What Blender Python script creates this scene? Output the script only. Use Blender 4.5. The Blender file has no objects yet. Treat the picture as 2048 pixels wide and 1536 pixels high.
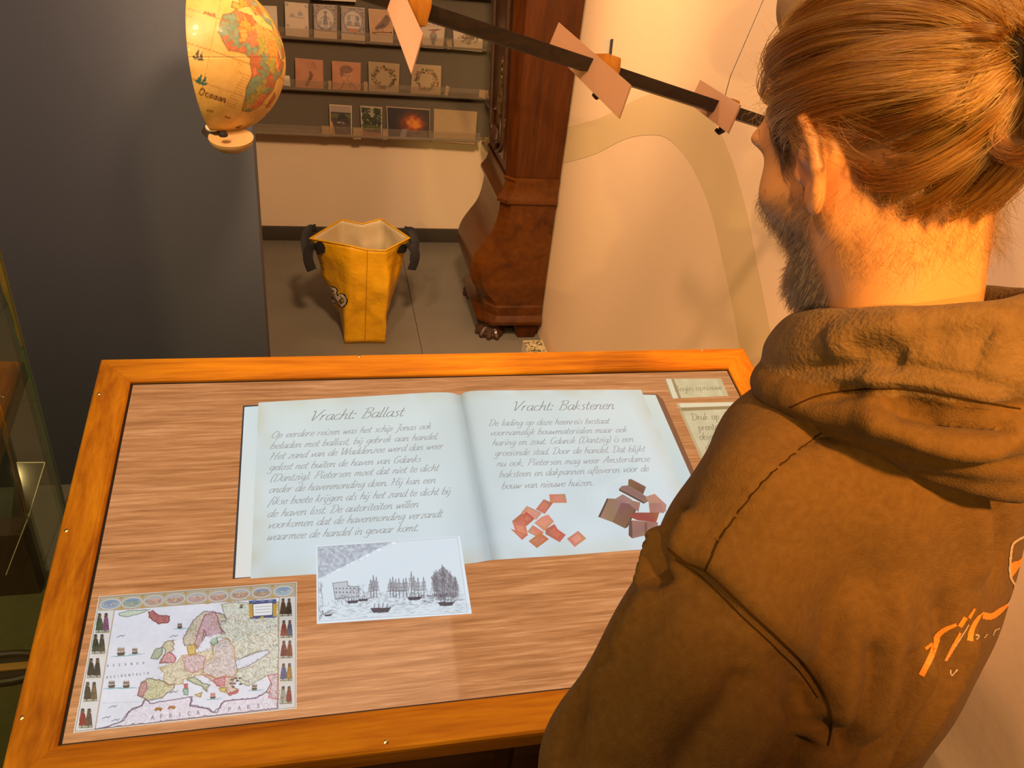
import bpy, bmesh, math, random
import numpy as np
from mathutils import Vector, Matrix
from mathutils.bvhtree import BVHTree

random.seed(7)
rng = np.random.default_rng(7)
scn = bpy.context.scene
COL = scn.collection

# ---------------------------------------------------------------- camera
RW = np.array([[0.97492081, 0.02542265, -0.22109524],
               [-0.19748405, 0.55688003, -0.80677424],
               [0.10261319, 0.83020378, 0.5479345]])     # rows: world axes in camera axes
CAM = np.array([0.0, 0.0, 1.75])
FPX = 1650.0
cd = bpy.data.cameras.new('camera')
cam = bpy.data.objects.new('camera', cd)
COL.objects.link(cam)
cd.sensor_width = 36.0
cd.lens = FPX * 36.0 / 2048.0
cd.clip_start = 0.02
M4 = Matrix([list(RW[i]) + [CAM[i]] for i in range(3)] + [[0, 0, 0, 1]])
cam.matrix_world = M4
scn.camera = cam

# ---------------------------------------------------------------- world, lights, exposure
scn.view_settings.view_transform = 'Standard'
scn.view_settings.look = 'None'
scn.view_settings.exposure = 0.0
scn.view_settings.gamma = 1.0
scn.view_settings.use_curve_mapping = False
w = bpy.data.worlds.new('world')
scn.world = w
w.use_nodes = True
w.node_tree.nodes['Background'].inputs[0].default_value = (1.0, 0.66, 0.42, 1)
w.node_tree.nodes['Background'].inputs[1].default_value = 0.30


def lamp(name, kind, loc, target, power, color, size=0.1, angle=60, blend=0.5, sx=None):
    ld = bpy.data.lights.new(name, kind)
    ld.energy = power
    ld.color = color
    if kind == 'SPOT':
        ld.spot_size = math.radians(angle)
        ld.spot_blend = blend
        ld.shadow_soft_size = size
    elif kind == 'AREA':
        ld.size = size
    else:
        ld.shadow_soft_size = size
    o = bpy.data.objects.new(name, ld)
    COL.objects.link(o)
    o.location = loc
    d = Vector(target) - Vector(loc)
    o.rotation_euler = d.to_track_quat('-Z', 'Y').to_euler()
    return o


# warm room spots, some added as fill, plus added overhead and showcase fills
lamp('warm_spot', 'SPOT', (-0.74, -3.20, 2.90), (0.85, 2.65, 0.85), 420, (1.0, 0.66, 0.20), 0.03, 13, 0.6)
lamp('warm_spot', 'SPOT', (-0.60, 0.43, 2.66), (0.85, 1.9, 0.8), 78, (1.0, 0.58, 0.36), 0.05, 70, 0.7)
lamp('warm_spot', 'SPOT', (0.40, -0.66, 2.62), (0.54, 0.50, 1.40), 360, (1.0, 0.50, 0.13), 0.05, 25, 1.0)
lamp('warm_spot', 'SPOT', (0.25, 1.2, 2.25), (0.25, 3.8, 0.62), 200, (1.0, 0.62, 0.32), 0.10, 75, 0.8)  # added to brighten the back wall and rack, low for short ledge shadows
lamp('warm_spot', 'SPOT', (-0.02, 2.72, 2.90), (1.05, 1.85, 0.95), 180, (1.0, 0.62, 0.31), 0.03, 66, 0.8)
lamp('warm_spot', 'SPOT', (-0.55, 0.60, 2.95), (-0.48, 2.1, 0.35), 165, (1.0, 0.66, 0.42), 0.12, 55, 0.9)  # added fill that lightens the dark partition, no known lamp
lamp('warm_spot', 'SPOT', (0.02, -0.75, 2.92), (0.90, 0.60, 0.78), 190, (1.0, 0.58, 0.24), 0.04, 18, 0.8)  # added to brighten the lower right wall beside the visitor
lamp('overhead_fill', 'AREA', (-0.4, 0.6, 3.2), (-0.4, 0.6, 0), 22, (1.0, 0.66, 0.42), 1.8)  # added soft fill standing in for ambient light, not a known fixture
lamp('showcase_fill', 'SPOT', (-0.85, 0.2, 2.0), (-0.6, 0.9, 0.6), 60, (1.0, 0.62, 0.22), 0.03, 110, 0.6)  # added to brighten the showcase interior, source unseen
# ---------------------------------------------------------------- geometry of the view: a photo pixel gives a direction, a real plane gives the place
def ray(p):
    v = np.array([p[0] - 1024.0, -(p[1] - 768.0), -FPX])
    return RW @ (v / np.linalg.norm(v))


def on_z(p, z):
    r = ray(p); return CAM + r * ((z - CAM[2]) / r[2])


def on_x(p, x):
    r = ray(p); return CAM + r * (x / r[0])


def on_y(p, y):
    r = ray(p); return CAM + r * (y / r[1])


def at(p, dep):
    r = ray(p); return CAM + r * (dep / (-(RW.T @ r)[2]))


# screen plane of the console
SO = np.array([-0.30915, 1.22247, 0.93750])            # far left corner of the display
SX = np.array([1.0, 0.0, 0.0])
SV = np.array([0.0, -0.98028, -0.19761])               # towards the visitor
SN = np.array([0.0, -0.19761, 0.98028])


def on_s(p, lift=0.0):
    r = ray(p); o = SO + SN * lift
    return CAM + r * ((o - CAM).dot(SN) / r.dot(SN))


def SP(u, v, lift=0.0):
    return SO + SX * u + SV * v + SN * lift


def uv_s(p):
    q = on_s(p) - SO
    return q.dot(SX), q.dot(SV)


# ---------------------------------------------------------------- naming and linking
def tag(o, label=None, cat=None, group=None, kind=None):
    if label: o['label'] = label
    if cat: o['category'] = cat
    if group: o['group'] = group
    if kind: o['kind'] = kind
    return o


def empty(name, loc, label=None, cat=None, group=None):
    o = bpy.data.objects.new(name, None)
    o.empty_display_size = 0.05
    COL.objects.link(o)
    o.location = loc
    return tag(o, label, cat, group)


def obj(name, me, mat=None, parent=None, smooth=False):
    if mat is not None:
        for m in (mat if isinstance(mat, (list, tuple)) else [mat]):
            me.materials.append(m)
    if smooth:
        me.polygons.foreach_set('use_smooth', [True] * len(me.polygons))
    o = bpy.data.objects.new(name, me)
    COL.objects.link(o)
    if parent is not None:
        o.parent = parent
        pm = Matrix.Identity(4)
        q = parent
        chain = []
        while q is not None:
            chain.append(Matrix.LocRotScale(q.location, q.rotation_euler, q.scale)); q = q.parent
        for m_ in reversed(chain): pm = pm @ m_
        me.transform(pm.inverted())
    return o


def mesh(V, F):
    me = bpy.data.meshes.new('m')
    me.from_pydata([tuple(map(float, v)) for v in V], [], [tuple(int(i) for i in f) for f in F])
    me.update()
    return me


def mesh_np(V, Q, k=4):
    V = np.asarray(V, dtype=np.float32); Q = np.asarray(Q, dtype=np.int32)
    me = bpy.data.meshes.new('m')
    me.vertices.add(len(V)); me.vertices.foreach_set('co', V.ravel())
    me.loops.add(Q.size); me.loops.foreach_set('vertex_index', Q.ravel())
    me.polygons.add(len(Q))
    me.polygons.foreach_set('loop_start', np.arange(len(Q), dtype=np.int32) * k)
    me.update(calc_edges=True)
    me.validate()
    return me


class MB:
    """collects simple solids into one mesh"""
    def __init__(s): s.V = []; s.F = []

    def add(s, V, F):
        n = len(s.V); s.V += [tuple(map(float, v)) for v in V]; s.F += [tuple(i + n for i in f) for f in F]; return s

    def box(s, a, b):
        x0, y0, z0 = a; x1, y1, z1 = b
        V = [(x, y, z) for z in (z0, z1) for y in (y0, y1) for x in (x0, x1)]
        return s.add(V, [(0, 2, 3, 1), (4, 5, 7, 6), (0, 1, 5, 4), (2, 6, 7, 3), (0, 4, 6, 2), (1, 3, 7, 5)])

    def hexa(s, P):
        """8 points: bottom ring 0-3, top ring 4-7"""
        return s.add(P, [(3, 2, 1, 0), (4, 5, 6, 7), (0, 1, 5, 4), (1, 2, 6, 5), (2, 3, 7, 6), (3, 0, 4, 7)])

    def prism(s, ring, d):
        n = len(ring); d = np.array(d, float)
        V = [np.array(p, float) for p in ring] + [np.array(p, float) + d for p in ring]
        return s.add(V, [tuple(range(n))[::-1], tuple(range(n, 2 * n))] + [(i, (i + 1) % n, n + (i + 1) % n, n + i) for i in range(n)])

    def tube(s, pts, r, n=8, caps=True, flat=1.0, up=None, closed=False):
        P = [Vector(p) for p in pts]; m = len(P)
        R = r if isinstance(r, (list, tuple, np.ndarray)) else [r] * m
        base = len(s.V); ref = Vector(up) if up is not None else None
        for i in range(m):
            if closed: t = P[(i + 1) % m] - P[i - 1]
            else: t = P[min(i + 1, m - 1)] - P[max(i - 1, 0)]
            t.normalize()
            if ref is None:
                ref = Vector((0, 0, 1)) if abs(t.z) < 0.9 else Vector((1, 0, 0))
            a = (ref - t * ref.dot(t)).normalized(); b = t.cross(a)
            if up is None: ref = a
            for k in range(n):
                th = 2 * math.pi * k / n
                q = P[i] + a * (R[i] * math.cos(th)) + b * (R[i] * flat * math.sin(th))
                s.V.append(tuple(q))
        for i in range(m if closed else m - 1):
            j = (i + 1) % m
            for k in range(n):
                s.F.append((base + i * n + k, base + i * n + (k + 1) % n, base + j * n + (k + 1) % n, base + j * n + k))
        if caps and not closed:
            s.F.append(tuple(base + k for k in range(n))[::-1]); s.F.append(tuple(base + (m - 1) * n + k for k in range(n)))
        return s

    def lathe(s, prof, c, ax=(0, 0, 1), n=24):
        """prof: (radius, height)"""
        ax = Vector(ax).normalized(); a = ax.orthogonal().normalized(); b = ax.cross(a); base = len(s.V)
        for r, h in prof:
            for k in range(n):
                th = 2 * math.pi * k / n
                s.V.append(tuple(Vector(c) + ax * h + a * (r * math.cos(th)) + b * (r * math.sin(th))))
        for i in range(len(prof) - 1):
            for k in range(n):
                s.F.append((base + i * n + k, base + i * n + (k + 1) % n, base + (i + 1) * n + (k + 1) % n, base + (i + 1) * n + k))
        s.F.append(tuple(base + k for k in range(n))[::-1]); s.F.append(tuple(base + (len(prof) - 1) * n + k for k in range(n)))
        return s

    def grid(s, P):
        P = np.asarray(P, float); a, b = P.shape[:2]; base = len(s.V)
        s.V += [tuple(q) for q in P.reshape(-1, 3)]
        for i in range(a - 1):
            for j in range(b - 1):
                s.F.append((base + i * b + j, base + i * b + j + 1, base + (i + 1) * b + j + 1, base + (i + 1) * b + j))
        return s

    def build(s, name, mat, parent=None, bevel=0.0, smooth=False, seg=2):
        me = mesh(s.V, s.F)
        bm = bmesh.new(); bm.from_mesh(me)
        bmesh.ops.recalc_face_normals(bm, faces=bm.faces)
        if bevel > 0:
            ed = [e for e in bm.edges if len(e.link_faces) == 2 and e.calc_face_angle(0) > 0.6]
            bmesh.ops.bevel(bm, geom=ed, offset=bevel, segments=seg, affect='EDGES', profile=0.6)
        bm.to_mesh(me); bm.free()
        o = obj(name, me, mat, parent, smooth)
        if smooth or bevel > 0:
            me.polygons.foreach_set('use_smooth', [True] * len(me.polygons))
            try: me.set_sharp_from_angle(angle=math.radians(38))
            except Exception: pass
        return o


# ---------------------------------------------------------------- materials
def lin(c):
    c = np.asarray(c, float) / 255.0
    return np.where(c <= 0.04045, c / 12.92, ((c + 0.055) / 1.055) ** 2.4)


def mat(name, col, rough=0.6, metal=0.0, spec=0.5, noise=None, bump=None, coat=0.0, trans=0.0, ior=1.45, sheen=0.0, sss=0.0, alpha=1.0, stretch=(1, 1, 1), emit=None):
    """noise = (scale, colour2, contrast); bump = (scale, strength)"""
    m = bpy.data.materials.new(name); m.use_nodes = True
    nt = m.node_tree; b = nt.nodes['Principled BSDF']
    b.inputs['Base Color'].default_value = (*col, 1)
    b.inputs['Roughness'].default_value = rough
    b.inputs['Metallic'].default_value = metal
    b.inputs['Specular IOR Level'].default_value = spec
    b.inputs['Coat Weight'].default_value = coat
    b.inputs['Transmission Weight'].default_value = trans
    b.inputs['IOR'].default_value = ior
    b.inputs['Sheen Weight'].default_value = sheen
    b.inputs['Subsurface Weight'].default_value = sss
    b.inputs['Alpha'].default_value = alpha
    tc = nt.nodes.new('ShaderNodeTexCoord'); mp = nt.nodes.new('ShaderNodeMapping')
    mp.inputs['Scale'].default_value = stretch
    nt.links.new(tc.outputs['Object'], mp.inputs[0])
    if noise:
        n = nt.nodes.new('ShaderNodeTexNoise'); n.inputs['Scale'].default_value = noise[0]; n.inputs['Detail'].default_value = 6
        nt.links.new(mp.outputs[0], n.inputs['Vector'])
        r = nt.nodes.new('ShaderNodeValToRGB'); c = noise[2]
        r.color_ramp.elements[0].position = 0.5 - c; r.color_ramp.elements[1].position = 0.5 + c
        r.color_ramp.elements[0].color = (*col, 1); r.color_ramp.elements[1].color = (*noise[1], 1)
        nt.links.new(n.outputs['Fac'], r.inputs[0]); nt.links.new(r.outputs[0], b.inputs['Base Color'])
    if bump:
        n2 = nt.nodes.new('ShaderNodeTexNoise'); n2.inputs['Scale'].default_value = bump[0]; n2.inputs['Detail'].default_value = 4
        nt.links.new(mp.outputs[0], n2.inputs['Vector'])
        bp = nt.nodes.new('ShaderNodeBump'); bp.inputs['Strength'].default_value = bump[1]; bp.inputs['Distance'].default_value = 0.01
        nt.links.new(n2.outputs['Fac'], bp.inputs['Height']); nt.links.new(bp.outputs[0], b.inputs['Normal'])
    if emit:
        b.inputs['Emission Color'].default_value = (*emit[:3], 1); b.inputs['Emission Strength'].default_value = emit[3]
    return m


def wood(name, c1, c2, axis=0, scale=9.0, rough=0.4, coat=0.2, ring=14.0, c3=None):
    """streaky grain running along the given axis"""
    m = bpy.data.materials.new(name); m.use_nodes = True
    nt = m.node_tree; b = nt.nodes['Principled BSDF']; N = nt.nodes.new; L = nt.links.new
    b.inputs['Roughness'].default_value = rough; b.inputs['Coat Weight'].default_value = coat; b.inputs['Coat Roughness'].default_value = 0.3; b.inputs['Specular IOR Level'].default_value = 0.22
    tc = N('ShaderNodeTexCoord'); mp = N('ShaderNodeMapping')
    st = [ring, ring, ring]; st[axis] = 0.9
    mp.inputs['Scale'].default_value = st
    L(tc.outputs['Object'], mp.inputs[0])
    n1 = N('ShaderNodeTexNoise'); n1.inputs['Scale'].default_value = scale * 0.35; n1.inputs['Detail'].default_value = 8; n1.inputs['Roughness'].default_value = 0.62
    n1.inputs['Distortion'].default_value = 0.6
    L(mp.outputs[0], n1.inputs['Vector'])
    wv = N('ShaderNodeTexNoise'); wv.inputs['Scale'].default_value = scale * 2.2; wv.inputs['Detail'].default_value = 3
    L(mp.outputs[0], wv.inputs['Vector'])
    mx = N('ShaderNodeMath'); mx.operation = 'MULTIPLY_ADD'; mx.inputs[1].default_value = 0.35
    L(wv.outputs['Fac'], mx.inputs[0]); L(n1.outputs['Fac'], mx.inputs[2])
    r = N('ShaderNodeValToRGB'); r.color_ramp.elements[0].position = 0.48; r.color_ramp.elements[1].position = 0.86
    r.color_ramp.elements[0].color = (*c1, 1); r.color_ramp.elements[1].color = (*c2, 1)
    if c3 is not None:
        e = r.color_ramp.elements.new(0.66); e.color = (*c3, 1)
    L(mx.outputs[0], r.inputs[0]); L(r.outputs[0], b.inputs['Base Color'])
    bp = N('ShaderNodeBump'); bp.inputs['Strength'].default_value = 0.12; bp.inputs['Distance'].default_value = 0.002
    L(mx.outputs[0], bp.inputs['Height']); L(bp.outputs[0], b.inputs['Normal'])
    return m


def glass(name, tint=(0.9, 1.0, 0.93), rough=0.0, thin=True):
    """thin clear sheet: mostly see-through with a mirror sheen"""
    m = bpy.data.materials.new(name); m.use_nodes = True
    nt = m.node_tree; nt.nodes.clear(); N = nt.nodes.new; L = nt.links.new
    o = N('ShaderNodeOutputMaterial'); t = N('ShaderNodeBsdfTransparent'); t.inputs[0].default_value = (*tint, 1)
    g = N('ShaderNodeBsdfGlossy'); g.inputs['Roughness'].default_value = rough
    fr = N('ShaderNodeFresnel'); ge_ = N('ShaderNodeNewGeometry'); mr = N('ShaderNodeMapRange'); mr.inputs['To Min'].default_value = 1.5; mr.inputs['To Max'].default_value = 1 / 1.5
    L(ge_.outputs['Backfacing'], mr.inputs['Value']); L(mr.outputs[0], fr.inputs[0])
    mx = N('ShaderNodeMixShader'); L(fr.outputs[0], mx.inputs[0]); L(t.outputs[0], mx.inputs[1]); L(g.outputs[0], mx.inputs[2]); L(mx.outputs[0], o.inputs[0])
    return m


def print_mat(name, emissive=False, strength=1.0, rough=0.5, coat=0.0):
    """colours come from the printed pattern stored on the mesh"""
    m = bpy.data.materials.new(name); m.use_nodes = True
    nt = m.node_tree; b = nt.nodes['Principled BSDF']
    a = nt.nodes.new('ShaderNodeAttribute'); a.attribute_name = 'Col'
    if emissive:
        b.inputs['Base Color'].default_value = (0.012, 0.012, 0.012, 1)
        nt.links.new(a.outputs['Color'], b.inputs['Emission Color']); b.inputs['Emission Strength'].default_value = strength
        b.inputs['Roughness'].default_value = 0.045
    else:
        nt.links.new(a.outputs['Color'], b.inputs['Base Color']); b.inputs['Roughness'].default_value = rough
    b.inputs['Coat Weight'].default_value = coat
    return m


# ---------------------------------------------------------------- a small painter whose picture is carried by the vertices of a sheet
def vnoise(h, w_, cell, seed=0):
    g = np.random.default_rng(seed).random((int(h / cell) + 3, int(w_ / cell) + 3))
    y = np.arange(h) / cell; x = np.arange(w_) / cell
    yi = y.astype(int); xi = x.astype(int); fy = (y - yi); fx = (x - xi)
    fy = fy * fy * (3 - 2 * fy); fx = fx * fx * (3 - 2 * fx)
    a = g[yi][:, xi]; b = g[yi][:, xi + 1]; c = g[yi + 1][:, xi]; d = g[yi + 1][:, xi + 1]
    return (a * (1 - fx) + b * fx) * (1 - fy)[:, None] + (c * (1 - fx) + d * fx) * fy[:, None]


class Pic:
    def __init__(s, w_, h, bg, W=None, H=None):
        s.w = w_; s.h = h; s.W = W or w_; s.H = H or h     # W,H: the drawing's own units
        s.a = np.ones((h, w_, 3)) * np.array(bg, float)
        s.X, s.Y = np.meshgrid((np.arange(w_) + 0.5) * s.W / w_, (np.arange(h) + 0.5) * s.H / h)

    def put(s, m, c, al=1.0):
        m = (m * al)[..., None]; s.a = s.a * (1 - m) + np.array(c, float) * m

    def mask(s, pts):
        p = np.array(pts, float); m = np.zeros(s.X.shape, bool)
        x0, y0 = p.min(0); x1, y1 = p.max(0)
        j0 = max(int(y0 / s.H * s.h) - 1, 0); j1 = min(int(y1 / s.H * s.h) + 2, s.h); i0 = max(int(x0 / s.W * s.w) - 1, 0); i1 = min(int(x1 / s.W * s.w) + 2, s.w)
        if j1 <= j0 or i1 <= i0: return m
        X = s.X[j0:j1, i0:i1]; Y = s.Y[j0:j1, i0:i1]; mm = np.zeros(X.shape, bool)
        q = np.roll(p, -1, 0)
        for (xa, ya), (xb, yb) in zip(p, q):
            if ya == yb: continue
            mm ^= ((ya > Y) != (yb > Y)) & (X < (xb - xa) * (Y - ya) / (yb - ya) + xa)
        m[j0:j1, i0:i1] = mm
        return m

    def poly(s, pts, c, al=1.0): s.put(s.mask(pts).astype(float), c, al); return s

    def line(s, pts, wd, c, al=1.0, closed=False):
        p = list(pts) + ([pts[0]] if closed else []); px = s.W / s.w
        for (xa, ya), (xb, yb) in zip(p[:-1], p[1:]):
            r = wd / 2 + px
            j0 = max(int((min(ya, yb) - r) / s.H * s.h), 0); j1 = min(int((max(ya, yb) + r) / s.H * s.h) + 2, s.h)
            i0 = max(int((min(xa, xb) - r) / s.W * s.w), 0); i1 = min(int((max(xa, xb) + r) / s.W * s.w) + 2, s.w)
            if j1 <= j0 or i1 <= i0: continue
            X = s.X[j0:j1, i0:i1] - xa; Y = s.Y[j0:j1, i0:i1] - ya; dx = xb - xa; dy = yb - ya
            t = np.clip((X * dx + Y * dy) / (dx * dx + dy * dy + 1e-9), 0, 1)
            d = np.hypot(X - t * dx, Y - t * dy)
            m = (np.clip((wd / 2 - d) / px + 0.5, 0, 1) * al)[..., None]
            s.a[j0:j1, i0:i1] = s.a[j0:j1, i0:i1] * (1 - m) + np.array(c, float) * m
        return s

    def ell(s, cx, cy, rx, ry, c, al=1.0, ring=0.0, rot=0.0):
        R_ = max(rx, ry) + 2 * s.W / s.w
        j0 = max(int((cy - R_) / s.H * s.h), 0); j1 = min(int((cy + R_) / s.H * s.h) + 2, s.h); i0 = max(int((cx - R_) / s.W * s.w), 0); i1 = min(int((cx + R_) / s.W * s.w) + 2, s.w)
        if j1 <= j0 or i1 <= i0: return s
        X = s.X[j0:j1, i0:i1] - cx; Y = s.Y[j0:j1, i0:i1] - cy; cr, sr = math.cos(rot), math.sin(rot)
        X, Y = X * cr + Y * sr, -X * sr + Y * cr
        d = np.hypot(X / rx, Y / ry)
        e = s.W / s.w / min(rx, ry)
        m = np.clip((1 - d) / e + 0.5, 0, 1)
        if ring > 0: m = m * np.clip((d - (1 - ring)) / e + 0.5, 0, 1)
        m = (m * al)[..., None]; s.a[j0:j1, i0:i1] = s.a[j0:j1, i0:i1] * (1 - m) + np.array(c, float) * m; return s

    def noise(s, cell, amp, seed=0):
        s.a += ((vnoise(s.h, s.w, cell, seed) - 0.5) * 2 * amp)[..., None]; return s

    def rect(s, x0, y0, x1, y1, c, al=1.0): return s.poly([(x0, y0), (x1, y0), (x1, y1), (x0, y1)], c, al)

    def sheet(s, name, place, material, parent, thick=None):
        """place(u,v arrays in 0..1) -> points; every cell of the picture is a vertex of the sheet"""
        u, v = np.meshgrid(np.linspace(0, 1, s.w), np.linspace(0, 1, s.h))
        P = place(u, v).reshape(-1, 3)
        i = np.arange(s.w * s.h).reshape(s.h, s.w)
        Q = np.stack([i[:-1, :-1], i[1:, :-1], i[1:, 1:], i[:-1, 1:]], -1).reshape(-1, 4)
        me = mesh_np(P, Q)
        ca = me.color_attributes.new('Col', 'FLOAT_COLOR', 'POINT')
        c = np.ones((len(P), 4), dtype=np.float32); c[:, :3] = lin(np.clip(s.a, 0, 255)).reshape(-1, 3)
        ca.data.foreach_set('color', c.ravel())
        return obj(name, me, material, parent)


def bilinear(A, B, C_, D):
    """corner points: top left, top right, bottom right, bottom left (v runs down)"""
    A, B, C_, D = [np.array(q, float) for q in (A, B, C_, D)]

    def f(u, v):
        u = u[..., None]; v = v[..., None]
        return (A * (1 - u) + B * u) * (1 - v) + (D * (1 - u) + C_ * u) * v
    return f


def homog(src):
    """map of the unit square onto four plane points given as 2D (photo quad straightened)"""
    A = []
    for (u, v), (x, y) in zip([(0, 0), (1, 0), (1, 1), (0, 1)], src):
        A.append([u, v, 1, 0, 0, 0, -x * u, -x * v, x]); A.append([0, 0, 0, u, v, 1, -y * u, -y * v, y])
    A = np.array(A); h = np.append(np.linalg.solve(A[:, :8], A[:, 8]), 1).reshape(3, 3)
    return h


def catmull(pts, k=6, closed=False):
    P = [np.array(p, float) for p in pts]; n = len(P)
    if n < 3 and not closed:
        return [P[0] + (P[1] - P[0]) * i / k for i in range(k + 1)] if n == 2 else P
    out = []
    for i in range(n if closed else n - 1):
        a = P[(i - 1) % n] if closed or i > 0 else 2 * P[0] - P[1]
        b = P[i]; c = P[(i + 1) % n]; d = P[(i + 2) % n] if closed or i + 2 < n else 2 * P[-1] - P[-2]
        for j in range(k):
            t = j / k
            out.append(0.5 * ((2 * b) + (c - a) * t + (2 * a - 5 * b + 4 * c - d) * t * t + (3 * b - a - 3 * c + d) * t ** 3))
    if not closed: out.append(P[-1])
    return out
# ---------------------------------------------------------------- the room
WX = 0.895          # right wall
BY = 3.90           # back wall
PY = 2.10           # dark partition
M_wall = mat('cream_plaster', (0.80, 0.56, 0.35), 0.85, noise=(3.0, (0.83, 0.59, 0.38), 0.3), bump=(60, 0.05))
M_wall2 = mat('cream_plaster_back', (0.76, 0.58, 0.40), 0.85, noise=(4.0, (0.80, 0.61, 0.43), 0.3), bump=(60, 0.05))
M_dark = mat('slate_paint', (0.070, 0.076, 0.098), 0.8, noise=(250, (0.086, 0.092, 0.118), 0.3), bump=(300, 0.06))
M_floor = mat('floor_lino', (0.17, 0.150, 0.118), 0.40, noise=(6, (0.20, 0.178, 0.142), 0.25), bump=(120, 0.04))
M_base = mat('dark_baseboard', (0.045, 0.036, 0.026), 0.55)
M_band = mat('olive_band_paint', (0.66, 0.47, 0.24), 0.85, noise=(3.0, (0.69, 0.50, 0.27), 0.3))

fl = tag(MB().box((-4.5, -3.5, -0.06), (WX + 0.1, BY + 0.1, -0.0045)).build('floor', M_base), kind='structure')
xs = [-4.5, -3.1, -1.9, -0.75, 0.385, WX]
ys = [-3.5, -1.2, 1.1, 2.55, BY]
for i in range(5):
    for j in range(4):
        MB().box((xs[i] + 0.0012, ys[j] + 0.0012, -0.006), (xs[i + 1] - 0.0012, ys[j + 1] - 0.0012, 0.0)).build('floor_sheet', M_floor, fl)
tag(MB().box((-4.5, BY, 0.0), (WX + 0.12, BY + 0.1, 3.0)).build('wall_back', M_wall2), kind='structure')
wr = tag(MB().box((WX, -3.5, 0.0), (WX + 0.12, BY, 3.0)).build('wall_right', M_wall), kind='structure')
tag(MB().box((-4.5, BY - 0.018, 0.0), (WX, BY, 0.070)).build('baseboard_back', M_base, bevel=0.003), kind='structure')
tag(MB().box((-4.5, PY, 0.0), (-0.157, PY + 0.09, 3.0)).build('wall_partition', M_dark, bevel=0.003), kind='structure')

# wide olive line painted on the right wall in one sweeping arch
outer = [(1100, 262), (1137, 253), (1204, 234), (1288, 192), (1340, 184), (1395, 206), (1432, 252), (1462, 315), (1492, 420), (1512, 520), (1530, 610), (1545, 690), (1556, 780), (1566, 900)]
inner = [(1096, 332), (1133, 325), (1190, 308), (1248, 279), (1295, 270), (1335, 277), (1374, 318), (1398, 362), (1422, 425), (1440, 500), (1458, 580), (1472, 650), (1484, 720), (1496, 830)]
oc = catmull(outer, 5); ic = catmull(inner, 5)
P = []
for a, b in zip(oc, ic):
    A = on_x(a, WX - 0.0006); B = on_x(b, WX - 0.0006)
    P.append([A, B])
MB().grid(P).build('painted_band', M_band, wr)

# ---------------------------------------------------------------- card rack on the back wall with a wing on the right wall
M_felt = mat('rack_grey', (0.125, 0.098, 0.070), 0.9, noise=(80, (0.14, 0.11, 0.08), 0.3))
M_ledge = mat('rack_ledge', (0.16, 0.12, 0.08), 0.6)
M_acr = glass('acrylic_sheet', (0.93, 0.91, 0.86), 0.05)
M_lip = glass('acrylic_lip', (0.97, 0.96, 0.94), 0.15)
nl = M_lip.node_tree; df = nl.nodes.new('ShaderNodeBsdfDiffuse'); df.inputs[0].default_value = (.60, .48, .36, 1); ml_ = nl.nodes.new('ShaderNodeMixShader'); ml_.inputs[0].default_value = .09
lk = nl.nodes['Material Output'].inputs[0].links[0].from_socket; nl.links.new(lk, ml_.inputs[1]); nl.links.new(df.outputs[0], ml_.inputs[2]); nl.links.new(ml_.outputs[0], nl.nodes['Material Output'].inputs[0])
M_kraft = mat('kraft_card', (0.36, 0.24, 0.125), 0.8, noise=(90, (0.40, 0.27, 0.15), 0.3))
M_card = mat('card_stock', (0.62, 0.52, 0.42), 0.7)
M_print = print_mat('printed_card', rough=0.45, coat=0.25)
RY = 3.84; LY = 3.776
rack = empty('card_rack', (0.2, RY, 0.55), 'grey postcard rack with clear ledges on the back wall beside the longcase clock', 'rack')
MB().box((-0.75, RY, 0.565), (0.82, BY - 0.001, 1.62)).build('back_panel', M_felt, rack)
ledge_z = [0.560, 0.757, 0.965, 1.175]
for z in ledge_z:
    MB().box((-0.75, LY, z), (0.735, RY, z + 0.005)).build('ledge', M_ledge if z > 0.6 else mat('ledge_low', (0.30, 0.24, 0.17), 0.5), rack)
    MB().box((-0.75, LY - 0.004, z - 0.004), (0.735, LY - 0.001, z + 0.042)).build('ledge_lip', M_lip, rack)
wing = empty('card_rack', (0.80, 3.6, 0.55), 'side wing of the postcard rack, full of leaning cards behind the clock', 'rack')
MB().box((0.822, 3.37, 0.565), (WX - 0.001, RY - 0.001, 1.62)).build('back_panel', M_felt, wing)
for z in ledge_z:
    MB().box((0.742, 3.38, z), (0.822, RY - 0.08, z + 0.008)).build('ledge', M_ledge, wing)
    MB().box((0.738, 3.38, z - 0.004), (0.741, RY - 0.08, z + 0.042)).build('ledge_lip', M_lip, wing)


def card(px, pic, label, group, name='postcard', y=3.786, kraft=False, thick=0.0014, plastic=False, lean=0.02, border=None):
    """px: photo quad tl, tr, br, bl -> upright card on its ledge, leaning back a little"""
    TL, TR, BR, BL = [on_y(p, y) for p in px]
    TL = TL + np.array([0, lean, 0]); TR = TR + np.array([0, lean, 0])
    e = empty(name, tuple((BL + BR) / 2), label, 'card' if name != 'envelope' else 'envelope', group)
    back = np.array([0, thick, 0])
    MB().hexa([BL, BR, BR + back, BL + back, TL, TR, TR + back, TL + back]).build('card_sheet', M_kraft if kraft else M_card, e)
    if pic is not None:
        f = bilinear(TL - [0, .0004, 0], TR - [0, .0004, 0], BR - [0, .0004, 0], BL - [0, .0004, 0])
        pic.sheet('printed_face', f, M_print, e)
    if plastic:
        MB().hexa([BL - [0.002, 0.004, 0], BR + [0.002, -0.004, 0], BR + [0.002, -0.003, 0], BL - [0.002, 0.003, 0],
                   TL + [-0.002, -0.004, 0.003], TR + [0.002, -0.004, 0.003], TR + [0.002, -0.003, 0.003], TL + [-0.002, -0.003, 0.003]]).build('clear_sleeve', M_acr, e)
    return e


CARD = (186, 160, 134)


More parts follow.
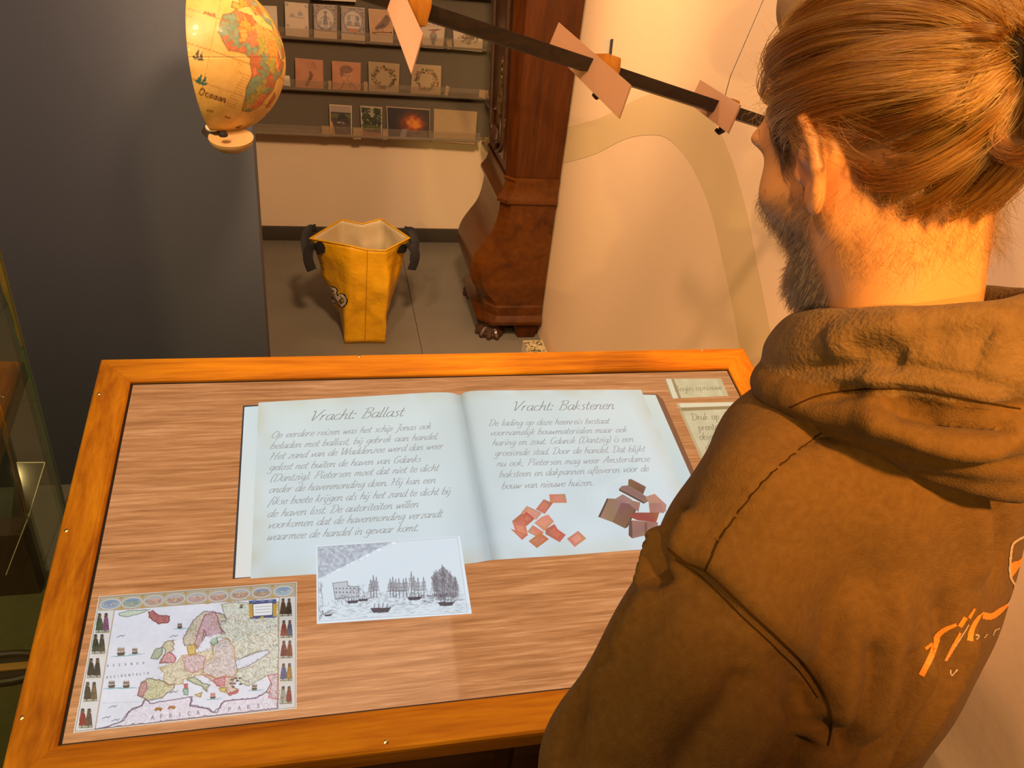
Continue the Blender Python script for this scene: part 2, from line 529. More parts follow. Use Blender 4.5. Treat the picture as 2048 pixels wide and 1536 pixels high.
def pic_tile_blue(kind, seed):
    p = Pic(66, 84, (196, 172, 150), 100, 128)
    ink = (70, 62, 70)
    if kind == 'sheep':
        p.noise(20, 4, seed)
        for cx, cy in ((10, 10), (90, 12), (12, 88), (90, 90)):
            p.ell(cx, cy, 6, 5, (140, 135, 130), 0.8); p.line([(cx - 6, cy - 5), (cx + 6, cy + 5)], 1.5, (110, 110, 115))
        p.ell(65, 42, 11, 8, (130, 132, 136), .8); p.ell(32, 48, 10, 6, (140, 140, 140), .7)
        p.line([(18, 54), (82, 56)], 2.5, (120, 126, 132)); p.line([(62, 36), (66, 26)], 2, (110, 115, 122)); p.line([(28, 54), (28, 42)], 2, (115, 120, 125))
        return p
    p.rect(3, 5, 97, 95, (150, 130, 122)); 
    r = np.random.default_rng(seed)
    for k in range(70):
        x, y = r.uniform(4, 96), r.uniform(6, 94); a = r.uniform(0, 6.28)
        p.line([(x, y), (x + 7 * math.cos(a), y + 7 * math.sin(a))], 2.6, ink, .85)
    p.line([(3, 5), (97, 5), (97, 95), (3, 95)], 2, ink, closed=True)
    p.ell(50, 50, 40, 39, (184, 166, 152)); p.ell(50, 50, 40, 39, ink, .9, ring=.06); p.ell(50, 50, 36, 35, (120, 112, 118), .6, ring=.05)
    if kind == 'lady':
        p.ell(50, 30, 6, 6, (110, 100, 105)); p.line([(42, 25), (58, 25)], 2, ink); p.poly([(46, 36), (54, 36), (62, 72), (38, 72)], (128, 118, 124))
        for k in range(5): p.line([(48 + k, 38), (40 + k * 5, 72)], 1.1, ink, .7)
        p.line([(46, 42), (30, 52)], 3, (115, 106, 112)); p.line([(54, 42), (68, 52)], 3, (115, 106, 112)); p.line([(46, 72), (45, 82)], 2, ink); p.line([(54, 72), (55, 82)], 2, ink)
        p.ell(28, 66, 6, 9, (135, 125, 130), .8); p.ell(72, 66, 6, 9, (135, 125, 130), .8)
    else:
        p.ell(32, 40, 7, 10, (135, 128, 135)); p.ell(68, 40, 8, 10, (120, 115, 122)); p.rect(24, 52, 42, 64, (130, 122, 130)); p.rect(58, 52, 78, 66, (125, 118, 126))
        p.line([(22, 66), (80, 66)], 2, ink); p.poly([(30, 76), (70, 76), (64, 90), (36, 90)], (168, 104, 62)); p.line([(34, 30), (66, 32)], 1.5, ink, .7)
        for k in range(14):
            x = r.uniform(20, 78); y = r.uniform(28, 70); p.line([(x, y), (x + r.uniform(-4, 4), y + 5)], 1.3, ink, .6)
    p.rect(0, 97, 100, 128, (190, 164, 138)); return p


def pic_bird():
    p = Pic(66, 90, (176, 130, 88), 100, 136); p.noise(14, 7, 4)
    b = (78, 46, 28)
    p.poly([(22, 74), (34, 60), (48, 46), (60, 30), (70, 22), (80, 24), (84, 34), (92, 38), (84, 44), (80, 56), (68, 68), (50, 74), (30, 82)], (112, 74, 48))
    p.poly([(22, 74), (40, 62), (60, 54), (70, 60), (50, 70)], b); p.ell(73, 28, 9, 8, (96, 58, 36)); p.line([(84, 30), (92, 34)], 3, b)
    for k in range(12): p.line([(34 + k * 3, 74 - k * 3), (44 + k * 3, 70 - k * 3)], 1.6, b, .7)
    p.line([(12, 92), (40, 88), (92, 86)], 4, b); p.line([(56, 70), (56, 88)], 2, b); p.ell(92, 86, 4, 4, b); p.line([(12, 92), (30, 98)], 2, b)
    p.rect(0, 100, 100, 136, (188, 160, 132)); p.line([(2, 2), (98, 2), (98, 134), (2, 134)], 3, (190, 160, 130), closed=True); return p


def pic_bird_hat():
    p = Pic(60, 84, CARD, 100, 136); k = (66, 62, 56)
    p.ell(52, 74, 15, 22, (96, 90, 80)); p.ell(52, 66, 12, 10, (128, 118, 102)); p.rect(44, 92, 60, 118, (88, 84, 74))
    p.poly([(24, 44), (50, 38), (88, 34), (60, 46)], (92, 50, 34)); p.poly([(44, 44), (64, 42), (60, 56), (46, 56)], (160, 96, 64)); p.line([(38, 92), (68, 94)], 3, k)
    p.line([(20, 12), (40, 20)], 3, (120, 100, 80)); p.line([(50, 8), (56, 22)], 3, (110, 96, 80)); p.line([(70, 14), (68, 26)], 2, (110, 96, 80)); return p


def pic_wreath(seed, half=False, red=(140, 62, 48)):
    p = Pic(72, 76, (188, 166, 140), 100, 106); r = np.random.default_rng(seed)
    n = 120 if not half else 110
    for k in range(n):
        a = r.uniform(0, 6.28); R = r.normal(33, 4.2) if not half else r.uniform(2, 34)
        x = 50 + R * math.cos(a); y = 52 + R * math.sin(a) * (1 if not half else .8)
        c = [(74, 72, 46), (96, 88, 56), red, (60, 58, 40), (112, 92, 60)][r.integers(0, 5)]
        p.ell(x, y, r.uniform(1.8, 5), r.uniform(1.3, 2.8), c, .85, rot=r.uniform(0, 3.1))
    p.line([(1, 1), (99, 1), (99, 105), (1, 105)], 2.5, (196, 176, 150), closed=True); return p


def pic_sketch(kind):
    p = Pic(70, 76, (170, 108, 68), 100, 108); p.noise(18, 7, 9); k = (84, 44, 24)
    if kind == 'arm':
        p.poly([(34, 98), (44, 76), (50, 58), (48, 46), (54, 42), (62, 52), (60, 68), (50, 84), (44, 100)], (104, 58, 34), .9)
        p.line([(40, 100), (50, 78), (60, 68)], 2, k); p.line([(62, 8), (70, 20), (76, 34)], 2.4, (132, 80, 50)); p.ell(66, 20, 8, 10, (148, 92, 58), .7)
        for i in range(14): p.line([(44 + i, 82 - i * 2), (54 + i, 78 - i * 2)], 1, k, .6)
    else:
        p.ell(52, 50, 17, 22, (178, 122, 82)); p.ell(48, 28, 22, 15, (116, 70, 44), .85); p.ell(34, 42, 7, 14, (112, 66, 42), .8)
        for i in range(22): p.line([(30 + i * 1.8, 34 - 14 * math.sin(i / 7)), (36 + i * 1.8, 28 - 10 * math.sin(i / 7))], 1.5, (92, 52, 32), .7)
        p.ell(46, 50, 3, 1.6, k); p.ell(60, 51, 3, 1.6, k); p.line([(54, 52), (56, 60), (53, 61)], 1.4, k); p.line([(50, 67), (58, 67)], 1.8, k)
        p.line([(42, 70), (36, 92), (24, 104)], 2, k); p.line([(60, 72), (74, 84), (84, 98)], 2, k); p.line([(58, 76), (66, 82), (60, 90)], 2.5, (130, 80, 50))
    return p


def pic_photo(kind):
    if kind == 'machine':
        p = Pic(56, 78, (190, 165, 130), 100, 140); p.rect(5, 5, 95, 135, (150, 132, 122)); p.rect(5, 38, 95, 60, (84, 86, 40)); p.rect(5, 32, 95, 40, (52, 50, 40))
        p.rect(5, 58, 95, 135, (70, 54, 46)); p.poly([(40, 44), (60, 36), (86, 60), (80, 80), (30, 84)], (40, 38, 40)); p.rect(34, 74, 66, 80, (150, 140, 130)); r = np.random.default_rng(3)
        for k in range(120):
            x = r.uniform(8, 92); y = r.uniform(60, 132); p.ell(x, y, r.uniform(2, 6), r.uniform(1, 3), [(44, 34, 30), (92, 70, 58), (62, 50, 50), (110, 84, 66)][r.integers(0, 4)], .8)
        p.poly([(5, 70), (14, 80), (26, 135), (5, 135)], (196, 146, 96), .8)
    elif kind == 'trees':
        p = Pic(56, 78, (180, 155, 125), 100, 140); p.rect(6, 6, 94, 134, (150, 140, 112)); r = np.random.default_rng(5)
        for k in range(260):
            x = r.uniform(8, 92); y = r.uniform(10, 86)
            if 42 < x < 62 and y < 50: continue
            p.ell(x, y, r.uniform(3, 7), r.uniform(3, 6), [(34, 44, 20), (54, 66, 26), (44, 52, 28), (26, 30, 18)][r.integers(0, 4)], .8)
        p.rect(6, 82, 94, 104, (88, 92, 36)); p.rect(6, 102, 94, 134, (140, 92, 66)); p.poly([(10, 104), (90, 100), (94, 114), (20, 112)], (52, 40, 34), .8)
        for x in (20, 70, 84): p.line([(x, 50), (x, 104)], 3.5, (30, 24, 18))
        p.line([(12, 90), (60, 90)], 1.5, (40, 30, 24))
    else:
        p = Pic(110, 82, (160, 130, 104), 140, 100); p.rect(4, 4, 137, 97, (34, 28, 34))
        X = p.X; Y = p.Y
        g = np.exp(-(((X - 84) / 36) ** 2 + ((Y - 48) / 30) ** 2)) * (0.6 + 0.8 * vnoise(p.h, p.w, 9, 3))
        msk = ((X > 5) & (X < 136) & (Y > 5) & (Y < 96))
        p.put(np.clip(g * 1.3, 0, 1) * msk, (150, 62, 20)); p.put(np.clip((g - .55) * 2, 0, 1) * msk, (206, 124, 40))
        r = np.random.default_rng(8)
        for k in range(14):
            a = r.uniform(-2.8, -.2); p.line([(84, 58), (84 + 40 * math.cos(a), 58 + 34 * math.sin(a))], 1.6, (196, 110, 40), .5)
        p.poly([(50, 66), (66, 66), (58, 96), (38, 96)], (126, 116, 132)); p.rect(80, 72, 128, 94, (92, 74, 70), .7); p.ell(100, 76, 12, 5, (60, 40, 34))
    return p


TOP = 'cards on the upper ledge of the rack'; MID = 'cards on the middle ledge of the rack'; LOW = 'cards on the bottom ledge of the rack'


def q(x0, y0, x1, y1, sk=0.052, w_=0.0):
    """upright card outline in the photo, slanting with the ledges"""
    return [(x0, y0), (x1, y0 + sk * (x1 - x0)), (x1 - w_, y1 + sk * (x1 - x0)), (x0 - w_, y1)]


card([(497, 12), (553, 14), (557, 84), (500, 76)], None, 'plain cream card with small grey corners, beside the hanging globe', TOP)
card([(569, 5), (616, 9), (618, 75), (571, 71)], pic_tile_blue('sheep', 1), 'pale tile postcard with tiny grey sheep and corner flowers', TOP)
card([(627, 10), (674, 13), (674, 82), (628, 77)], pic_tile_blue('lady', 2), 'tile postcard with a standing lady inside a dark scalloped ring', TOP)
card([(682, 14), (730, 18), (730, 88), (683, 83)], pic_tile_blue('plate', 3), 'tile postcard with a round plate scene and an orange patch', TOP)
card([(737, 19), (787, 23), (786, 91), (741, 87)], pic_bird(), 'brown postcard of a finch-like bird perched on a branch', TOP)
card([(842, 44), (892, 48), (886, 98), (845, 95)], pic_bird_hat(), 'cream card of a bird wearing a flat red-brown hat', TOP)
card([(907, 52), (968, 57), (964, 104), (908, 99)], pic_wreath(5, True), 'cream card with a bunch of leaves and red berries, under the staff', TOP)
card([(590, 118), (646, 123), (647, 180), (591, 174)], pic_sketch('arm'), 'tan postcard with a faint chalk study of an arm', MID)
card([(664, 124), (722, 128), (721, 185), (665, 180)], pic_sketch('head'), 'tan postcard of a curly-haired head drawn in brown chalk', MID)
card([(737, 125), (800, 130), (797, 188), (738, 183)], pic_wreath(11), 'white wreath card in a shiny clear sleeve', MID, plastic=True)
card([(826, 130), (884, 134), (881, 193), (821, 188)], pic_wreath(12), 'white wreath card, right of the sleeved wreath card', MID, plastic=True)
card([(566, 153), (579, 154), (581, 173), (567, 171)], None, 'small blank price card beside the globe', MID)
card([(659, 211), (704, 214), (704, 275), (660, 272)], pic_photo('machine'), 'photo postcard of dark machinery on a muddy field', LOW)
card([(721, 214), (765, 217), (764, 278), (723, 275)], pic_photo('trees'), 'photo postcard of green park trees over a brown path', LOW)
card([(773, 215), (861, 221), (860, 283), (775, 278)], pic_photo('fire'), 'wide dark postcard with a glowing orange blaze', LOW)
card([(869, 220), (956, 226), (950, 289), (867, 283)], None, 'plain kraft paper card at the right end of the bottom ledge', LOW, kraft=True)
card([(620, -14), (712, -8), (712, 4), (622, -1)], None, 'plain cream card cut off by the top edge of the photo', 'cards on the topmost ledge')

# kraft stops between the cards
M_block = mat('pale_wood_stop', (0.42, 0.28, 0.15), 0.7, noise=(60, (0.46, 0.31, 0.17), .3))
stops = [((656, 162), (663, 181), 0, 'narrow wooden stop left of the chalk head card'), ((727, 164), (735, 185), 0, 'narrow wooden stop right of the chalk head card'),
         ((890, 172), (896, 194), 8, 'leaning wooden stop right of the wreath cards'), ((894, 80), (903, 98), -12, 'tilted wooden stop between the bird and berry cards'),
         ((958, 180), (975, 198), 0, 'wooden stop at the right end of the middle ledge'), ((643, 253), (659, 273), 0, 'kraft stop left of the machinery postcard'),
         ((706, 256), (722, 278), 0, 'kraft stop between the two upright photo postcards'), ((765, 259), (774, 279), 0, 'kraft stop left of the blaze postcard')]
for a, b, rot, lab in stops:
    A = on_y(a, 3.79); B = on_y(b, 3.79)
    m = MB(); c = (A + B) / 2; hw = (B[0] - A[0]) / 2; hh = (A[2] - B[2]) / 2; th = math.radians(rot)
    R = lambda x, z: np.array([c[0] + x * math.cos(th) + z * math.sin(th), 0, c[2] - x * math.sin(th) + z * math.cos(th)])
    ring = [R(-hw, -hh), R(hw, -hh), R(hw, hh), R(-hw, hh)]
    m.hexa([ring[0] + [0, 3.782, 0], ring[1] + [0, 3.782, 0], ring[1] + [0, 3.806, 0], ring[0] + [0, 3.806, 0], ring[3] + [0, 3.782, 0], ring[2] + [0, 3.782, 0], ring[2] + [0, 3.806, 0], ring[3] + [0, 3.806, 0]])
    tag(m.build('card_stop', M_block, bevel=0.001), lab, 'stop', 'wooden stops on the rack')

# cards leaning on the wing, seen almost edge-on
M_red = mat('orange_card', (0.42, 0.22, 0.08), 0.7)
wc = [(3.58, 3.72, 1, (0.60, 0.50, 0.42), 'pale card with a red flower on the middle ledge of the wing', 1), (3.41, 3.55, 1, (0.46, 0.22, 0.14), 'brick red card on the middle ledge of the wing', 0),
      (3.58, 3.74, 0, (0.42, 0.22, 0.08), 'orange kraft card standing on the bottom ledge of the wing', 0), (3.40, 3.55, 0, (0.62, 0.50, 0.42), 'pale lettered card on the bottom ledge of the wing', 1),
      (3.58, 3.73, 2, (0.50, 0.34, 0.22), 'tan card on the upper ledge of the wing', 1), (3.41, 3.55, 2, (0.55, 0.45, 0.36), 'cream card on the upper ledge of the wing, nearer the clock', 0)]
for y0, y1, lv, c, lab, pr in wc:
    z = ledge_z[lv] + 0.009
    h = 0.135
    B0 = np.array([0.756, y0, z]); B1 = np.array([0.756, y1, z]); T0 = np.array([0.812, y0, z + h]); T1 = np.array([0.812, y1, z + h]); d = np.array([0.0014, 0, 0.0006])
    e = empty('postcard', tuple((B0 + B1) / 2), lab, 'card', 'cards leaning on the side wing')
    MB().hexa([B0, B1, B1 + d, B0 + d, T0, T1, T1 + d, T0 + d]).build('card_sheet', mat('card_colour', c, .7), e)
    if pr:
        p = Pic(30, 30, tuple(np.clip(255 * np.array(c) ** (1 / 2.2), 0, 255)), 60, 60); r = np.random.default_rng(lv + 20)
        for k in range(16): p.ell(r.normal(30, 9), r.normal(30, 10), 4, 2.5, [(150, 60, 44), (120, 90, 60), (90, 60, 44)][k % 3], .8, rot=k)
        o_ = np.array([-0.0008, 0, 0])
        p.sheet('printed_face', bilinear(T1 + o_, T0 + o_, B0 + o_, B1 + o_), M_print, e)
# ---------------------------------------------------------------- longcase clock against the right wall (faces left)
M_mah = wood('walnut_case', (0.032, 0.0070, 0.0002), (0.075, 0.018, 0.001), axis=2, scale=7, rough=0.45, coat=0.1, ring=10)
M_mahx = wood('walnut_figured', (0.045, 0.011, 0.001), (0.11, 0.032, 0.003), axis=1, scale=3.5, rough=0.30, coat=0.3, ring=7)
M_mahd = mat('dark_walnut_carving', (0.035, 0.014, 0.006), 0.5, noise=(40, (0.065, 0.027, 0.012), .3), coat=0.08)
M_gilt = mat('gilt_mount', (0.55, 0.36, 0.14), 0.3, metal=0.9, noise=(90, (0.25, 0.14, 0.05), .25))
CY0 = 2.92; CY1 = 3.34; CB = 0.888
clk = empty('longcase_clock', (0.78, 3.12, 0.0), 'tall dark walnut longcase clock with a bulging base on claw feet in the corner', 'clock')
CH = 0.035


def case_section(xf, z, y0=CY0, y1=CY1, ch=CH, xb=CB):
    """plan outline: back, near side, chamfer, front, chamfer, far side"""
    return [(xb, y0, z), (xf + ch * 1.0, y0, z), (xf, y0 + ch, z), (xf, y1 - ch, z), (xf + ch, y1, z), (xb, y1, z)]


def case_loft(name, rows, material, smooth=True, bevel=0.0):
    """rows: (x of the front, z, extra width, chamfer)"""
    m = MB(); n = 6
    rings = [case_section(x, z, CY0 - e, CY1 + e, c) for x, z, e, c in rows]
    V = [p for r in rings for p in r]; F = [tuple(range(n))[::-1], tuple((len(rings) - 1) * n + i for i in range(n))]
    for i in range(len(rings) - 1):
        for k in range(n): F.append((i * n + k, i * n + (k + 1) % n, (i + 1) * n + (k + 1) % n, (i + 1) * n + k))
    m.add(V, F)
    o = m.build(name, material, clk, bevel=bevel)
    me = o.data
    me.polygons.foreach_set('use_smooth', [smooth] * len(me.polygons))
    try: me.set_sharp_from_angle(angle=math.radians(28))
    except Exception: pass
    return o


case_loft('trunk', [(0.685, 0.690, 0, CH), (0.668, 1.0, 0, CH), (0.652, 1.31, 0, CH), (0.636, 1.62, 0, CH), (0.62, 2.0, 0, CH)], M_mah)
case_loft('hood', [(0.60, 2.0, 0.03, 0.04), (0.585, 2.05, 0.045, 0.04), (0.60, 2.08, 0.03, 0.04), (0.60, 2.48, 0.03, 0.04), (0.575, 2.53, 0.05, 0.04), (0.62, 2.60, 0.02, 0.04)], M_mah)
# moulding between trunk and base
case_loft('waist_molding', [(0.688, 0.693, -.001, CH), (0.678, 0.700, 0.006, CH), (0.676, 0.690, 0.006, CH), (0.684, 0.680, 0.003, CH), (0.682, 0.660, 0.003, CH), (0.676, 0.640, 0.004, CH), (0.664, 0.622, 0.008, CH), (0.658, 0.612, 0.012, CH), (0.658, 0.600, 0.012, CH), (0.668, 0.594, 0.004, CH)][::-1], M_mahx)
# bombe base
prof = [(0.674, 0.598), (0.673, 0.56), (0.664, 0.50), (0.648, 0.455), (0.618, 0.41), (0.592, 0.365), (0.580, 0.32), (0.584, 0.27), (0.604, 0.225), (0.632, 0.19), (0.650, 0.168), (0.655, 0.155)]
pc = catmull(prof, 4)
case_loft('bombe_base', [(p[0], p[1], 0.0, 0.038) for p in pc][::-1], M_mahx)
case_loft('plinth', [(0.655, 0.156, 0.0, .04), (0.650, 0.15, 0.004, .04), (0.650, 0.112, 0.006, .05), (0.630, 0.100, 0.016, .06), (0.618, 0.090, 0.022, .06), (0.618, 0.078, 0.022, .06), (0.63, 0.072, 0.016, .06)][::-1], M_mahx)
MB().hexa([(0.80, CY0 + .005, 0.0), (0.872, CY0 + .005, 0.0), (0.872, CY0 + .05, 0.0), (0.80, CY0 + .05, 0.0), (0.77, CY0 + .005, 0.073), (0.885, CY0 + .005, 0.073), (0.885, CY0 + .05, 0.073), (0.77, CY0 + .05, 0.073)]).build('bracket_foot', M_mah, clk, bevel=.004)


def paw(cx, cy):
    m = MB()
    m.lathe([(0.010, 0.072), (0.040, 0.070), (0.044, 0.058), (0.036, 0.046), (0.046, 0.034), (0.056, 0.020), (0.054, 0.006), (0.046, 0.0)][::-1], (cx, cy, 0), n=20)
    for k in range(5):
        a = math.radians(150 + k * 34)
        x = cx + 0.046 * math.cos(a); y = cy + 0.046 * math.sin(a)
        m.tube([(cx + .02 * math.cos(a), cy + .02 * math.sin(a), .048), (x, y, 0.03), (cx + .058 * math.cos(a), cy + .058 * math.sin(a), 0.012), (cx + .060 * math.cos(a), cy + .060 * math.sin(a), 0.002)], [0.009, 0.014, 0.012, 0.006], 8)
    m.build('claw_foot', M_mahd, clk, smooth=True)


paw(0.690, 2.965); paw(0.690, 3.31)
# door on the front face with its moulding and mounts
xf = lambda z: 0.685 - (z - 0.69) * 0.0532
dr = MB().hexa([(xf(.72) - .004, 3.00, .735), (xf(.72) + .01, 3.00, .735), (xf(.72) + .01, 3.26, .735), (xf(.72) - .004, 3.26, .735),
                (xf(1.9) - .004, 3.00, 1.9), (xf(1.9) + .01, 3.00, 1.9), (xf(1.9) + .01, 3.26, 1.9), (xf(1.9) - .004, 3.26, 1.9)]).build('door', M_mahx, clk, bevel=.002)
ring = []
for k in range(13):
    a = math.pi + math.pi * k / 12
    ring.append((3.13 + 0.125 * math.cos(a), 0.83 + 0.09 * math.sin(a)))
ring = [(3.005, 1.88)] + ring + [(3.255, 1.88)]
MB().tube([(xf(z) - .006, y, z) for y, z in ring], 0.009, 8, up=(1, 0, 0)).build('door_molding', M_mahd, dr, smooth=True)
# carved scroll at the foot of the door
m = MB()
for s in (-1, 1):
    pts = [(xf(.8) - .010, 3.13 + s * (0.01 + 0.075 * math.sin(t * 2.6)) , 0.745 + 0.13 * t + 0.012 * math.sin(t * 9)) for t in np.linspace(0, 1, 14)]
    m.tube(pts, [0.011 - 0.006 * t for t in np.linspace(0, 1, 14)], 8)
for k in range(5): m.tube([(xf(.8) - .012, 3.13 + (k - 2) * .012, .75), (xf(.8) - .016, 3.13 + (k - 2) * .02, .79), (xf(.8) - .010, 3.13 + (k - 2) * .016, .825)], [.004, .009, .003], 6)
m.build('carved_scroll', M_mahd, dr, smooth=True)
# gilt lock plate on the near stile
m = MB()
for s in (-1, 1):
    pts = [(xf(.99) - .012, 3.045 + s * (0.010 + 0.012 * abs(math.sin(t * 6.3))), 0.90 + 0.20 * t) for t in np.linspace(0, 1, 22)]
    m.tube(pts, [0.0035 + 0.003 * abs(math.sin(t * 9)) for t in np.linspace(0, 1, 22)], 7)
for k in range(7):
    z = 0.915 + k * 0.028
    m.lathe([(.001, .006), (.007, .004), (.009, 0), (.007, -.004), (.001, -.006)], (xf(z) - .012, 3.045 + .005 * math.sin(k * 2), z), (1, 0, 0), 10)
m.build('lock_plate', M_gilt, dr, smooth=True)
MB().lathe([(0.004, 0), (0.006, .01), (.004, .02), (.006, .03), (.001, .034)], (xf(.87) - .004, 3.0, .86), (0, 0, 1), 10).build('hinge', M_gilt, dr, smooth=True)

# ---------------------------------------------------------------- yellow shopping bag
M_bag = mat('yellow_woven_plastic', (0.74, 0.38, 0.006), 0.42, noise=(10, (0.68, 0.34, 0.004), .3), bump=(16, 1.0), coat=0.12)
M_bagin = mat('bag_lining', (0.62, 0.50, 0.30), 0.5, bump=(14, 0.5))
M_strap = mat('black_webbing', (0.012, 0.011, 0.013), 0.7)
M_white = mat('white_print', (0.66, 0.60, 0.52), 0.5)
M_black = mat('black_print', (0.015, 0.012, 0.01), 0.5)
bag = empty('shopping_bag', (0.16, 3.02, 0.0), 'open yellow plastic shopping bag with black handles standing on the floor', 'bag')
bot = [(0.080, 2.895), (0.161, 2.897), (0.243, 2.893), (0.243, 3.03), (0.243, 3.17), (0.161, 3.17), (0.080, 3.17), (0.080, 3.03)]
rim = [on_y((702, 492), 2.895), on_y((735, 500), 2.90), on_y((771, 501), 2.895), on_y((819, 476), 2.99), on_y((762, 438), 3.19), on_y((724, 448), 3.165), on_y((683, 439), 3.19), on_y((620, 477), 2.99)]
rim = [np.array(p) for p in rim]
bot = [np.array([p[0], p[1], 0.002]) for p in bot]


def ringpts(P, k=6): # straight panels with soft corners
    out = []
    n = len(P)
    for i in range(n):
        a, b = P[i], P[(i + 1) % n]
        for j in range(k): out.append(a + (b - a) * j / k)
    return out


rb, rt = ringpts(bot), ringpts(rim)
rowsn = 22; nn = len(rb); gr = np.random.default_rng(4)
wr_ = vnoise(rowsn + 1, nn + 1, 3.2, 5) - .5
V = []
cen = np.array([0.16, 3.03, 0])
for i in range(rowsn + 1):
    t = i / rowsn
    for k in range(nn):
        a = rb[k] * (1 - t) + rt[k] * t
        d = a - cen; d[2] = 0; d /= np.linalg.norm(d) + 1e-6
        amp = 0.016 * math.sin(math.pi * t)
        crease = 0.004 * math.cos(k * 2 * math.pi / 12 + 1.0) * math.sin(math.pi * t)
        V.append(a + d * (amp * wr_[i, k % nn] * 1.8 + crease))
F = []
for i in range(rowsn):
    for k in range(nn): F.append((i * nn + k, i * nn + (k + 1) % nn, (i + 1) * nn + (k + 1) % nn, (i + 1) * nn + k))
nV = len(V)
me = mesh(V + [cen + [0, 0, .002]], F + [(nV, (k + 1) % nn, k) for k in range(nn)])
shell = obj('shell', me, [M_bag, M_bagin], bag, smooth=True)
sm = shell.modifiers.new('thickness', 'SOLIDIFY'); sm.thickness = 0.0016; sm.offset = -1; sm.material_offset = 1; sm.material_offset_rim = 0
MB().tube([p + np.array([0, 0, 0.0]) for p in rt], 0.0035, 8, closed=True).build('rim_binding', M_bag, bag, smooth=True)
for kk, (a0, b0, s) in enumerate([((634, 488), (652, 492), -1), ((809, 487), (826, 490), 1)]):
    p0 = on_y(a0 if s < 0 else (812, 488), 2.955); 
    x = p0[0]; z = p0[2]
    pts = [(x - s * .018, 2.962, z - .040), (x - s * .006, 2.945, z - .002), (x + s * .012, 2.935, z + .006), (x + s * .030, 2.93, z - .012), (x + s * .034, 2.925, z - .05), (x + s * .022, 2.925, z - .095)]
    MB().tube(catmull(pts, 5), 0.019, 8, flat=0.16, up=(1, 0.3, 0)).build('handle', M_strap, bag, smooth=True)
    pts = [(x + s * .002, 3.06, z + .02), (x + s * .030, 3.05, z + .014), (x + s * .044, 3.03, z - .02), (x + s * .036, 2.99, z - .09)]
    MB().tube(catmull(pts, 5), 0.017, 8, flat=0.16, up=(1, 0.3, 0)).build('handle', M_strap, bag, smooth=True)
# seam lines down the gusset
MB().tube([rb[6] * (1 - t) + rt[6] * t + np.array([0, -0.0085 * math.sin(math.pi * t) - .002, 0]) for t in np.linspace(0, 1, 12)], 0.0012, 6).build('center_seam', mat('bag_seam', (.45, .19, .01), .5), bag)
# ---------------------------------------------------------------- console with the touch display
M_oak = {}
for ax in (0, 1):
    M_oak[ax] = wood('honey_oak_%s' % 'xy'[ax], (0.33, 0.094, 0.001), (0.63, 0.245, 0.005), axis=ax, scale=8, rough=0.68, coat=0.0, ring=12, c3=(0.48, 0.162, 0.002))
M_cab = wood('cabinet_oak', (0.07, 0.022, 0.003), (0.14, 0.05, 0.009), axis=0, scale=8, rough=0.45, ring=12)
M_gap = mat('black_gasket', (0.010, 0.006, 0.004), 0.5)
M_brass = mat('brass_screw', (0.80, 0.58, 0.28), 0.25, metal=1.0)
SW_, SH_ = 1.0695, 0.5885
FW = 0.0570
con = empty('display_console', (0.22, 0.95, 0.0), 'honey oak console with a sloping touch display in its mitred frame', 'console')
FL = 0.007         # frame stands above the display


def rail(corners_in, corners_out, name, ax, label=None):
    """corner pairs (u,v) of one mitred rail, with eased inner and outer edges"""
    (a_in, b_in), (a_out, b_out) = corners_in, corners_out
    ai, bi, ao, bo = [np.array(x, float) for x in (a_in, b_in, a_out, b_out)]
    prof = [(0.0, -0.012), (0.0, FL - 0.003), (0.05, FL), (0.12, FL), (0.15, FL + 0.001), (0.93, FL + 0.001), (0.985, FL - 0.002), (1.0, FL - 0.007), (1.0, -0.030), (0.0, -0.030)]
    V = []
    for e_in, e_out in ((ai, ao), (bi, bo)):
        for t, l in prof:
            p = e_in * (1 - t) + e_out * t; V.append(SP(p[0], p[1], l))
    n = len(prof)
    F = [tuple(range(n)), tuple(range(n, 2 * n))[::-1]] + [(i, (i + 1) % n, n + (i + 1) % n, n + i) for i in range(n)]
    m = MB().add(V, F)
    return m.build(name, M_oak[ax], con)


g = 0.0035
I = [(-g, -g), (SW_ + g, -g), (SW_ + g, SH_ + g), (-g, SH_ + g)]
O = [(-FW, -FW), (SW_ + FW, -FW), (SW_ + FW, SH_ + FW), (-FW, SH_ + FW)]
rails = []
for i, ax in enumerate((0, 1, 0, 1)):
    j = (i + 1) % 4
    rails.append(rail((I[i], I[j]), (O[i], O[j]), 'frame_rail', ax))
for q_, k in [((719, 713), 0), ((1406, 701), 0), ((198, 788), 3), ((133, 1061), 3), ((44, 1436), 3), ((772, 1484), 2)]:
    c = on_s(q_, FL + 0.001)
    MB().lathe([(0.0032, -0.001), (0.0030, 0.0006), (0.0016, 0.0014)], c, SN, 14).build('screw', M_brass, rails[k], smooth=True)
# cabinet under the frame
m = MB()
y0, y1 = 0.655, 1.255
zt = lambda y: 0.9375 - (1.22247 - y) * 0.2016 - 0.030
xa, xb = -0.325, 0.785
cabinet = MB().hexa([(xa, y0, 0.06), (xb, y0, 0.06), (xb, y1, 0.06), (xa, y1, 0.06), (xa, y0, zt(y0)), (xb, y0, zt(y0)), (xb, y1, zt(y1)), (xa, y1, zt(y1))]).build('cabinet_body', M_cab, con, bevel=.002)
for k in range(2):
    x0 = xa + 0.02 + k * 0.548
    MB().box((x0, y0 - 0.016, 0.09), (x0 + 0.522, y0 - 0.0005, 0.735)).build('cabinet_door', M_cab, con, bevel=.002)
MB().box((xa + .03, y0 + .03, 0.0), (xb - .03, y1 - .03, 0.06)).build('plinth', M_gap, con)

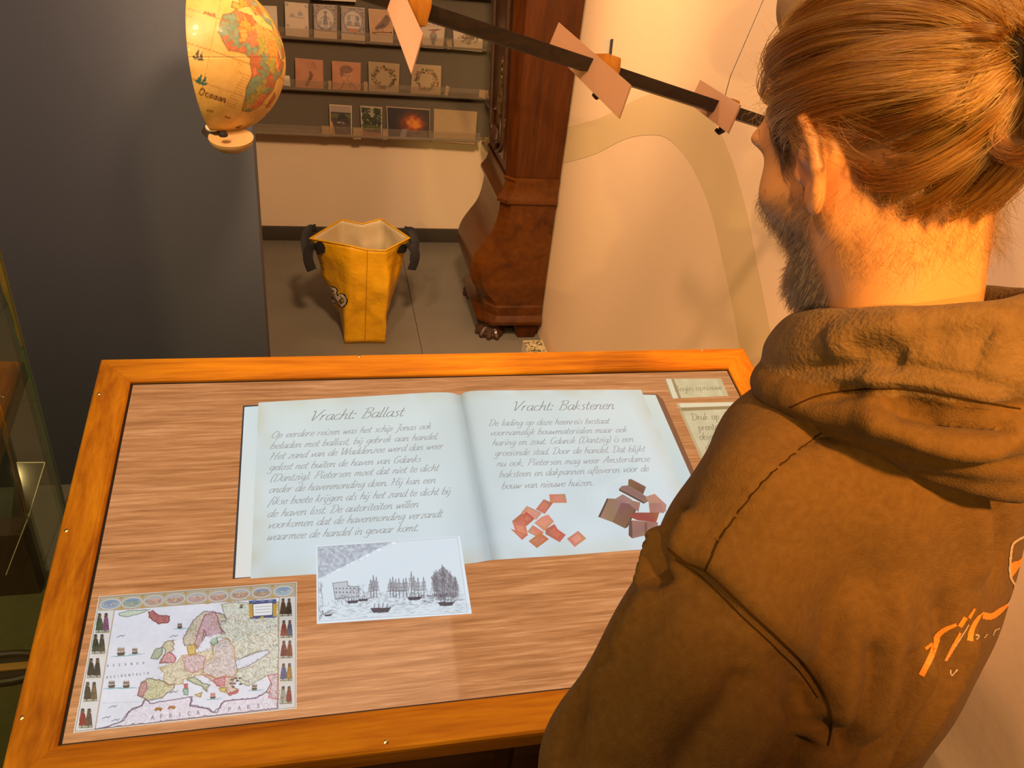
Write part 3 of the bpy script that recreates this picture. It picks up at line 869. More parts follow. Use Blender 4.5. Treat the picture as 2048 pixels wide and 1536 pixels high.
# display: glowing wood-grain desktop with pictures on it
m = bpy.data.materials.new('screen_wood'); m.use_nodes = True
nt = m.node_tree; b = nt.nodes['Principled BSDF']; N = nt.nodes.new; L = nt.links.new
b.inputs['Base Color'].default_value = (0.012, 0.012, 0.012, 1); b.inputs['Roughness'].default_value = 0.045
tc = N('ShaderNodeTexCoord'); mp = N('ShaderNodeMapping'); mp.inputs['Scale'].default_value = (3.0, 62, 62)
n1 = N('ShaderNodeTexNoise'); n1.inputs['Scale'].default_value = 2.6; n1.inputs['Detail'].default_value = 9; n1.inputs['Roughness'].default_value = 0.68; n1.inputs['Distortion'].default_value = 0.25
L(tc.outputs['Object'], mp.inputs[0]); L(mp.outputs[0], n1.inputs['Vector'])
r = N('ShaderNodeValToRGB'); r.color_ramp.elements[0].position = 0.34; r.color_ramp.elements[1].position = 0.72
r.color_ramp.elements[0].color = (*lin((150, 92, 48)), 1); r.color_ramp.elements[1].color = (*lin((214, 152, 100)), 1)
e = r.color_ramp.elements.new(0.52); e.color = (*lin((182, 118, 70)), 1)
L(n1.outputs['Fac'], r.inputs[0]); L(r.outputs[0], b.inputs['Emission Color']); b.inputs['Emission Strength'].default_value = 1.12
M_scr = m
M_lit = print_mat('screen_picture', True, 0.94)
V = [SP(0, 0), SP(SW_, 0), SP(SW_, SH_), SP(0, SH_)]
Vb = [SP(-.002, -.002, -.012), SP(SW_ + .002, -.002, -.012), SP(SW_ + .002, SH_ + .002, -.012), SP(-.002, SH_ + .002, -.012)]
scr = MB().hexa(Vb + V).build('touch_display', M_scr, con); scr['label'] = 'lit touch display showing a wood-grain desktop'
gk = MB()
for a, c in ((0, 1), (1, 2), (2, 3), (3, 0)):
    cs = [(0, 0), (SW_, 0), (SW_, SH_), (0, SH_)]
    gk.add([SP(*cs[a], -.0004), SP(*cs[c], -.0004), SP(*I[c], -.0004), SP(*I[a], -.0004)], [(0, 1, 2, 3)])
gk.build('gasket', M_gap, con)


def crop7(x, y): return (460 + x / 2.844, 740 + y / 2.844)
def crop8(x, y): return (900 + x / 3.2, 740 + y / 3.2)


def flat_polys(name, polys, lift, parent=scr):
    """polys: (list of photo points on the display, colour or list of colours)"""
    V = []; F = []; Cc = []
    for i, (pts, c) in enumerate(polys):
        n = len(V); k = len(pts)
        for p in pts: V.append(on_s(p, lift + i * 0.000004))
        F.append(tuple(range(n, n + k)))
        Cc += list(c) if isinstance(c, list) else [c] * k
    me = mesh(V, F)
    ca = me.color_attributes.new('Col', 'FLOAT_COLOR', 'POINT')
    cc = np.ones((len(V), 4), dtype=np.float32); cc[:, :3] = lin(np.clip(np.array(Cc, float), 0, 255)); ca.data.foreach_set('color', cc.ravel())
    return obj(name, me, M_lit, parent)


def lit_sheet(name, pic, quad, lift):
    P = [uv_s(p) for p in quad]; Hm = homog(P)

    def f(u, v):
        d = Hm[2, 0] * u + Hm[2, 1] * v + Hm[2, 2]
        a = (Hm[0, 0] * u + Hm[0, 1] * v + Hm[0, 2]) / d; b_ = (Hm[1, 0] * u + Hm[1, 1] * v + Hm[1, 2]) / d
        return SO + SX * a[..., None] + SV * b_[..., None] + SN * lift
    o = pic.sheet(name, f, M_lit, scr)
    return o, np.linalg.inv(Hm)


def shape_sheet(name, outline, colfn, lift, nu=60, nv=50):
    """outline: dict of left/right edges as photo polylines; grid between top curve and bottom curve"""
    top, bot_ = outline
    T = np.array([on_s(p, lift) for p in top]); B = np.array([on_s(p, lift) for p in bot_])

    def samp(C_, n):
        d = np.r_[0, np.cumsum(np.linalg.norm(np.diff(C_, axis=0), axis=1))]; d /= d[-1]
        x = np.linspace(0, 1, n)
        return np.stack([np.interp(x, d, C_[:, k]) for k in range(3)], 1)
    T = samp(T, nu); B = samp(B, nu)
    t = np.linspace(0, 1, nv)[:, None, None]
    P = T[None] * (1 - t) + B[None] * t
    i = np.arange(nu * nv).reshape(nv, nu)
    Q = np.stack([i[:-1, :-1], i[1:, :-1], i[1:, 1:], i[:-1, 1:]], -1).reshape(-1, 4)
    me = mesh_np(P.reshape(-1, 3), Q)
    u, v = np.meshgrid(np.linspace(0, 1, nu), np.linspace(0, 1, nv))
    c = colfn(u, v)
    ca = me.color_attributes.new('Col', 'FLOAT_COLOR', 'POINT'); cc = np.ones((nu * nv, 4), dtype=np.float32)
    cc[:, :3] = lin(np.clip(c, 0, 255)).reshape(-1, 3); ca.data.foreach_set('color', cc.ravel())
    return obj(name, me, M_lit, scr)


# book cover and lower leaves
flat_polys('book_cover_image', [([(486, 811), (560, 808), (560, 1150), (465, 1158)], (58, 58, 62))], 0.0003)
flat_polys('under_leaf_image', [([(489, 814), (518, 812), (512, 1153), (470, 1156)], [(214, 226, 226), (208, 222, 224), (222, 226, 224), (226, 222, 214)])], 0.00035)
flat_polys('book_cover_image', [([(1280, 787), (1314, 788), (1326, 799), (1452, 1089), (1300, 1100)], (128, 84, 58))], 0.0003)
flat_polys('under_leaf_image', [([(1280, 789), (1311, 790), (1441, 1086), (1300, 1098)], [(212, 218, 206), (214, 220, 210), (190, 212, 222), (196, 216, 224)])], 0.00035)


def page_col(left):
    nz = vnoise(50, 60, 9, 3 + left); nz2 = vnoise(50, 60, 4, 13 + left)

    def f(u, v):
        c = np.zeros(u.shape + (3,)); A = np.array([212, 221, 217.]); Bc = np.array([208, 222, 230.]); D = np.array([198, 188, 156.])
        c[:] = A * (1 - v[..., None]) + Bc * v[..., None]
        e = np.minimum(np.minimum(u if left else 1 - u, v * .9 + .02), 1 - v)
        k = np.clip(1 - e / 0.10, 0, 1) * nz2 * .55
        c = c * (1 - k[..., None]) + D * k[..., None]
        c += ((nz - .5) * 9)[..., None]
        gu = (1 - u) if left else u
        sh = np.exp(-(gu / 0.035) ** 2) * (26 if left else 34) + np.exp(-(gu / 0.14) ** 2) * 8
        c -= sh[..., None]
        return c
    return f


shape_sheet('page_image', ([(517, 805), (620, 799), (740, 792), (860, 785), (880, 784.5), (897, 785), (910, 787), (920, 791)], [(501, 1157), (560, 1153), (700, 1144), (860, 1134), (930, 1128), (955, 1125), (970, 1122), (983, 1120)]), page_col(1), 0.0006)
shape_sheet('page_image', ([(920, 791), (928, 785), (942, 782), (960, 781), (1040, 780.5), (1120, 780), (1200, 779.5), (1282, 779.5)], [(983, 1120), (1000, 1119), (1030, 1117), (1060, 1115), (1140, 1110), (1240, 1102), (1330, 1096), (1414, 1089)]), page_col(0), 0.0006)

# ------------------------------------------------ handwriting
GL = {
 'a': (5.0, '4.2 4.3,3 5,1.2 4.3,.3 2.2,.9 .3,2.4 .4,4 2.6,4.5 5|4.5 5,4 1.6,4.4 .1,5.4 .9'), 'b': (4.8, '1.4 9.5,.8 5,.4 .6,2.2 -.1,4 1.4,4.2 3.8,2.8 4.9,.9 3'), 'c': (4.2, '4 4.2,2.8 5,1 4,.4 1.8,1.4 .1,3 .2,4.4 1.4'),
 'd': (5.0, '4 4.3,2.8 5,1 4.2,.3 2,1 .2,2.4 .4,4 2.4|5 9.5,4.3 4,4 1.2,4.6 .1,5.4 .9'), 'e': (4.3, '.6 2.4,3 2.8,4 4,3 5,1.2 4.2,.5 2,1.4 .1,3 .2,4.5 1.3'), 'f': (3.4, '4.6 8.9,3.6 9.5,2.4 8,1.4 3,.6 -3|.3 4.9,3.8 5.1'),
 'g': (4.8, '4.2 4.3,3 5,1.2 4.2,.5 2.3,1.2 .6,2.8 1,4.2 3|4.6 5,4 .5,3 -3.2,1 -3.8,-.4 -2.6'), 'h': (4.9, '1.6 9.5,.9 4.5,.3 0|.6 2.6,2.4 4.8,3.8 4.6,3.7 2.4,3.6 .5,4.5 .1,5.2 .9'), 'i': (2.2, '1 5,.6 2,.8 .2,1.9 .8|1.5 7.0,1.7 7.8'),
 'j': (2.3, '1.4 5,.9 0,0 -3.2,-1.6 -3.4|1.9 7.3,2.1 7.7'), 'k': (4.5, '1.5 9.5,.9 4.5,.3 0|4 4.9,.9 2.5,2.4 1.6,4.2 0'), 'l': (2.2, '1.7 9.5,1 4.5,.6 1.2,1 .1,2.2 .8'), 'm': (7.2, '.9 5,.6 2.6,.2 0|.6 2.8,2.2 4.8,3.2 4.4,3 2,2.7 0|3.1 3,4.8 4.9,5.8 4.4,5.6 2,5.7 .4,6.6 .1,7.4 .9'),
 'n': (4.9, '.9 5,.6 2.6,.2 0|.6 2.8,2.4 4.9,3.7 4.4,3.5 2,3.6 .4,4.4 .1,5.2 .9'), 'o': (4.6, '2.8 5,1.1 4.2,.4 2,1.3 .1,3 .4,4.1 2.6,3.8 4.5,2.8 5,4.8 4.4'), 'p': (4.9, '1.2 5,.6 1,-.2 -3.8|.8 2.6,2.4 4.8,3.9 4.4,4 2.2,2.6 .2,.8 .6'),
 'r': (3.6, '.9 5,.6 2.6,.2 0|.6 2.8,2 4.7,3.8 4.9'), 's': (3.6, '3.5 4.6,2.2 5,1.2 4,2.3 2.8,2.8 1.4,1.8 0,.2 .4'), 't': (3.0, '1.8 8,1 3,.9 .7,1.8 0,3 .9|-.1 5,3.3 5.2'), 'u': (4.9, '.9 5,.4 2,.9 .2,2.4 .6,3.8 3|4.3 5,3.8 1.6,4.2 .1,5.2 .9'),
 'v': (4.3, '.6 4.8,1.2 3,1.4 .2,3.2 2.6,4.2 5'), 'w': (6.4, '.6 5,.8 2,1.2 .2,3 3,3.6 4.6|3.5 4.4,3.4 1.6,3.8 .2,5.6 2.8,6.3 5'), 'z': (4.2, '.6 4.9,3.9 4.9,.3 .1,4.1 .2'), 'y': (4.6, '.8 5,.8 2,2 1,3.8 3|4.4 5,3.4 0,1.6 -3.6,0 -3.2'),
 'V': (6.2, '-.3 8,1 9,1.5 5,1.6 .1,4 4.4,6.6 9.3,7.4 9.2'), 'B': (6.4, '.2 8.4,3 9.4,5.8 8.8,5.4 6.2,2.6 5.1|2.6 5.1,5.4 4.2,5.2 1.4,2.4 -.1,-.2 .4|2.4 8.6,1.6 4.5,.8 .4'), 'O': (6.8, '4 9,1.6 7.4,.4 4,1.4 .6,3.8 .2,6.2 3.4,6.2 7,4 9,2.4 7.6'),
 'H': (7.2, '-.4 7.6,1.4 8.8,1.2 4.5,.2 0|6.8 9.3,5.4 4.5,5 .4,6.2 .4|-.6 4.2,6.8 4.8'), 'W': (9.2, '-.3 8,.9 9,1.2 4,1.6 .1,4 4.6,5.6 8.6|5.6 8.6,5.4 4,5.8 .1,8 4.6,9.8 9.3'), 'G': (6.6, '6 7.6,5 9,2.4 8,.6 4,1.8 .3,4.2 .4,5.6 3.6|3.6 3.7,6.6 3.9'),
 'D': (7.0, '-.4 7.6,1.6 9.2,4.8 8.8,6.8 6,5.6 1.8,2.4 -.1,-.1 .3|2.4 8.2,1.6 4,.9 .2'), 'P': (6.2, '.2 8,2.6 9.3,5.6 8.8,5.6 6,3.4 4.4,1.8 4.6|2.4 8.4,1.5 4,.6 -.2'), 'J': (4.6, '1.4 8.6,3 9.3,5.4 9|4 9,3 3,1.6 -2.4,-.6 -2.6'), 'A': (6.6, '-.2 0,2.6 4.4,5.4 9.3,5.3 4,5.6 .2|.6 3.6,5.8 3.8'),
 'M': (8.2, '-.2 0,1.4 5,2.4 9|2.4 9,3.4 2.4,6.8 9,6.6 0'), ':': (2.6, '1 4.1,1.2 4.9|.6 .3,.8 1.1'), '.': (2.0, '.5 .0,.7 .8'), ',': (2.0, '.9 .6,.2 -1.3'), ';': (2.4, '1.1 4.4,1.3 4.7|.9 .6,.2 -1.3'), '(': (3.0, '2.8 9.6,.8 5.6,1 .4,1.8 -1.6'), ')': (3.0, '.8 9.6,2.2 6,1.6 1,-.2 -1.6'), ' ': (3.4, '')}


def write(lines, name, parent, lift, height, col, up_hint=None, nib=0.62, slant=0.42, matl=None):
    """lines: (text, start photo px, end photo px); height = height of a capital in metres"""
    V = []; F = []
    for text, a, b_ in lines:
        A = on_s(a, lift); B = on_s(b_, lift); d = B - A; Ln = np.linalg.norm(d); d /= Ln
        up = np.cross(SN, d)
        tw = sum(GL[c][0] + .25 for c in text)
        sx = Ln / tw; sy = height / 9.2
        x = 0.0
        for c in text:
            wd, st = GL[c]
            if st:
                for s in st.split('|'):
                    pts = [tuple(map(float, q_.split())) for q_ in s.split(',')]
                    pc_ = catmull(pts, 4) if len(pts) > 2 else [np.array(p) for p in pts]
                    Q = []
                    for p in pc_:
                        px = p[0] + p[1] * slant
                        Q.append(A + d * ((x + px) * sx) + up * (p[1] * sy))
                    n0 = len(V); k = len(Q)
                    for i in range(k):
                        t = Q[min(i + 1, k - 1)] - Q[max(i - 1, 0)]; t /= np.linalg.norm(t) + 1e-12
                        nrm = np.cross(SN, t)
                        # a broad nib: thick on the down strokes
                        wv = nib * sy * (0.62 + 0.5 * abs(t.dot(up))) * (0.7 if i in (0, k - 1) and k > 5 else 1) * (1.9 if len(pts) == 2 and np.linalg.norm(np.array(pts[1]) - pts[0]) < 1.0 else 1)
                        V.append(Q[i] + nrm * wv / 2); V.append(Q[i] - nrm * wv / 2)
                    for i in range(k - 1): F.append((n0 + 2 * i, n0 + 2 * i + 1, n0 + 2 * i + 3, n0 + 2 * i + 2))
            x += wd + .25
    me = mesh(V, F)
    ca = me.color_attributes.new('Col', 'FLOAT_COLOR', 'POINT'); cc = np.ones((len(V), 4), dtype=np.float32); cc[:, :3] = lin(col); ca.data.foreach_set('color', cc.ravel())
    return obj(name, me, matl or M_lit, parent)


c7 = crop7; c8 = crop8
INK = (160, 160, 158); INKT = (132, 124, 118)
write([('Vracht: Ballast', c7(452, 290), c7(985, 262))], 'page_heading', scr, .0009, 0.0225, INKT, nib=.5)
write([('Op eerdere reizen was het schip Jonas ook', c7(232, 388), c7(1145, 335)), ('beladen met ballast, bij gebrek aan handel.', c7(226, 450), c7(1185, 393)),
       ('Het zand van de Waddenzee werd dan weer', c7(226, 510), c7(1212, 447)), ('gelost net buiten de haven van Gdanks', c7(220, 572), c7(1085, 522)),
       ('(Dantzig). Pietersen moet dat niet te dicht', c7(226, 636), c7(1186, 572)), ('onder de havenmonding doen. Hij kan een', c7(218, 700), c7(1168, 642)),
       ('fikse boete krijgen als hij het zand te dicht bij', c7(216, 768), c7(1254, 705)), ('de haven lost. De autoriteiten willen', c7(210, 838), c7(1070, 780)),
       ('voorkomen dat de havenmonding verzandt', c7(212, 902), c7(1206, 836)), ('waarmee de handel in gevaar komt.', c7(207, 970), c7(1073, 915))], 'page_text', scr, .0009, 0.0145, INK, nib=.72)
write([('Vracht: Bakstenen', c8(400, 262), c8(1050, 250))], 'page_heading', scr, .0009, 0.0225, INKT, nib=.5)
write([('De lading op deze heenreis bestaat', c8(246, 358), c8(1020, 342)), ('voornamelijk bouwmaterialen maar ook', c8(256, 420), c8(1134, 398)),
       ('haring en zout. Gdansk (Dantzig) is een', c8(270, 484), c8(1174, 458)), ('groeiende stad. Door de handel. Dat blijkt', c8(284, 550), c8(1248, 522)),
       ('nu ook; Pietersen mag weer Amsterdamse', c8(298, 618), c8(1280, 585)), ('baksteen en dakpannen afleveren voor de', c8(314, 688), c8(1272, 648)),
       ('bouw van nieuwe huizen.', c8(330, 762), c8(918, 738))], 'page_text', scr, .0009, 0.0145, INK, nib=.72)

# loose roof tiles and bricks drawn on the right page
TC = [(206, 130, 104), (198, 118, 92), (212, 142, 114), (190, 108, 84)]
tiles = [[(634, 796), (738, 793), (749, 850), (642, 851)], [(600, 826), (658, 852), (606, 922), (548, 892)], [(492, 869), (588, 915), (552, 960), (456, 912)], [(460, 915), (540, 955), (486, 1002), (396, 968)],
         [(398, 970), (480, 975), (500, 1058), (455, 1084), (418, 1030)], [(386, 1015), (498, 1056), (462, 1088)], [(586, 940), (628, 924), (666, 970), (602, 1030), (538, 978)], [(610, 1020), (668, 985), (690, 1020), (742, 1055), (702, 1102), (610, 1050)],
         [(530, 990), (606, 1046), (556, 1072), (490, 1040)], [(578, 1040), (634, 1082), (556, 1140), (502, 1095)], [(820, 1029), (873, 1078), (798, 1133), (748, 1080)], [(486, 905), (540, 950), (500, 985), (460, 960)]]
rr = np.random.default_rng(2); PL = []
for i, t in enumerate(tiles):
    c = np.array(TC[i % 4], float)
    if i == 8: t = [(530, 992), (604, 1040), (560, 1070), (494, 1036)]
    PL.append(([c8(*p) for p in t], [tuple(c + rr.normal(0, 9, 3)) for _ in t]))
    x = np.mean(np.array(t), 0); 
    e = [tuple(x + (np.array(p) - x) * .55) for p in t]
    PL.append(([c8(*p) for p in e], [tuple(c + 10 + rr.normal(0, 7, 3)) for _ in e]))
flat_polys('roof_tile_drawing', PL, 0.0009)
BC = (150, 110, 96); DK = (96, 72, 62)
bricks = [([(1142, 700), (1160, 698), (1255, 748), (1236, 796), (1140, 738)], (128, 92, 78)), ([(1082, 760), (1100, 742), (1140, 738), (1290, 830), (1250, 850), (1180, 815)], (150, 116, 100)), ([(1082, 760), (1180, 812), (1250, 850), (1240, 856), (1082, 772)], DK),
          ([(948, 940), (1005, 822), (1062, 824), (1095, 850), (1042, 975)], (158, 118, 104)), ([(948, 940), (1005, 820), (1014, 826), (962, 942)], DK), ([(1055, 826), (1105, 795), (1165, 830), (1160, 860), (1130, 858), (1095, 850)], (166, 126, 112)),
          ([(1095, 850), (1165, 858), (1186, 890), (1120, 1014), (1040, 974)], (132, 98, 84)), ([(1120, 1014), (1186, 890), (1192, 898), (1136, 1006)], DK), ([(1165, 835), (1218, 848), (1206, 910), (1150, 860)], (160, 122, 106)),
          ([(1250, 812), (1310, 792), (1385, 862), (1380, 910), (1280, 862)], (182, 138, 124)), ([(1272, 852), (1350, 850), (1372, 915), (1278, 912)], (176, 126, 112)), ([(1150, 925), (1190, 912), (1340, 912), (1320, 975), (1200, 962), (1148, 940)], (158, 82, 66)),
          ([(1145, 960), (1330, 975), (1330, 1060), (1235, 1062), (1165, 1078), (1143, 1058)], (160, 118, 104)), ([(1143, 1058), (1145, 960), (1165, 965), (1168, 1078)], (110, 82, 72)), ([(1245, 975), (1262, 975), (1262, 1060), (1245, 1060)], (126, 90, 80))]
flat_polys('brick_drawing', [([c8(*p) for p in t], [tuple(np.array(c) + rr.normal(0, 6, 3)) for _ in t]) for t, c in bricks], 0.0009)

# parchment buttons
p = Pic(110, 46, (206, 190, 146), 110, 46); p.noise(12, 10, 1); p.rect(0, 0, 12, 46, (222, 210, 176)); p.rect(12, 0, 17, 46, (160, 134, 92)); p.rect(0, 0, 3, 46, (170, 146, 104)); p.rect(98, 2, 110, 44, (188, 166, 116), .5)
lit_sheet('button_image', p, [c8(1372, 58), c8(1735, 55), c8(1782, 166), c8(1418, 184)], 0.0004)
p = Pic(120, 110, (204, 188, 148), 120, 110); p.noise(14, 10, 2); p.rect(0, 0, 120, 9, (226, 212, 176)); p.rect(0, 8, 120, 14, (150, 126, 86)); p.rect(0, 0, 5, 110, (182, 158, 112), .7); p.rect(112, 10, 120, 110, (184, 160, 112), .6)
lit_sheet('button_image', p, [c8(1448, 214), c8(1826, 206), c8(1998, 560), c8(1636, 640)], 0.0004)
write([('Begin opnieuw', c8(1440, 138), c8(1745, 124))], 'button_text', scr, .0009, 0.0150, (132, 116, 82), nib=.6, slant=.1)
write([('Druk op de', c8(1552, 322), c8(1798, 312)), ('prenten en', c8(1594, 388), c8(1812, 376)), ('objecten om', c8(1602, 448), c8(1858, 434)), ('de reis', c8(1642, 515), c8(1785, 505)), ('te volgen', c8(1680, 580), c8(1860, 570))], 'button_text', scr, .0009, 0.0165, (128, 112, 80), nib=.6, slant=.1)

# harbour engraving
ENG_Q = [crop7(490, 1003), crop7(1307, 948), crop7(1375, 1388), crop7(494, 1447)]
E_ = Pic(330, 176, (226, 236, 244), 885, 470)
hq = np.linalg.inv(homog([uv_s(p) for p in ENG_Q]))


def eng(x, y):
    u, v = uv_s(crop7(x, y)); k = hq @ np.array([u, v, 1]); return (k[0] / k[2] * 885, k[1] / k[2] * 470)


inkE = (78, 72, 80)
E_.poly([eng(500, 1010), eng(1292, 955), eng(1348, 1378), eng(506, 1425)], (218, 229, 238))
E_.poly([eng(500, 1010), eng(920, 983), eng(520, 1180), eng(505, 1190)], (172, 178, 190), .75)
nz = vnoise(E_.h, E_.w, 5, 2) - .5; msk = E_.mask([eng(500, 1010), eng(960, 980), eng(520, 1190), eng(505, 1200)]); E_.a += (nz * 46 * msk)[..., None]
ge = np.random.default_rng(6)
def hatch(poly, n, ln, ang, al=.6, wd=1.6):
    P_ = np.array([eng(*q_) for q_ in poly]); x0, y0 = P_.min(0); x1, y1 = P_.max(0); m_ = E_.mask(P_)
    for k in range(n):
        x = ge.uniform(x0, x1); y = ge.uniform(y0, y1); i = min(int(x / 885 * E_.w), E_.w - 1); j = min(int(y / 470 * E_.h), E_.h - 1)
        if i < 0 or j < 0 or not m_[j, i]: continue
        a = ang + ge.normal(0, .2); E_.line([(x, y), (x + ln * math.cos(a), y + ln * math.sin(a))], wd, inkE, al)
hatch([(505, 1190), (525, 1215), (530, 1400), (505, 1420)], 60, 18, 1.4)
hatch([(505, 1340), (780, 1340), (1340, 1330), (1348, 1378), (506, 1425)], 260, 26, -.06, .35)
hatch([(720, 1270), (1300, 1240), (1330, 1330), (700, 1350)], 420, 16, -.1, .45)
hatch([(590, 1215), (735, 1230), (740, 1290), (590, 1310)], 50, 12, .1, .4)
E_.poly([eng(585, 1215), eng(668, 1205), eng(672, 1232), eng(728, 1235), eng(735, 1290), eng(600, 1305)], (196, 200, 208)); E_.line([eng(585, 1215), eng(668, 1205), eng(672, 1232), eng(728, 1235), eng(735, 1290), eng(600, 1305)], 3, inkE, .8, True)
for k in range(12): E_.ell(*eng(605 + (k % 6) * 20, 1245 + (k // 6) * 22), 4, 5, inkE, .7)
hatch([(725, 1225), (765, 1215), (765, 1300), (700, 1325), (560, 1335), (560, 1320)], 160, 14, 1.2, .7)
masts = [(815, 1170), (832, 1180), (800, 1195), (910, 1190), (925, 1180), (942, 1192), (960, 1188), (985, 1190), (1000, 1184), (1030, 1150), (1045, 1175), (1068, 1185), (1100, 1180), (1160, 1150), (1170, 1140), (1205, 1110), (1215, 1125), (1250, 1150), (1280, 1180)]
for x, y in masts:
    yb = 1300 - (x - 800) * .02
    E_.line([eng(x, y), eng(x + 3, yb)], 3.2, inkE, .9)
    for t in (.25, .45, .65):
        yy = y + (yb - y) * t; w_ = 10 + 10 * t; E_.line([eng(x - w_, yy + 2), eng(x + w_, yy - 2)], 2.2, inkE, .8)
        if t < .6: E_.poly([eng(x - w_, yy), eng(x + w_, yy - 2), eng(x + w_ * .8, yy + 22), eng(x - w_ * .8, yy + 24)], (150, 148, 156), .55)
    E_.line([eng(x, y), eng(x - 22, yb)], 1.2, inkE, .6); E_.line([eng(x, y), eng(x + 26, yb)], 1.2, inkE, .6)
E_.poly([eng(1140, 1180), eng(1210, 1120), eng(1240, 1150), eng(1290, 1200), eng(1300, 1290), eng(1180, 1300)], (120, 114, 122), .55)
hatch([(1140, 1180), (1210, 1115), (1300, 1200), (1300, 1300), (1150, 1310)], 240, 16, 1.2, .7)
hatch([(1060, 1280), (1290, 1270), (1270, 1320), (1080, 1325)], 160, 14, .1, .7)
for bx, by, s in ((860, 1365, 1.0), (760, 1310, .5), (700, 1320, .6), (1050, 1300, .7), (1230, 1330, .8), (560, 1395, .4)):
    E_.poly([eng(bx - 62 * s, by - 8 * s), eng(bx + 58 * s, by - 14 * s), eng(bx + 40 * s, by + 14 * s), eng(bx - 44 * s, by + 18 * s)], (70, 66, 74), .9)
    for k in range(4): E_.line([eng(bx - 40 * s + k * 24 * s, by - 10 * s), eng(bx - 36 * s + k * 24 * s, by - 34 * s)], 4 * s, inkE, .9)
    E_.line([eng(bx + 20 * s, by), eng(bx + 76 * s, by - 26 * s)], 2, inkE)
E_.line([eng(512, 1400), eng(585, 1365)], 3, inkE, .8); E_.line([eng(500, 1010), eng(1292, 955), eng(1350, 1378), eng(506, 1430)], 2, (140, 140, 148), .7, True)
lit_sheet('engraving_image', E_, ENG_Q, 0.0012)
# ---------------------------------------------------------------- old map of Europe on the display
def cm(x, y): return (100 + x * 540 / 2048., 1130 + y * 370 / 1403.)


MQ = [cm(372, 240), cm(1873, 130), cm(1870, 1090), cm(178, 1275)]
hm = np.linalg.inv(homog([uv_s(p) for p in MQ]))
MWU, MHU = 1000.0, 720.0


def mp_(x, y):
    u, v = uv_s(cm(x, y)); k = hm @ np.array([u, v, 1]); return (k[0] / k[2] * MWU, k[1] / k[2] * MHU)


def ml(s): return [mp_(*map(float, q_.split())) for q_ in s.split(',')]


K = Pic(560, 403, (216, 216, 226), MWU, MHU)
gm = np.random.default_rng(12)
K.noise(60, 5, 4); K.noise(9, 3, 5)
# border bands
K.poly(ml('372 240,1873 130,1870 250,1735 250,490 345,370 352'), (176, 162, 140))
K.poly(ml('370 352,490 345,345 1245,178 1275'), (214, 208, 206)); K.poly(ml('1735 250,1870 240,1870 1090,1728 1085'), (206, 200, 196))
for i in range(9):
    t = i / 8.0; cx = 460 + (1768 - 460) * t; cy = 300 + (200 - 300) * t + (4 if i in (4, 5) else 0)
    x, y = mp_(cx, cy); rx = 47; ry = 29
    K.ell(x, y, rx + 2, ry + 2, (226, 218, 206)); K.ell(x, y, rx - 1, ry - 1, (150, 160, 170))
    c = [(150, 160, 182), (142, 156, 142), (186, 146, 128), (178, 142, 126), (190, 150, 140), (184, 140, 124), (176, 140, 118), (170, 140, 116), (150, 170, 186)][i]
    K.ell(x, y + 4, rx - 5, ry - 8, c); 
    K.ell(x, y - 12, rx - 14, 8, (120, 136, 170) if i in (0, 1, 7, 8) else (196, 176, 164), .7)
    for k in range(26): K.ell(x + gm.normal(0, 17), y + gm.normal(4, 7), gm.uniform(1.5, 6), gm.uniform(1, 3), [(120, 92, 84), (196, 178, 160), (112, 128, 104), (206, 196, 188)][k % 4], .7)
    if i < 8:
        x2, y2 = mp_(cx + 82, cy + 30); K.poly([(x2 - 14, y2 + 12), (x2, y2 - 14), (x2 + 14, y2 + 12)], (188, 150, 70)); x2, y2 = mp_(cx + 82, cy - 48); K.poly([(x2 - 12, y2 - 6), (x2, y2 + 12), (x2 + 12, y2 - 6)], (176, 140, 76))
# costume figures


def couple(cx, cy, s, c1, c2):
    for dx, c, wd in ((-26, c1, 1.25), (26, c2, 1.0)):
        x, y = mp_(cx + dx * s, cy - 52 * s); K.ell(x, y, 7 * s + 2, 9 * s + 1, (96, 72, 58))
        K.poly([mp_(cx + (dx - 16) * s, cy - 62 * s), mp_(cx + (dx + 16) * s, cy - 66 * s), mp_(cx + (dx + 10) * s, cy - 76 * s), mp_(cx + (dx - 9) * s, cy - 74 * s)], (44, 36, 40))
        K.poly([mp_(cx + (dx - 16) * s, cy - 40 * s), mp_(cx + (dx + 16) * s, cy - 42 * s), mp_(cx + (dx + 22 * wd) * s, cy + 8 * s), mp_(cx + (dx + 26 * wd) * s, cy + 62 * s), mp_(cx + (dx - 26 * wd) * s, cy + 64 * s), mp_(cx + (dx - 24) * s, cy + 4 * s)], c)
        for k in range(7):
            a = dx + gm.uniform(-18, 18); yy = gm.uniform(-30, 40)
            K.line([mp_(cx + a * s, cy + yy * s), mp_(cx + (a + gm.uniform(-6, 6)) * s, cy + (yy + 20) * s)], 3, tuple(np.clip(np.array(c) * gm.uniform(.4, 1.5), 0, 230)), .7)
        K.line([mp_(cx + (dx - 6) * s, cy + 60 * s), mp_(cx + (dx - 6) * s, cy + 76 * s)], 4, (50, 40, 38))
    K.poly([mp_(cx - 58 * s, cy + 70 * s), mp_(cx + 56 * s, cy + 64 * s), mp_(cx + 50 * s, cy + 80 * s), mp_(cx - 60 * s, cy + 84 * s)], (110, 112, 76), .7)


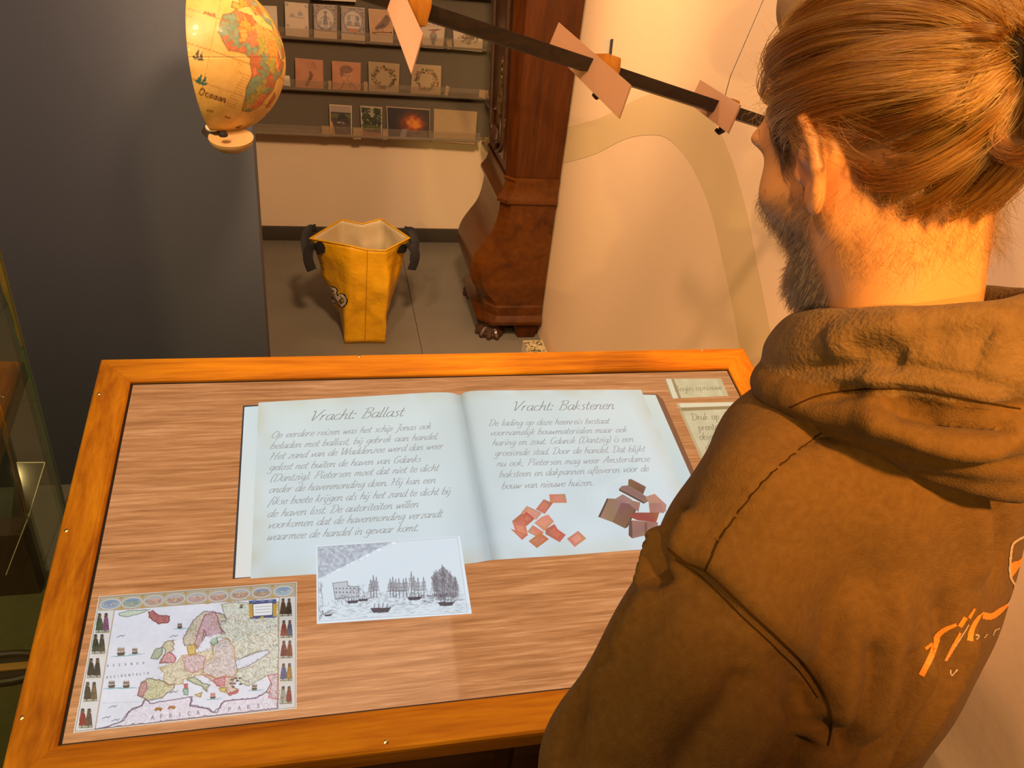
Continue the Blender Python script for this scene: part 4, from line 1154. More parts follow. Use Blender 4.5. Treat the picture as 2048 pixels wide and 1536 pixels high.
for (cx, cy, c1, c2) in [(402, 440, (74, 84, 58), (126, 76, 108)), (372, 600, (58, 60, 50), (74, 66, 54)), (338, 780, (40, 38, 38), (44, 40, 38)), (312, 960, (64, 50, 42), (106, 86, 58)), (275, 1160, (140, 42, 44), (90, 68, 58))]:
    couple(cx, cy, .95, c1, c2)
for (cx, cy, c1, c2) in [(1790, 322, (72, 52, 36), (62, 48, 38)), (1795, 486, (124, 54, 44), (70, 76, 96)), (1795, 640, (104, 44, 40), (116, 62, 38)), (1793, 812, (76, 82, 120), (150, 110, 48)), (1790, 985, (150, 150, 132), (124, 42, 42))]:
    couple(cx, cy, .86, c1, c2)
for i in range(1, 5):
    K.line([mp_(400 - i * 36, 352 + i * 172), mp_(478 - i * 26, 345 + i * 172)], 2, (196, 180, 150)); K.line([mp_(1738, 250 + i * 162), mp_(1868, 245 + i * 160)], 2, (196, 180, 150))
K.line(ml('490 345,1738 250,1726 1086,345 1245'), 5, (176, 150, 128), 1, True)

LANDS = [
 # (outline, fill, edge colour, density of detail)
 ('1010 560,1090 420,1170 355,1250 360,1320 380,1340 420,1300 440,1280 470,1330 520,1300 540,1220 548,1180 530,1150 600,1120 640,1060 600,1020 615', (196, 184, 160), (92, 84, 92)),
 ('1180 380,1250 360,1270 400,1290 470,1300 520,1186 545,1172 490,1150 600,1120 625,1100 600,1120 520,1150 440', (196, 158, 172), (150, 60, 90)),
 ('1300 300,1400 285,1500 290,1730 285,1730 1086,1640 960,1680 900,1650 840,1500 920,1450 900,1400 850,1430 790,1560 720,1660 670,1600 650,1500 680,1440 720,1390 700,1380 640,1350 560,1220 548,1330 520,1290 470,1340 420', (206, 206, 190), (140, 134, 110)),
 ('1220 600,1350 560,1400 640,1400 720,1430 790,1380 860,1340 840,1260 860,1160 820,1160 740,1230 690', (206, 190, 188), (190, 130, 70)),
 ('830 780,960 745,1000 690,1080 680,1180 650,1230 620,1240 700,1160 760,1160 830,1090 850,1010 870,1010 900,900 912,860 880,870 820', (212, 200, 168), (176, 140, 80)),
 ('1010 700,1120 680,1180 700,1160 790,1080 820,1020 790', (208, 178, 186), (170, 100, 110)),
 ('670 990,690 900,740 862,860 880,900 912,950 905,930 950,880 980,850 1010,740 1030,720 1010', (196, 188, 142), (96, 84, 84)),
 ('670 990,690 900,735 880,730 930,712 1000', (190, 130, 142), (150, 60, 90)),
 ('1040 870,1100 850,1160 900,1215 912,1190 935,1190 965,1150 920,1080 890', (176, 184, 150), (86, 90, 84)),
 ('1100 985,1160 965,1140 1000', (206, 186, 110), (150, 120, 60)), ('1016 905,1044 900,1042 935,1020 935', (196, 86, 96), (150, 50, 60)), ('1014 945,1050 940,1046 985,1018 985', (140, 176, 150), (80, 120, 100)),
 ('1160 830,1260 860,1340 850,1400 860,1380 920,1420 940,1400 975,1350 980,1330 930,1290 930,1240 890', (206, 176, 158), (150, 90, 60)), ('1240 870,1330 850,1320 915,1270 915', (206, 130, 146), (170, 70, 90)), ('1352 975,1430 950,1420 968,1360 988', (196, 80, 90), (150, 50, 60)), ('1285 935,1340 925,1330 965,1295 960', (200, 180, 90), (150, 120, 50)),
 ('830 745,870 680,880 640,850 620,880 585,935 575,935 640,920 665,955 710,940 740', (196, 186, 150), (110, 90, 80)), ('838 745,868 690,900 660,950 700,950 735', (204, 140, 158), (160, 60, 90)), ('765 712,800 640,850 628,855 670,820 715', (158, 170, 140), (80, 92, 84)),
 ('750 360,780 350,830 385,910 392,900 440,820 448,752 400', (160, 84, 82), (120, 50, 56)), ('525 370,600 350,760 340,700 365,590 395,530 388', (186, 196, 176), (120, 130, 118)),
 ('1040 620,1090 600,1110 625,1100 680,1050 680', (196, 166, 72), (150, 110, 40)), ('1210 560,1260 550,1280 590,1240 610,1210 590', (150, 172, 146), (90, 110, 90)),
 ('400 1240,560 1180,620 1090,700 1065,720 1020,760 1050,900 1030,1080 1000,1060 1060,1200 1090,1240 1120,1290 1080,1320 1030,1560 1010,1640 965,1680 980,1726 1020,1726 1086,345 1245', (216, 206, 216), (96, 70, 96)),
 ('1650 840,1680 900,1660 1000,1726 1020,1726 830', (208, 186, 192), (190, 70, 90)),
]
for s, fill, edge in LANDS:
    P_ = ml(s); m_ = K.mask(P_).astype(float)
    K.put(m_, fill, .85)
    K.a += (m_ * (vnoise(K.h, K.w, 3, int(gm.integers(1, 99))) - .5) * 34)[..., None]
    jig = []
    for i in range(len(P_)):
        a = np.array(P_[i]); b_ = np.array(P_[(i + 1) % len(P_)]); k = max(2, int(np.linalg.norm(b_ - a) / 9))
        for j in range(k): jig.append(tuple(a + (b_ - a) * j / k + gm.normal(0, 1.7, 2)))
    K.line(jig, 6, edge, .28, True); K.line(jig, 3.0, edge, .9, True)
# Black Sea, Baltic, rivers, towns
K.poly(ml('1405 730,1440 715,1560 668,1650 645,1665 665,1600 710,1500 770,1420 795,1405 770'), (212, 214, 226)); K.line(ml('1405 730,1440 715,1560 668,1650 645,1665 665,1600 710,1500 770,1420 795'), 3.5, (92, 84, 100), .9, True)
K.poly(ml('1120 640,1180 545,1300 520,1270 548,1225 560,1205 600,1230 640,1180 650,1130 665'), (214, 216, 228))
landmask = np.zeros((K.h, K.w), bool)
for s, f_, e_ in LANDS[:10] + LANDS[12:13] + LANDS[16:19]: landmask |= K.mask(ml(s))
cnt = 0
while cnt < 4600:
    x = gm.uniform(0, MWU); y = gm.uniform(0, MHU); i = min(int(x / MWU * K.w), K.w - 1); j = min(int(y / MHU * K.h), K.h - 1)
    if not landmask[j, i]: 
        continue
    cnt += 1
    if cnt % 5 == 0:
        a = gm.uniform(0, 6.3); pts = [(x, y)]
        for k in range(4): a += gm.normal(0, .6); pts.append((pts[-1][0] + 6 * math.cos(a), pts[-1][1] + 6 * math.sin(a)))
        K.line(pts, 1.3, [(150, 136, 84), (120, 130, 90), (150, 110, 80), (110, 104, 100)][cnt // 5 % 4], .8)
    else: K.ell(x, y, gm.uniform(.8, 2.0), gm.uniform(.6, 1.2), [(120, 100, 90), (150, 96, 96), (232, 226, 214), (128, 128, 84)][cnt % 4], .75)
for (x, y) in [(1380, 870), (1400, 900), (1370, 900), (1420, 880), (1390, 925), (1440, 860), (1410, 860), (1445, 905)]: K.ell(*mp_(x, y), 7, 5, (52, 50, 52), .85)
K.line(ml('1105 850,1140 870,1200 900'), 5, (214, 216, 228)); K.line(ml('345 1248,440 1225,540 1190,600 1110,700 1068,720 1030'), 4, (80, 62, 80), .9)
K.line(ml('1060 1000,1080 1030,1060 1070,1190 1090,1230 1118,1270 1118,1300 1050,1340 1030,1560 1012,1640 965,1675 900'), 4, (84, 64, 88), .9)
# ships and beasts


def ship(cx, cy, s, hull=(120, 92, 74), sea=True):
    if sea:
        for k in range(7): K.line([mp_(cx - 60 * s + k * 8, cy + 22 * s + gm.uniform(-4, 6)), mp_(cx + 10 * s + k * 12 * s, cy + 16 * s + gm.uniform(-5, 5))], 2.4, (120, 168, 178), .6)
    K.poly([mp_(cx - 26 * s, cy), mp_(cx + 26 * s, cy - 4 * s), mp_(cx + 18 * s, cy + 16 * s), mp_(cx - 18 * s, cy + 18 * s)], (86, 64, 56))
    for k in (-14, 0, 14):
        K.line([mp_(cx + k * s, cy), mp_(cx + (k + 2) * s, cy - 34 * s)], 2, (90, 76, 70)); K.poly([mp_(cx + (k - 8) * s, cy - 26 * s), mp_(cx + (k + 8) * s, cy - 28 * s), mp_(cx + (k + 7) * s, cy - 8 * s), mp_(cx + (k - 7) * s, cy - 6 * s)], hull, .8)


ship(540, 668, 1.3, (150, 120, 96)); ship(645, 662, .95); ship(985, 470, .8); ship(470, 915, 1.1); ship(580, 915, 1.1); ship(1550, 935, .9); ship(1235, 1000, .9, (190, 110, 100)); ship(1450, 320, .5)
for x, y in ((540, 545), (940, 545), (430, 1160), (500, 1180), (480, 1078), (940, 968), (910, 970)):
    K.line([mp_(x - 30, y + 6), mp_(x, y - 8), mp_(x + 14, y - 2), mp_(x + 30, y - 12)], 4, (104, 104, 112), .8)
for x, y in ((825, 1095), (925, 1082)):
    K.poly([mp_(x - 34, y + 8), mp_(x - 20, y - 14), mp_(x + 18, y - 14), mp_(x + 34, y - 4), mp_(x + 20, y + 10)], (164, 110, 60)); K.line([mp_(x - 20, y + 16), mp_(x - 22, y + 2)], 3, (110, 70, 40)); K.line([mp_(x + 14, y + 14), mp_(x + 12, y + 2)], 3, (110, 70, 40))
# title box
K.poly(ml('1508 275,1718 262,1716 400,1516 412'), (76, 84, 128)); K.poly(ml('1506 300,1534 296,1540 400,1512 404'), (190, 150, 60)); K.poly(ml('1690 300,1722 292,1716 392,1690 396'), (190, 150, 60))
K.poly(ml('1538 300,1688 288,1686 382,1542 392'), (228, 226, 228)); K.line(ml('1538 300,1688 288,1686 382,1542 392'), 3, (60, 60, 80), 1, True)
for k in range(3): K.line([mp_(1556, 322 + k * 22), mp_(1672, 314 + k * 22)], 3, (130, 126, 136), .8)
for x in (1550, 1612, 1670): K.ell(*mp_(x, 274), 13, 7, (120, 130, 170))
K.ell(*mp_(1608, 400), 10, 6, (196, 160, 60))
# lettering on the map
def letters(txt, x0, y0, x1, y1, h, c=(120, 110, 122), wd=3.2):
    n = len(txt)
    for i, ch in enumerate(txt):
        if ch == ' ': continue
        t = i / max(n - 1, 1); bx = x0 + (x1 - x0) * t; by = y0 + (y1 - y0) * t
        R_ = lambda a, b_: mp_(bx + a * h * .62, by - b_ * h)
        S = {'A': [[(0, 0), (.5, 1), (1, 0)], [(.2, .4), (.8, .4)]], 'F': [[(0, 0), (0, 1), (.9, 1)], [(0, .5), (.7, .5)]], 'R': [[(0, 0), (0, 1), (.8, .9), (.8, .6), (0, .5), (1, 0)]], 'I': [[(.4, 0), (.4, 1)]], 'C': [[(1, .85), (.5, 1), (0, .5), (.5, 0), (1, .15)]],
             'P': [[(0, 0), (0, 1), (.8, .9), (.8, .55), (0, .5)]], 'S': [[(1, .85), (.4, 1), (.1, .7), (.9, .35), (.6, 0), (0, .12)]], 'O': [[(.5, 0), (0, .5), (.5, 1), (1, .5), (.5, 0)]], 'E': [[(.9, 0), (0, 0), (0, 1), (.9, 1)], [(0, .5), (.7, .5)]], 'N': [[(0, 0), (0, 1), (1, 0), (1, 1)]],
             'U': [[(0, 1), (.1, .1), (.9, .1), (1, 1)]], 'D': [[(0, 0), (0, 1), (.9, .7), (.9, .3), (0, 0)]], 'T': [[(.5, 0), (.5, 1)], [(0, 1), (1, 1)]], 'L': [[(0, 1), (0, 0), (.8, 0)]]}[ch]
        for st in S: K.line([R_(*q_) for q_ in st], wd, c, .9)


letters('AFRICA', 770, 1172, 1115, 1135, 30); letters('PARS', 1355, 1110, 1570, 1085, 30)
letters('OCEANUS', 435, 775, 705, 752, 16, wd=2.4); letters('OCCIDENTALIS', 430, 862, 740, 830, 16, wd=2.4); letters('ASIA', 1640, 482, 1708, 470, 16, wd=2.2); letters('ARS', 1668, 625, 1712, 612, 14, wd=2.2)
K.line(ml('400 1050,690 1038'), 2, (150, 140, 156), .5)
K.line([(2, 2), (MWU - 2, 2), (MWU - 2, MHU - 2), (2, MHU - 2)], 5, (226, 214, 196), 1, True); K.line([(7, 7), (MWU - 7, 7), (MWU - 7, MHU - 7), (7, MHU - 7)], 3, (120, 104, 84), .8, True)
o_, _ = lit_sheet('map_image', K, MQ, 0.0008)
o_['label'] = 'old coloured map of Europe with costume figures in its borders'
# ---------------------------------------------------------------- glass show case left of the console
M_glass = glass('green_edge_glass', (0.86, 0.93, 0.86), 0.0)
M_gedge = mat('glass_edge', (0.02, 0.07, 0.045), 0.15)
M_green = mat('green_baize', (0.055, 0.052, 0.016), 0.95, noise=(30, (0.075, 0.068, 0.022), .3), bump=(300, .3))
M_gold = mat('brass_rod', (0.85, 0.55, 0.22), 0.2, metal=1.0)
M_dkw = mat('dark_stained_wood', (0.030, 0.018, 0.010), 0.5)
M_ocher = mat('ochre_lining', (0.20, 0.11, 0.015), 0.9)
gx = -0.425; gy = 1.135; gz = 0.616
vit = empty('glass_showcase', (-0.95, 0.5, 0.0), 'tall glass showcase with a green deck, left of the console', 'showcase')
MB().box((-1.5, -0.9, 0.0), (gx - .004, gy + .004, gz - .03)).build('cabinet_base', M_dkw, vit, bevel=.003)
MB().box((-1.5, -0.9, gz - .0295), (gx - .010, gy - .004, gz)).build('deck', M_green, vit)
MB().box((gx - .006, -0.9, gz - .029), (gx, gy, 2.05)).build('glass_pane', M_glass, vit)
MB().box((-1.5, gy + .0005, gz - .029), (gx, gy + .0065, 2.05)).build('glass_pane', M_glass, vit)
MB().box((gx - .0062, gy + .0003, gz - .0292), (gx + .0005, gy + .0068, 2.051)).build('glass_edge', M_gedge, vit)
MB().box((-1.5, -.9, 2.052), (gx, gy + .006, 2.058)).build('glass_pane', M_glass, vit)
MB().box((-0.66, gy - .055, gz), (-0.475, gy - .012, gz + .135)).build('back_rail', M_dkw, vit)
st = empty('acrylic_stand', (-.49, 1.05, gz), 'clear acrylic stand with a brass rod inside the glass showcase', 'stand')
A = on_y((90, 925), 1.118); B = on_y((33, 925), 1.118); C_ = on_y((12, 1150), 1.06); D = on_y((58, 1030), 1.06)
MB().hexa([A, B, C_, D, A + [0, .003, 0], B + [0, .003, 0], C_ + [0, .003, 0], D + [0, .003, 0]]).build('clear_panel', M_acr, st)
for a, b in ((A, D), (A, B), (D, C_)): MB().tube([a, b], .0008, 6).build('panel_edge', mat('panel_edge', (.55, .50, .34), .2), st)
MB().tube([on_y((-30, 700), 1.03), on_y((54, 1036), 1.06)], .0022, 8).build('brass_rod', M_gold, st, smooth=True)
MB().tube([on_y((-6, 800), 1.04), on_y((46, 1024), 1.055)], .0010, 8).build('brass_rod', M_gold, st, smooth=True)
c = on_z((10, 1338), gz + .004)
dish = empty('oval_dish', tuple(c), 'brown oval dish with a tan strip on the green showcase deck', 'dish')
ov = [(c[0] + .060 * math.cos(t), c[1] + .026 * math.sin(t), gz + .006) for t in np.linspace(0, 2 * math.pi, 30, endpoint=False)]
MB().tube(ov, .006, 8, closed=True).build('rim', M_dkw, dish, smooth=True)
m = MB(); m.prism([(x + 0, y, gz + .001) for x, y, z in ov], (0, 0, .004)); m.build('base', M_dkw, dish)
MB().box((c[0] - .05, c[1] - .006, gz + .0052), (c[0] + .040, c[1] + .007, gz + .009)).build('strip', mat('tan_strip', (.30, .15, .03), .6), dish, bevel=.001)
pn = empty('notice_board', (-.75, 1.0, gz), 'ochre backed wooden notice board inside the glass showcase', 'board')
MB().box((-1.15, 1.02, gz + .001), (-.70, 1.045, 1.75)).build('board', M_ocher, pn, bevel=.002)
MB().box((-.70, 1.015, gz + .001), (-.665, 1.05, 1.75)).build('post', mat('ochre_post', (.26, .13, .02), .6), pn, bevel=.002)

# ---------------------------------------------------------------- half globe
G0 = np.array([-0.212, 1.836, 1.321]); GR = 0.150
wv = CAM - G0; wv /= np.linalg.norm(wv); r0 = RW[:, 0] - wv * RW[:, 0].dot(wv); r0 /= np.linalg.norm(r0); u0 = np.cross(wv, r0)
ga = math.radians(18.5)
gE = r0 * math.cos(ga) - u0 * math.sin(ga); gN = r0 * math.sin(ga) + u0 * math.cos(ga)
lat0 = math.radians(-5); lon0 = math.radians(-20)
axN = gN * math.cos(lat0) + wv * math.sin(lat0)          # true north axis
axM = wv * math.cos(lat0) - gN * math.sin(lat0)          # equator point at lon0
W_ = Pic(960, 480, (212, 168, 88), 360, 180)             # x = lon + 180, y = 90 - lat
W_.noise(22, 9, 3).noise(5, 5, 8)


def ll(s): return [(float(a.split()[0]) + 180, 90 - float(a.split()[1])) for a in s.split(',')]


def region(outline, seeds, cols, edge=(150, 92, 40)):
    if len(seeds) == 1: seeds = seeds + [(seeds[0][0] + 90, seeds[0][1])]; cols = cols * 2
    P_ = ll(outline); m_ = W_.mask(P_)
    sx = np.array([s[0] + 180 for s in seeds]); sy = np.array([90 - s[1] for s in seeds])
    wob = (vnoise(W_.h, W_.w, 7, 31) - .5) * 7; wob2 = (vnoise(W_.h, W_.w, 7, 32) - .5) * 7
    j, i = np.nonzero(m_); X = W_.X[j, i] + wob[j, i]; Y = W_.Y[j, i] + wob2[j, i]
    d = (X[:, None] - sx) ** 2 + (Y[:, None] - sy) ** 2; k = d.argmin(1); ds = np.sort(d, 1)
    c = np.array(cols, float)[k % len(cols)] if len(cols) == len(seeds) else np.array(cols, float)[k % len(cols)]
    b_ = np.clip((np.sqrt(ds[:, 1]) - np.sqrt(ds[:, 0])) / .9, 0, 1)[:, None]
    W_.a[j, i] = (c * b_ + np.array(edge, float) * (1 - b_)) + ((vnoise(W_.h, W_.w, 4, 40)[j, i] - .5) * 24)[:, None]
    W_.line(P_, 1.1, (120, 84, 48), .7, True)


TE, OR, PK, OL, RD, TN = (116, 134, 104), (216, 138, 56), (206, 112, 74), (156, 146, 66), (172, 98, 62), (196, 146, 70)
region('-17 21,-16 28,-10 31,-6 36,10 37,11 34,20 32,32 31,35 28,37 21,43 12,51 12,48 4,40 -3,40 -11,35 -20,35 -25,31 -30,27 -34,20 -35,18 -33,12 -17,13 -6,9 1,9 4,4 6,-4 5,-8 4,-13 9,-17 14',
       [(-10, 28), (-5, 33), (-8, 20), (-12, 14), (2, 27), (9, 34), (0, 18), (-2, 12), (-8, 8), (0, 8), (9, 18), (8, 9), (17, 27), (28, 27), (18, 15), (30, 15), (12, 5), (20, 6), (14, 0), (12, -3), (24, -2), (30, 5), (38, 6), (44, 9), (46, 4), (37, 0), (34, -6), (17, -12), (27, -14), (34, -13), (37, -16), (30, -19), (23, -22), (17, -22), (24, -29), (30, -27), (28, -32), (20, -32)],
       [TE, PK, TE, TE, OR, RD, TN, TE, RD, RD, PK, TE, TN, TN, OL, OR, RD, TE, RD, PK, TE, OL, OR, RD, TE, TE, RD, TE, OL, TE, RD, PK, OL, TE, TN, PK, TE, OL])
region('44 -12,50 -15,50 -17,47 -25,44 -25,43 -20', [(46, -18)], [RD])
region('-10 37,-9 43,-2 43,-2 48,-5 48,2 51,8 54,8 57,12 56,12 54,20 54,28 60,22 60,25 65,18 62,10 59,5 60,5 62,15 69,25 71,40 67,60 69,75 72,110 76,140 72,170 69,180 66,160 60,142 59,135 54,140 48,128 40,122 38,121 30,108 21,106 10,100 14,98 8,94 17,88 22,80 14,77 8,73 18,66 25,57 26,50 30,56 24,59 22,52 16,44 13,39 21,35 29,36 36,27 37,24 40,19 42,13 45,16 41,18 40,15 38,9 44,3 43,-1 37',
       [(-4, 40), (2, 47), (10, 51), (12, 43), (20, 50), (20, 44), (25, 62), (15, 64), (35, 50), (38, 60), (34, 39), (45, 24), (48, 30), (42, 34), (54, 32), (66, 34), (78, 22), (60, 46), (75, 50), (95, 62), (90, 35), (110, 34), (105, 46), (120, 62), (100, 18), (50, 20), (45, 16), (57, 21)],
       [OL, OR, PK, TN, TE, RD, OL, TE, OR, TN, TE, OL, TE, TN, RD, OR, PK, TE, OL, TN, OR, TE, PK, OL, TE, RD, TE, OL])
region('-80 8,-72 12,-62 10,-50 0,-35 -6,-39 -15,-48 -27,-57 -36,-65 -42,-68 -52,-74 -50,-72 -30,-70 -18,-81 -5', [(-60, -8), (-45, -12), (-70, -12), (-65, -35), (-72, 4), (-64, 6), (-58, -22), (-71, -35)], [OR, OR, PK, TE, OL, PK, TE, RD])
region('-168 66,-160 58,-130 55,-124 40,-110 24,-97 18,-90 20,-97 28,-82 29,-80 26,-76 36,-70 43,-60 47,-56 52,-65 60,-80 62,-95 68,-120 70', [(-100, 60), (-100, 40), (-105, 25), (-70, 52), (-150, 65)], [PK, OL, OR, TN, TE])
region('114 -22,122 -18,131 -12,142 -11,153 -27,147 -38,130 -32,116 -35', [(120, -25), (134, -22), (146, -25)], [PK, OR, OL])
region('-180 -72,-120 -73,-60 -66,-20 -71,40 -68,100 -66,150 -69,180 -72,180 -90,-180 -90', [(-100, -80), (0, -80), (100, -80)], [(110, 104, 44), (104, 100, 42), (112, 102, 40)])
# inland sea, parallels, relief strokes
W_.poly(ll('-5 36,3 42,9 44,13 38,18 40,20 36,27 36,35 36,34 32,20 31,11 34,10 37'), (214, 170, 96), .95); W_.poly(ll('33 28,43 13,45 14,38 22,35 28'), (222, 180, 110), 1); W_.line(ll('48 30,52 27,56 26'), 2.4, (222, 180, 110)); W_.poly(ll('28 42,40 42,38 46,30 46'), (214, 170, 96), .9)
for la in (0, 23.5, -23.5, 60, -66): W_.line([(0, 90 - la), (360, 90 - la)], .55, (140, 94, 40), .55 if la else .95)
for lo_ in (-60, -20, 20, 60): W_.line([(lo_ + 180, 0), (lo_ + 180, 180)], .5, (150, 100, 44), .4)
gg = np.random.default_rng(3)
for k in range(260):
    x = gg.uniform(105, 260); y = gg.uniform(15, 150); a = gg.normal(.1, .35); L_ = gg.uniform(2, 8)
    if W_.a[int(y / 180 * 480), int(x / 360 * 960), 2] < 80: W_.line([(x, y), (x + L_ * math.cos(a), y + L_ * math.sin(a))], .7, (158, 102, 40), .55)
for k in range(13): W_.line([(180 + 6 - k * .4, 98 + k * 2.2), (180 + 11, 98.3 + k * 2.2)], .5, (140, 90, 36), .7)
# little ships and beasts on the ocean
for lo_, la, c_, s in ((-27, -6, (66, 60, 44), 1.0), (-51, -12, (54, 54, 46), 1.1), (-22, -22, (50, 92, 84), 1.2), (-36, -20, (110, 72, 40), 1.0), (62, -28, (70, 50, 30), .9), (-60, -38, (120, 50, 40), .9), (55, -52, (60, 50, 36), 1), (38, -50, (60, 52, 34), 1)):
    x = lo_ + 180; y = 90 - la
    W_.poly([(x - 4 * s, y + 1), (x + 4 * s, y + 1), (x + 3 * s, y + 3), (x - 3 * s, y + 3)], c_); W_.poly([(x - 2.6 * s, y + 1), (x - .4 * s, y - 4.5 * s), (x + .2 * s, y + .6)], c_); W_.poly([(x + .6 * s, y + .6), (x + 2 * s, y - 3.6 * s), (x + 3 * s, y + .6)], c_)
# ocean name in old lettering
def glob_text(txt, lon, lat, h, step, c_=(96, 60, 30), wd=.8):
    x = lon + 180.0
    for ch in txt:
        if ch in GL and GL[ch][1]:
            for s in GL[ch][1].split('|'):
                pts = [tuple(map(float, q_.split())) for q_ in s.split(',')]
                pts = catmull(pts, 3) if len(pts) > 2 else pts
                W_.line([(x + p[0] * h, 90 - lat - p[1] * h * 1.0) for p in pts], wd, c_, .95)
        x += (GL[ch][0] + 1.4) * h * step
glob_text('Atlantische', -75, -27, .62, 1.0); glob_text('Oceaan', -22, -33, .60, 1.0)
for lo_, la, t_ in ((-60, -50, 'oceaan'), (-25, -57, 'zuid'), (-30, 24, 'wendt'), (8, -46, 'kaap'), (-55, 12, 'passaat'), (-12, -45, 'oost')):
    glob_text(t_, lo_, la, .30, 1.0, (140, 90, 36), .55)

gn = r0 * math.cos(math.radians(14)) + wv * math.sin(math.radians(14))        # the half that is kept
ga_ = np.cross(gn, u0); ga_ /= np.linalg.norm(ga_); gb_ = np.cross(gn, ga_)
th, ph_ = np.meshgrid(np.linspace(0.0015, math.pi / 2, 190), np.linspace(0, 2 * math.pi, 421), indexing='ij')
Dv = gn * np.cos(th)[..., None] + (ga_ * np.cos(ph_)[..., None] + gb_ * np.sin(ph_)[..., None]) * np.sin(th)[..., None]
lat = np.arcsin(np.clip(Dv @ axN, -1, 1)); lon = np.arctan2(Dv @ gE, Dv @ axM) + lon0
li = (((np.degrees(lon) + 180) % 360) / 360 * W_.w).astype(int) % W_.w; lj = np.clip(((90 - np.degrees(lat)) / 180 * W_.h).astype(int), 0, W_.h - 1)
Cg = lin(np.clip(W_.a[lj, li], 0, 255))
i = np.arange(th.size).reshape(th.shape)
Qg = np.stack([i[:-1, :-1], i[1:, :-1], i[1:, 1:], i[:-1, 1:]], -1).reshape(-1, 4)
gl_e = empty('half_globe', tuple(G0), 'antique yellow half globe showing Africa, hanging in front of the dark partition', 'globe')
me = mesh_np((G0 + Dv * GR).reshape(-1, 3), Qg)
ca = me.color_attributes.new('Col', 'FLOAT_COLOR', 'POINT'); cc = np.ones((th.size, 4), dtype=np.float32); cc[:, :3] = Cg.reshape(-1, 3); ca.data.foreach_set('color', cc.ravel())
M_glob = print_mat('globe_print', rough=.45, coat=.08)
shg = obj('globe_shell', me, M_glob, gl_e, smooth=True)
sg = shg.modifiers.new('thickness', 'SOLIDIFY'); sg.thickness = .004; sg.offset = -1
M_tan = mat('tan_wood', (.58, .36, .14), .45); M_ivory = mat('ivory_disc', (.75, .62, .40), .4)
S0 = at((430, 268), 1.68)
MB().lathe([(.001, 0), (.022, .002), (.025, .006), (.022, .010), (.001, .011)], S0, (u0 * .9 + wv * .44), 28).build('foot_disc', M_dkw, gl_e, smooth=True)
MB().lathe([(.001, -.002), (.015, 0), (.015, .003), (.001, .004)], S0 + u0 * .012 - r0 * .002, (u0 * .9 + wv * .44), 24).build('ivory_disc', M_ivory, gl_e, smooth=True)
cb = at((462, 274), 1.66); cn = (u0 * .92 + wv * .35); cn /= np.linalg.norm(cn)
prof_b = [(.044 * math.sin(t), -.030 * math.cos(t)) for t in np.linspace(.05, math.pi / 2, 10)]
MB().lathe(prof_b + [(.040, 0), (.001, -.004)], cb, cn, 28).build('foot_bowl', M_tan, gl_e, smooth=True)
MB().lathe([(.001, .000), (.009, .001), (.007, .007), (.003, .009)], at((447, 272), 1.63), cn, 14).build('foot_nut', M_black, gl_e, smooth=True)
MB().tube([G0 + axN * (GR - .01), G0 + axN * (GR + .05), G0 + np.array([.10, 0.02, .30]), (G0[0] + .11, G0[1] + .02, 3.0)], .005, 10).build('hanger_rod', M_dkw, gl_e, smooth=True)

# ---------------------------------------------------------------- cross-staff with three vanes
M_staff = wood('dark_staff_wood', (.010, .005, .002), (.034, .018, .007), axis=0, scale=9, rough=.5, ring=14)
M_edge = mat('staff_edge', (.22, .13, .06), .5)
M_sock = wood('vane_block_wood', (.34, .105, .008), (.56, .22, .025), axis=2, scale=8, rough=.4)
m = bpy.data.materials.new('frosted_vane'); m.use_nodes = True; nt = m.node_tree; nt.nodes.clear(); N = nt.nodes.new; L = nt.links.new
o_ = N('ShaderNodeOutputMaterial'); a_ = N('ShaderNodeBsdfDiffuse'); a_.inputs[0].default_value = (.74, .42, .23, 1); t_ = N('ShaderNodeBsdfTranslucent'); t_.inputs[0].default_value = (.85, .42, .18, 1); x1 = N('ShaderNodeMixShader'); x1.inputs[0].default_value = .45
tp = N('ShaderNodeBsdfTransparent'); tp.inputs[0].default_value = (1, .86, .70, 1); x2 = N('ShaderNodeMixShader'); x2.inputs[0].default_value = .20
gs = N('ShaderNodeBsdfGlossy'); gs.inputs['Roughness'].default_value = .35; fr = N('ShaderNodeFresnel'); x3 = N('ShaderNodeMixShader')
L(a_.outputs[0], x1.inputs[1]); L(t_.outputs[0], x1.inputs[2]); L(x1.outputs[0], x2.inputs[1]); L(tp.outputs[0], x2.inputs[2]); L(fr.outputs[0], x3.inputs[0]); L(x2.outputs[0], x3.inputs[1]); L(gs.outputs[0], x3.inputs[2]); L(x3.outputs[0], o_.inputs[0])
M_vane = m
s0 = at((848, 23), 1.02); s1 = at((1429, 213), 1.30); sd_ = s1 - s0; sl = np.linalg.norm(sd_); sd_ /= sl
sa = s0 - sd_ * .42; sb = s0 + sd_ * 0.64
cross = empty('cross_staff', tuple((sa + sb) / 2), 'long dark wooden cross-staff hanging slantwise above the console', 'staff')
su = np.cross(RW[:, 2], sd_); su /= np.linalg.norm(su)
if su[2] < 0: su = -su
sw = np.cross(sd_, su)
if sw.dot(CAM - s0) < 0: sw = -sw
su2 = su * math.cos(.30) + sw * math.sin(.30); sw2 = np.cross(sd_, su2); sw2 = sw2 if sw2.dot(CAM - s0) > 0 else -sw2
h_ = .0092
ring4 = lambda p: [p + su2 * h_ + sw2 * h_, p - su2 * h_ + sw2 * h_, p - su2 * h_ - sw2 * h_, p + su2 * h_ - sw2 * h_]
MB().prism(ring4(sa), sd_ * np.linalg.norm(sb - sa)).build('staff_bar', M_staff, cross, bevel=.0012)
for zz in (.30, .52, .72): 
    p = sa + sd_ * zz * 1.4
    MB().prism([q_ for q_ in ring4(p)], sd_ * .0015).build('scale_mark', M_edge, cross) if False else None
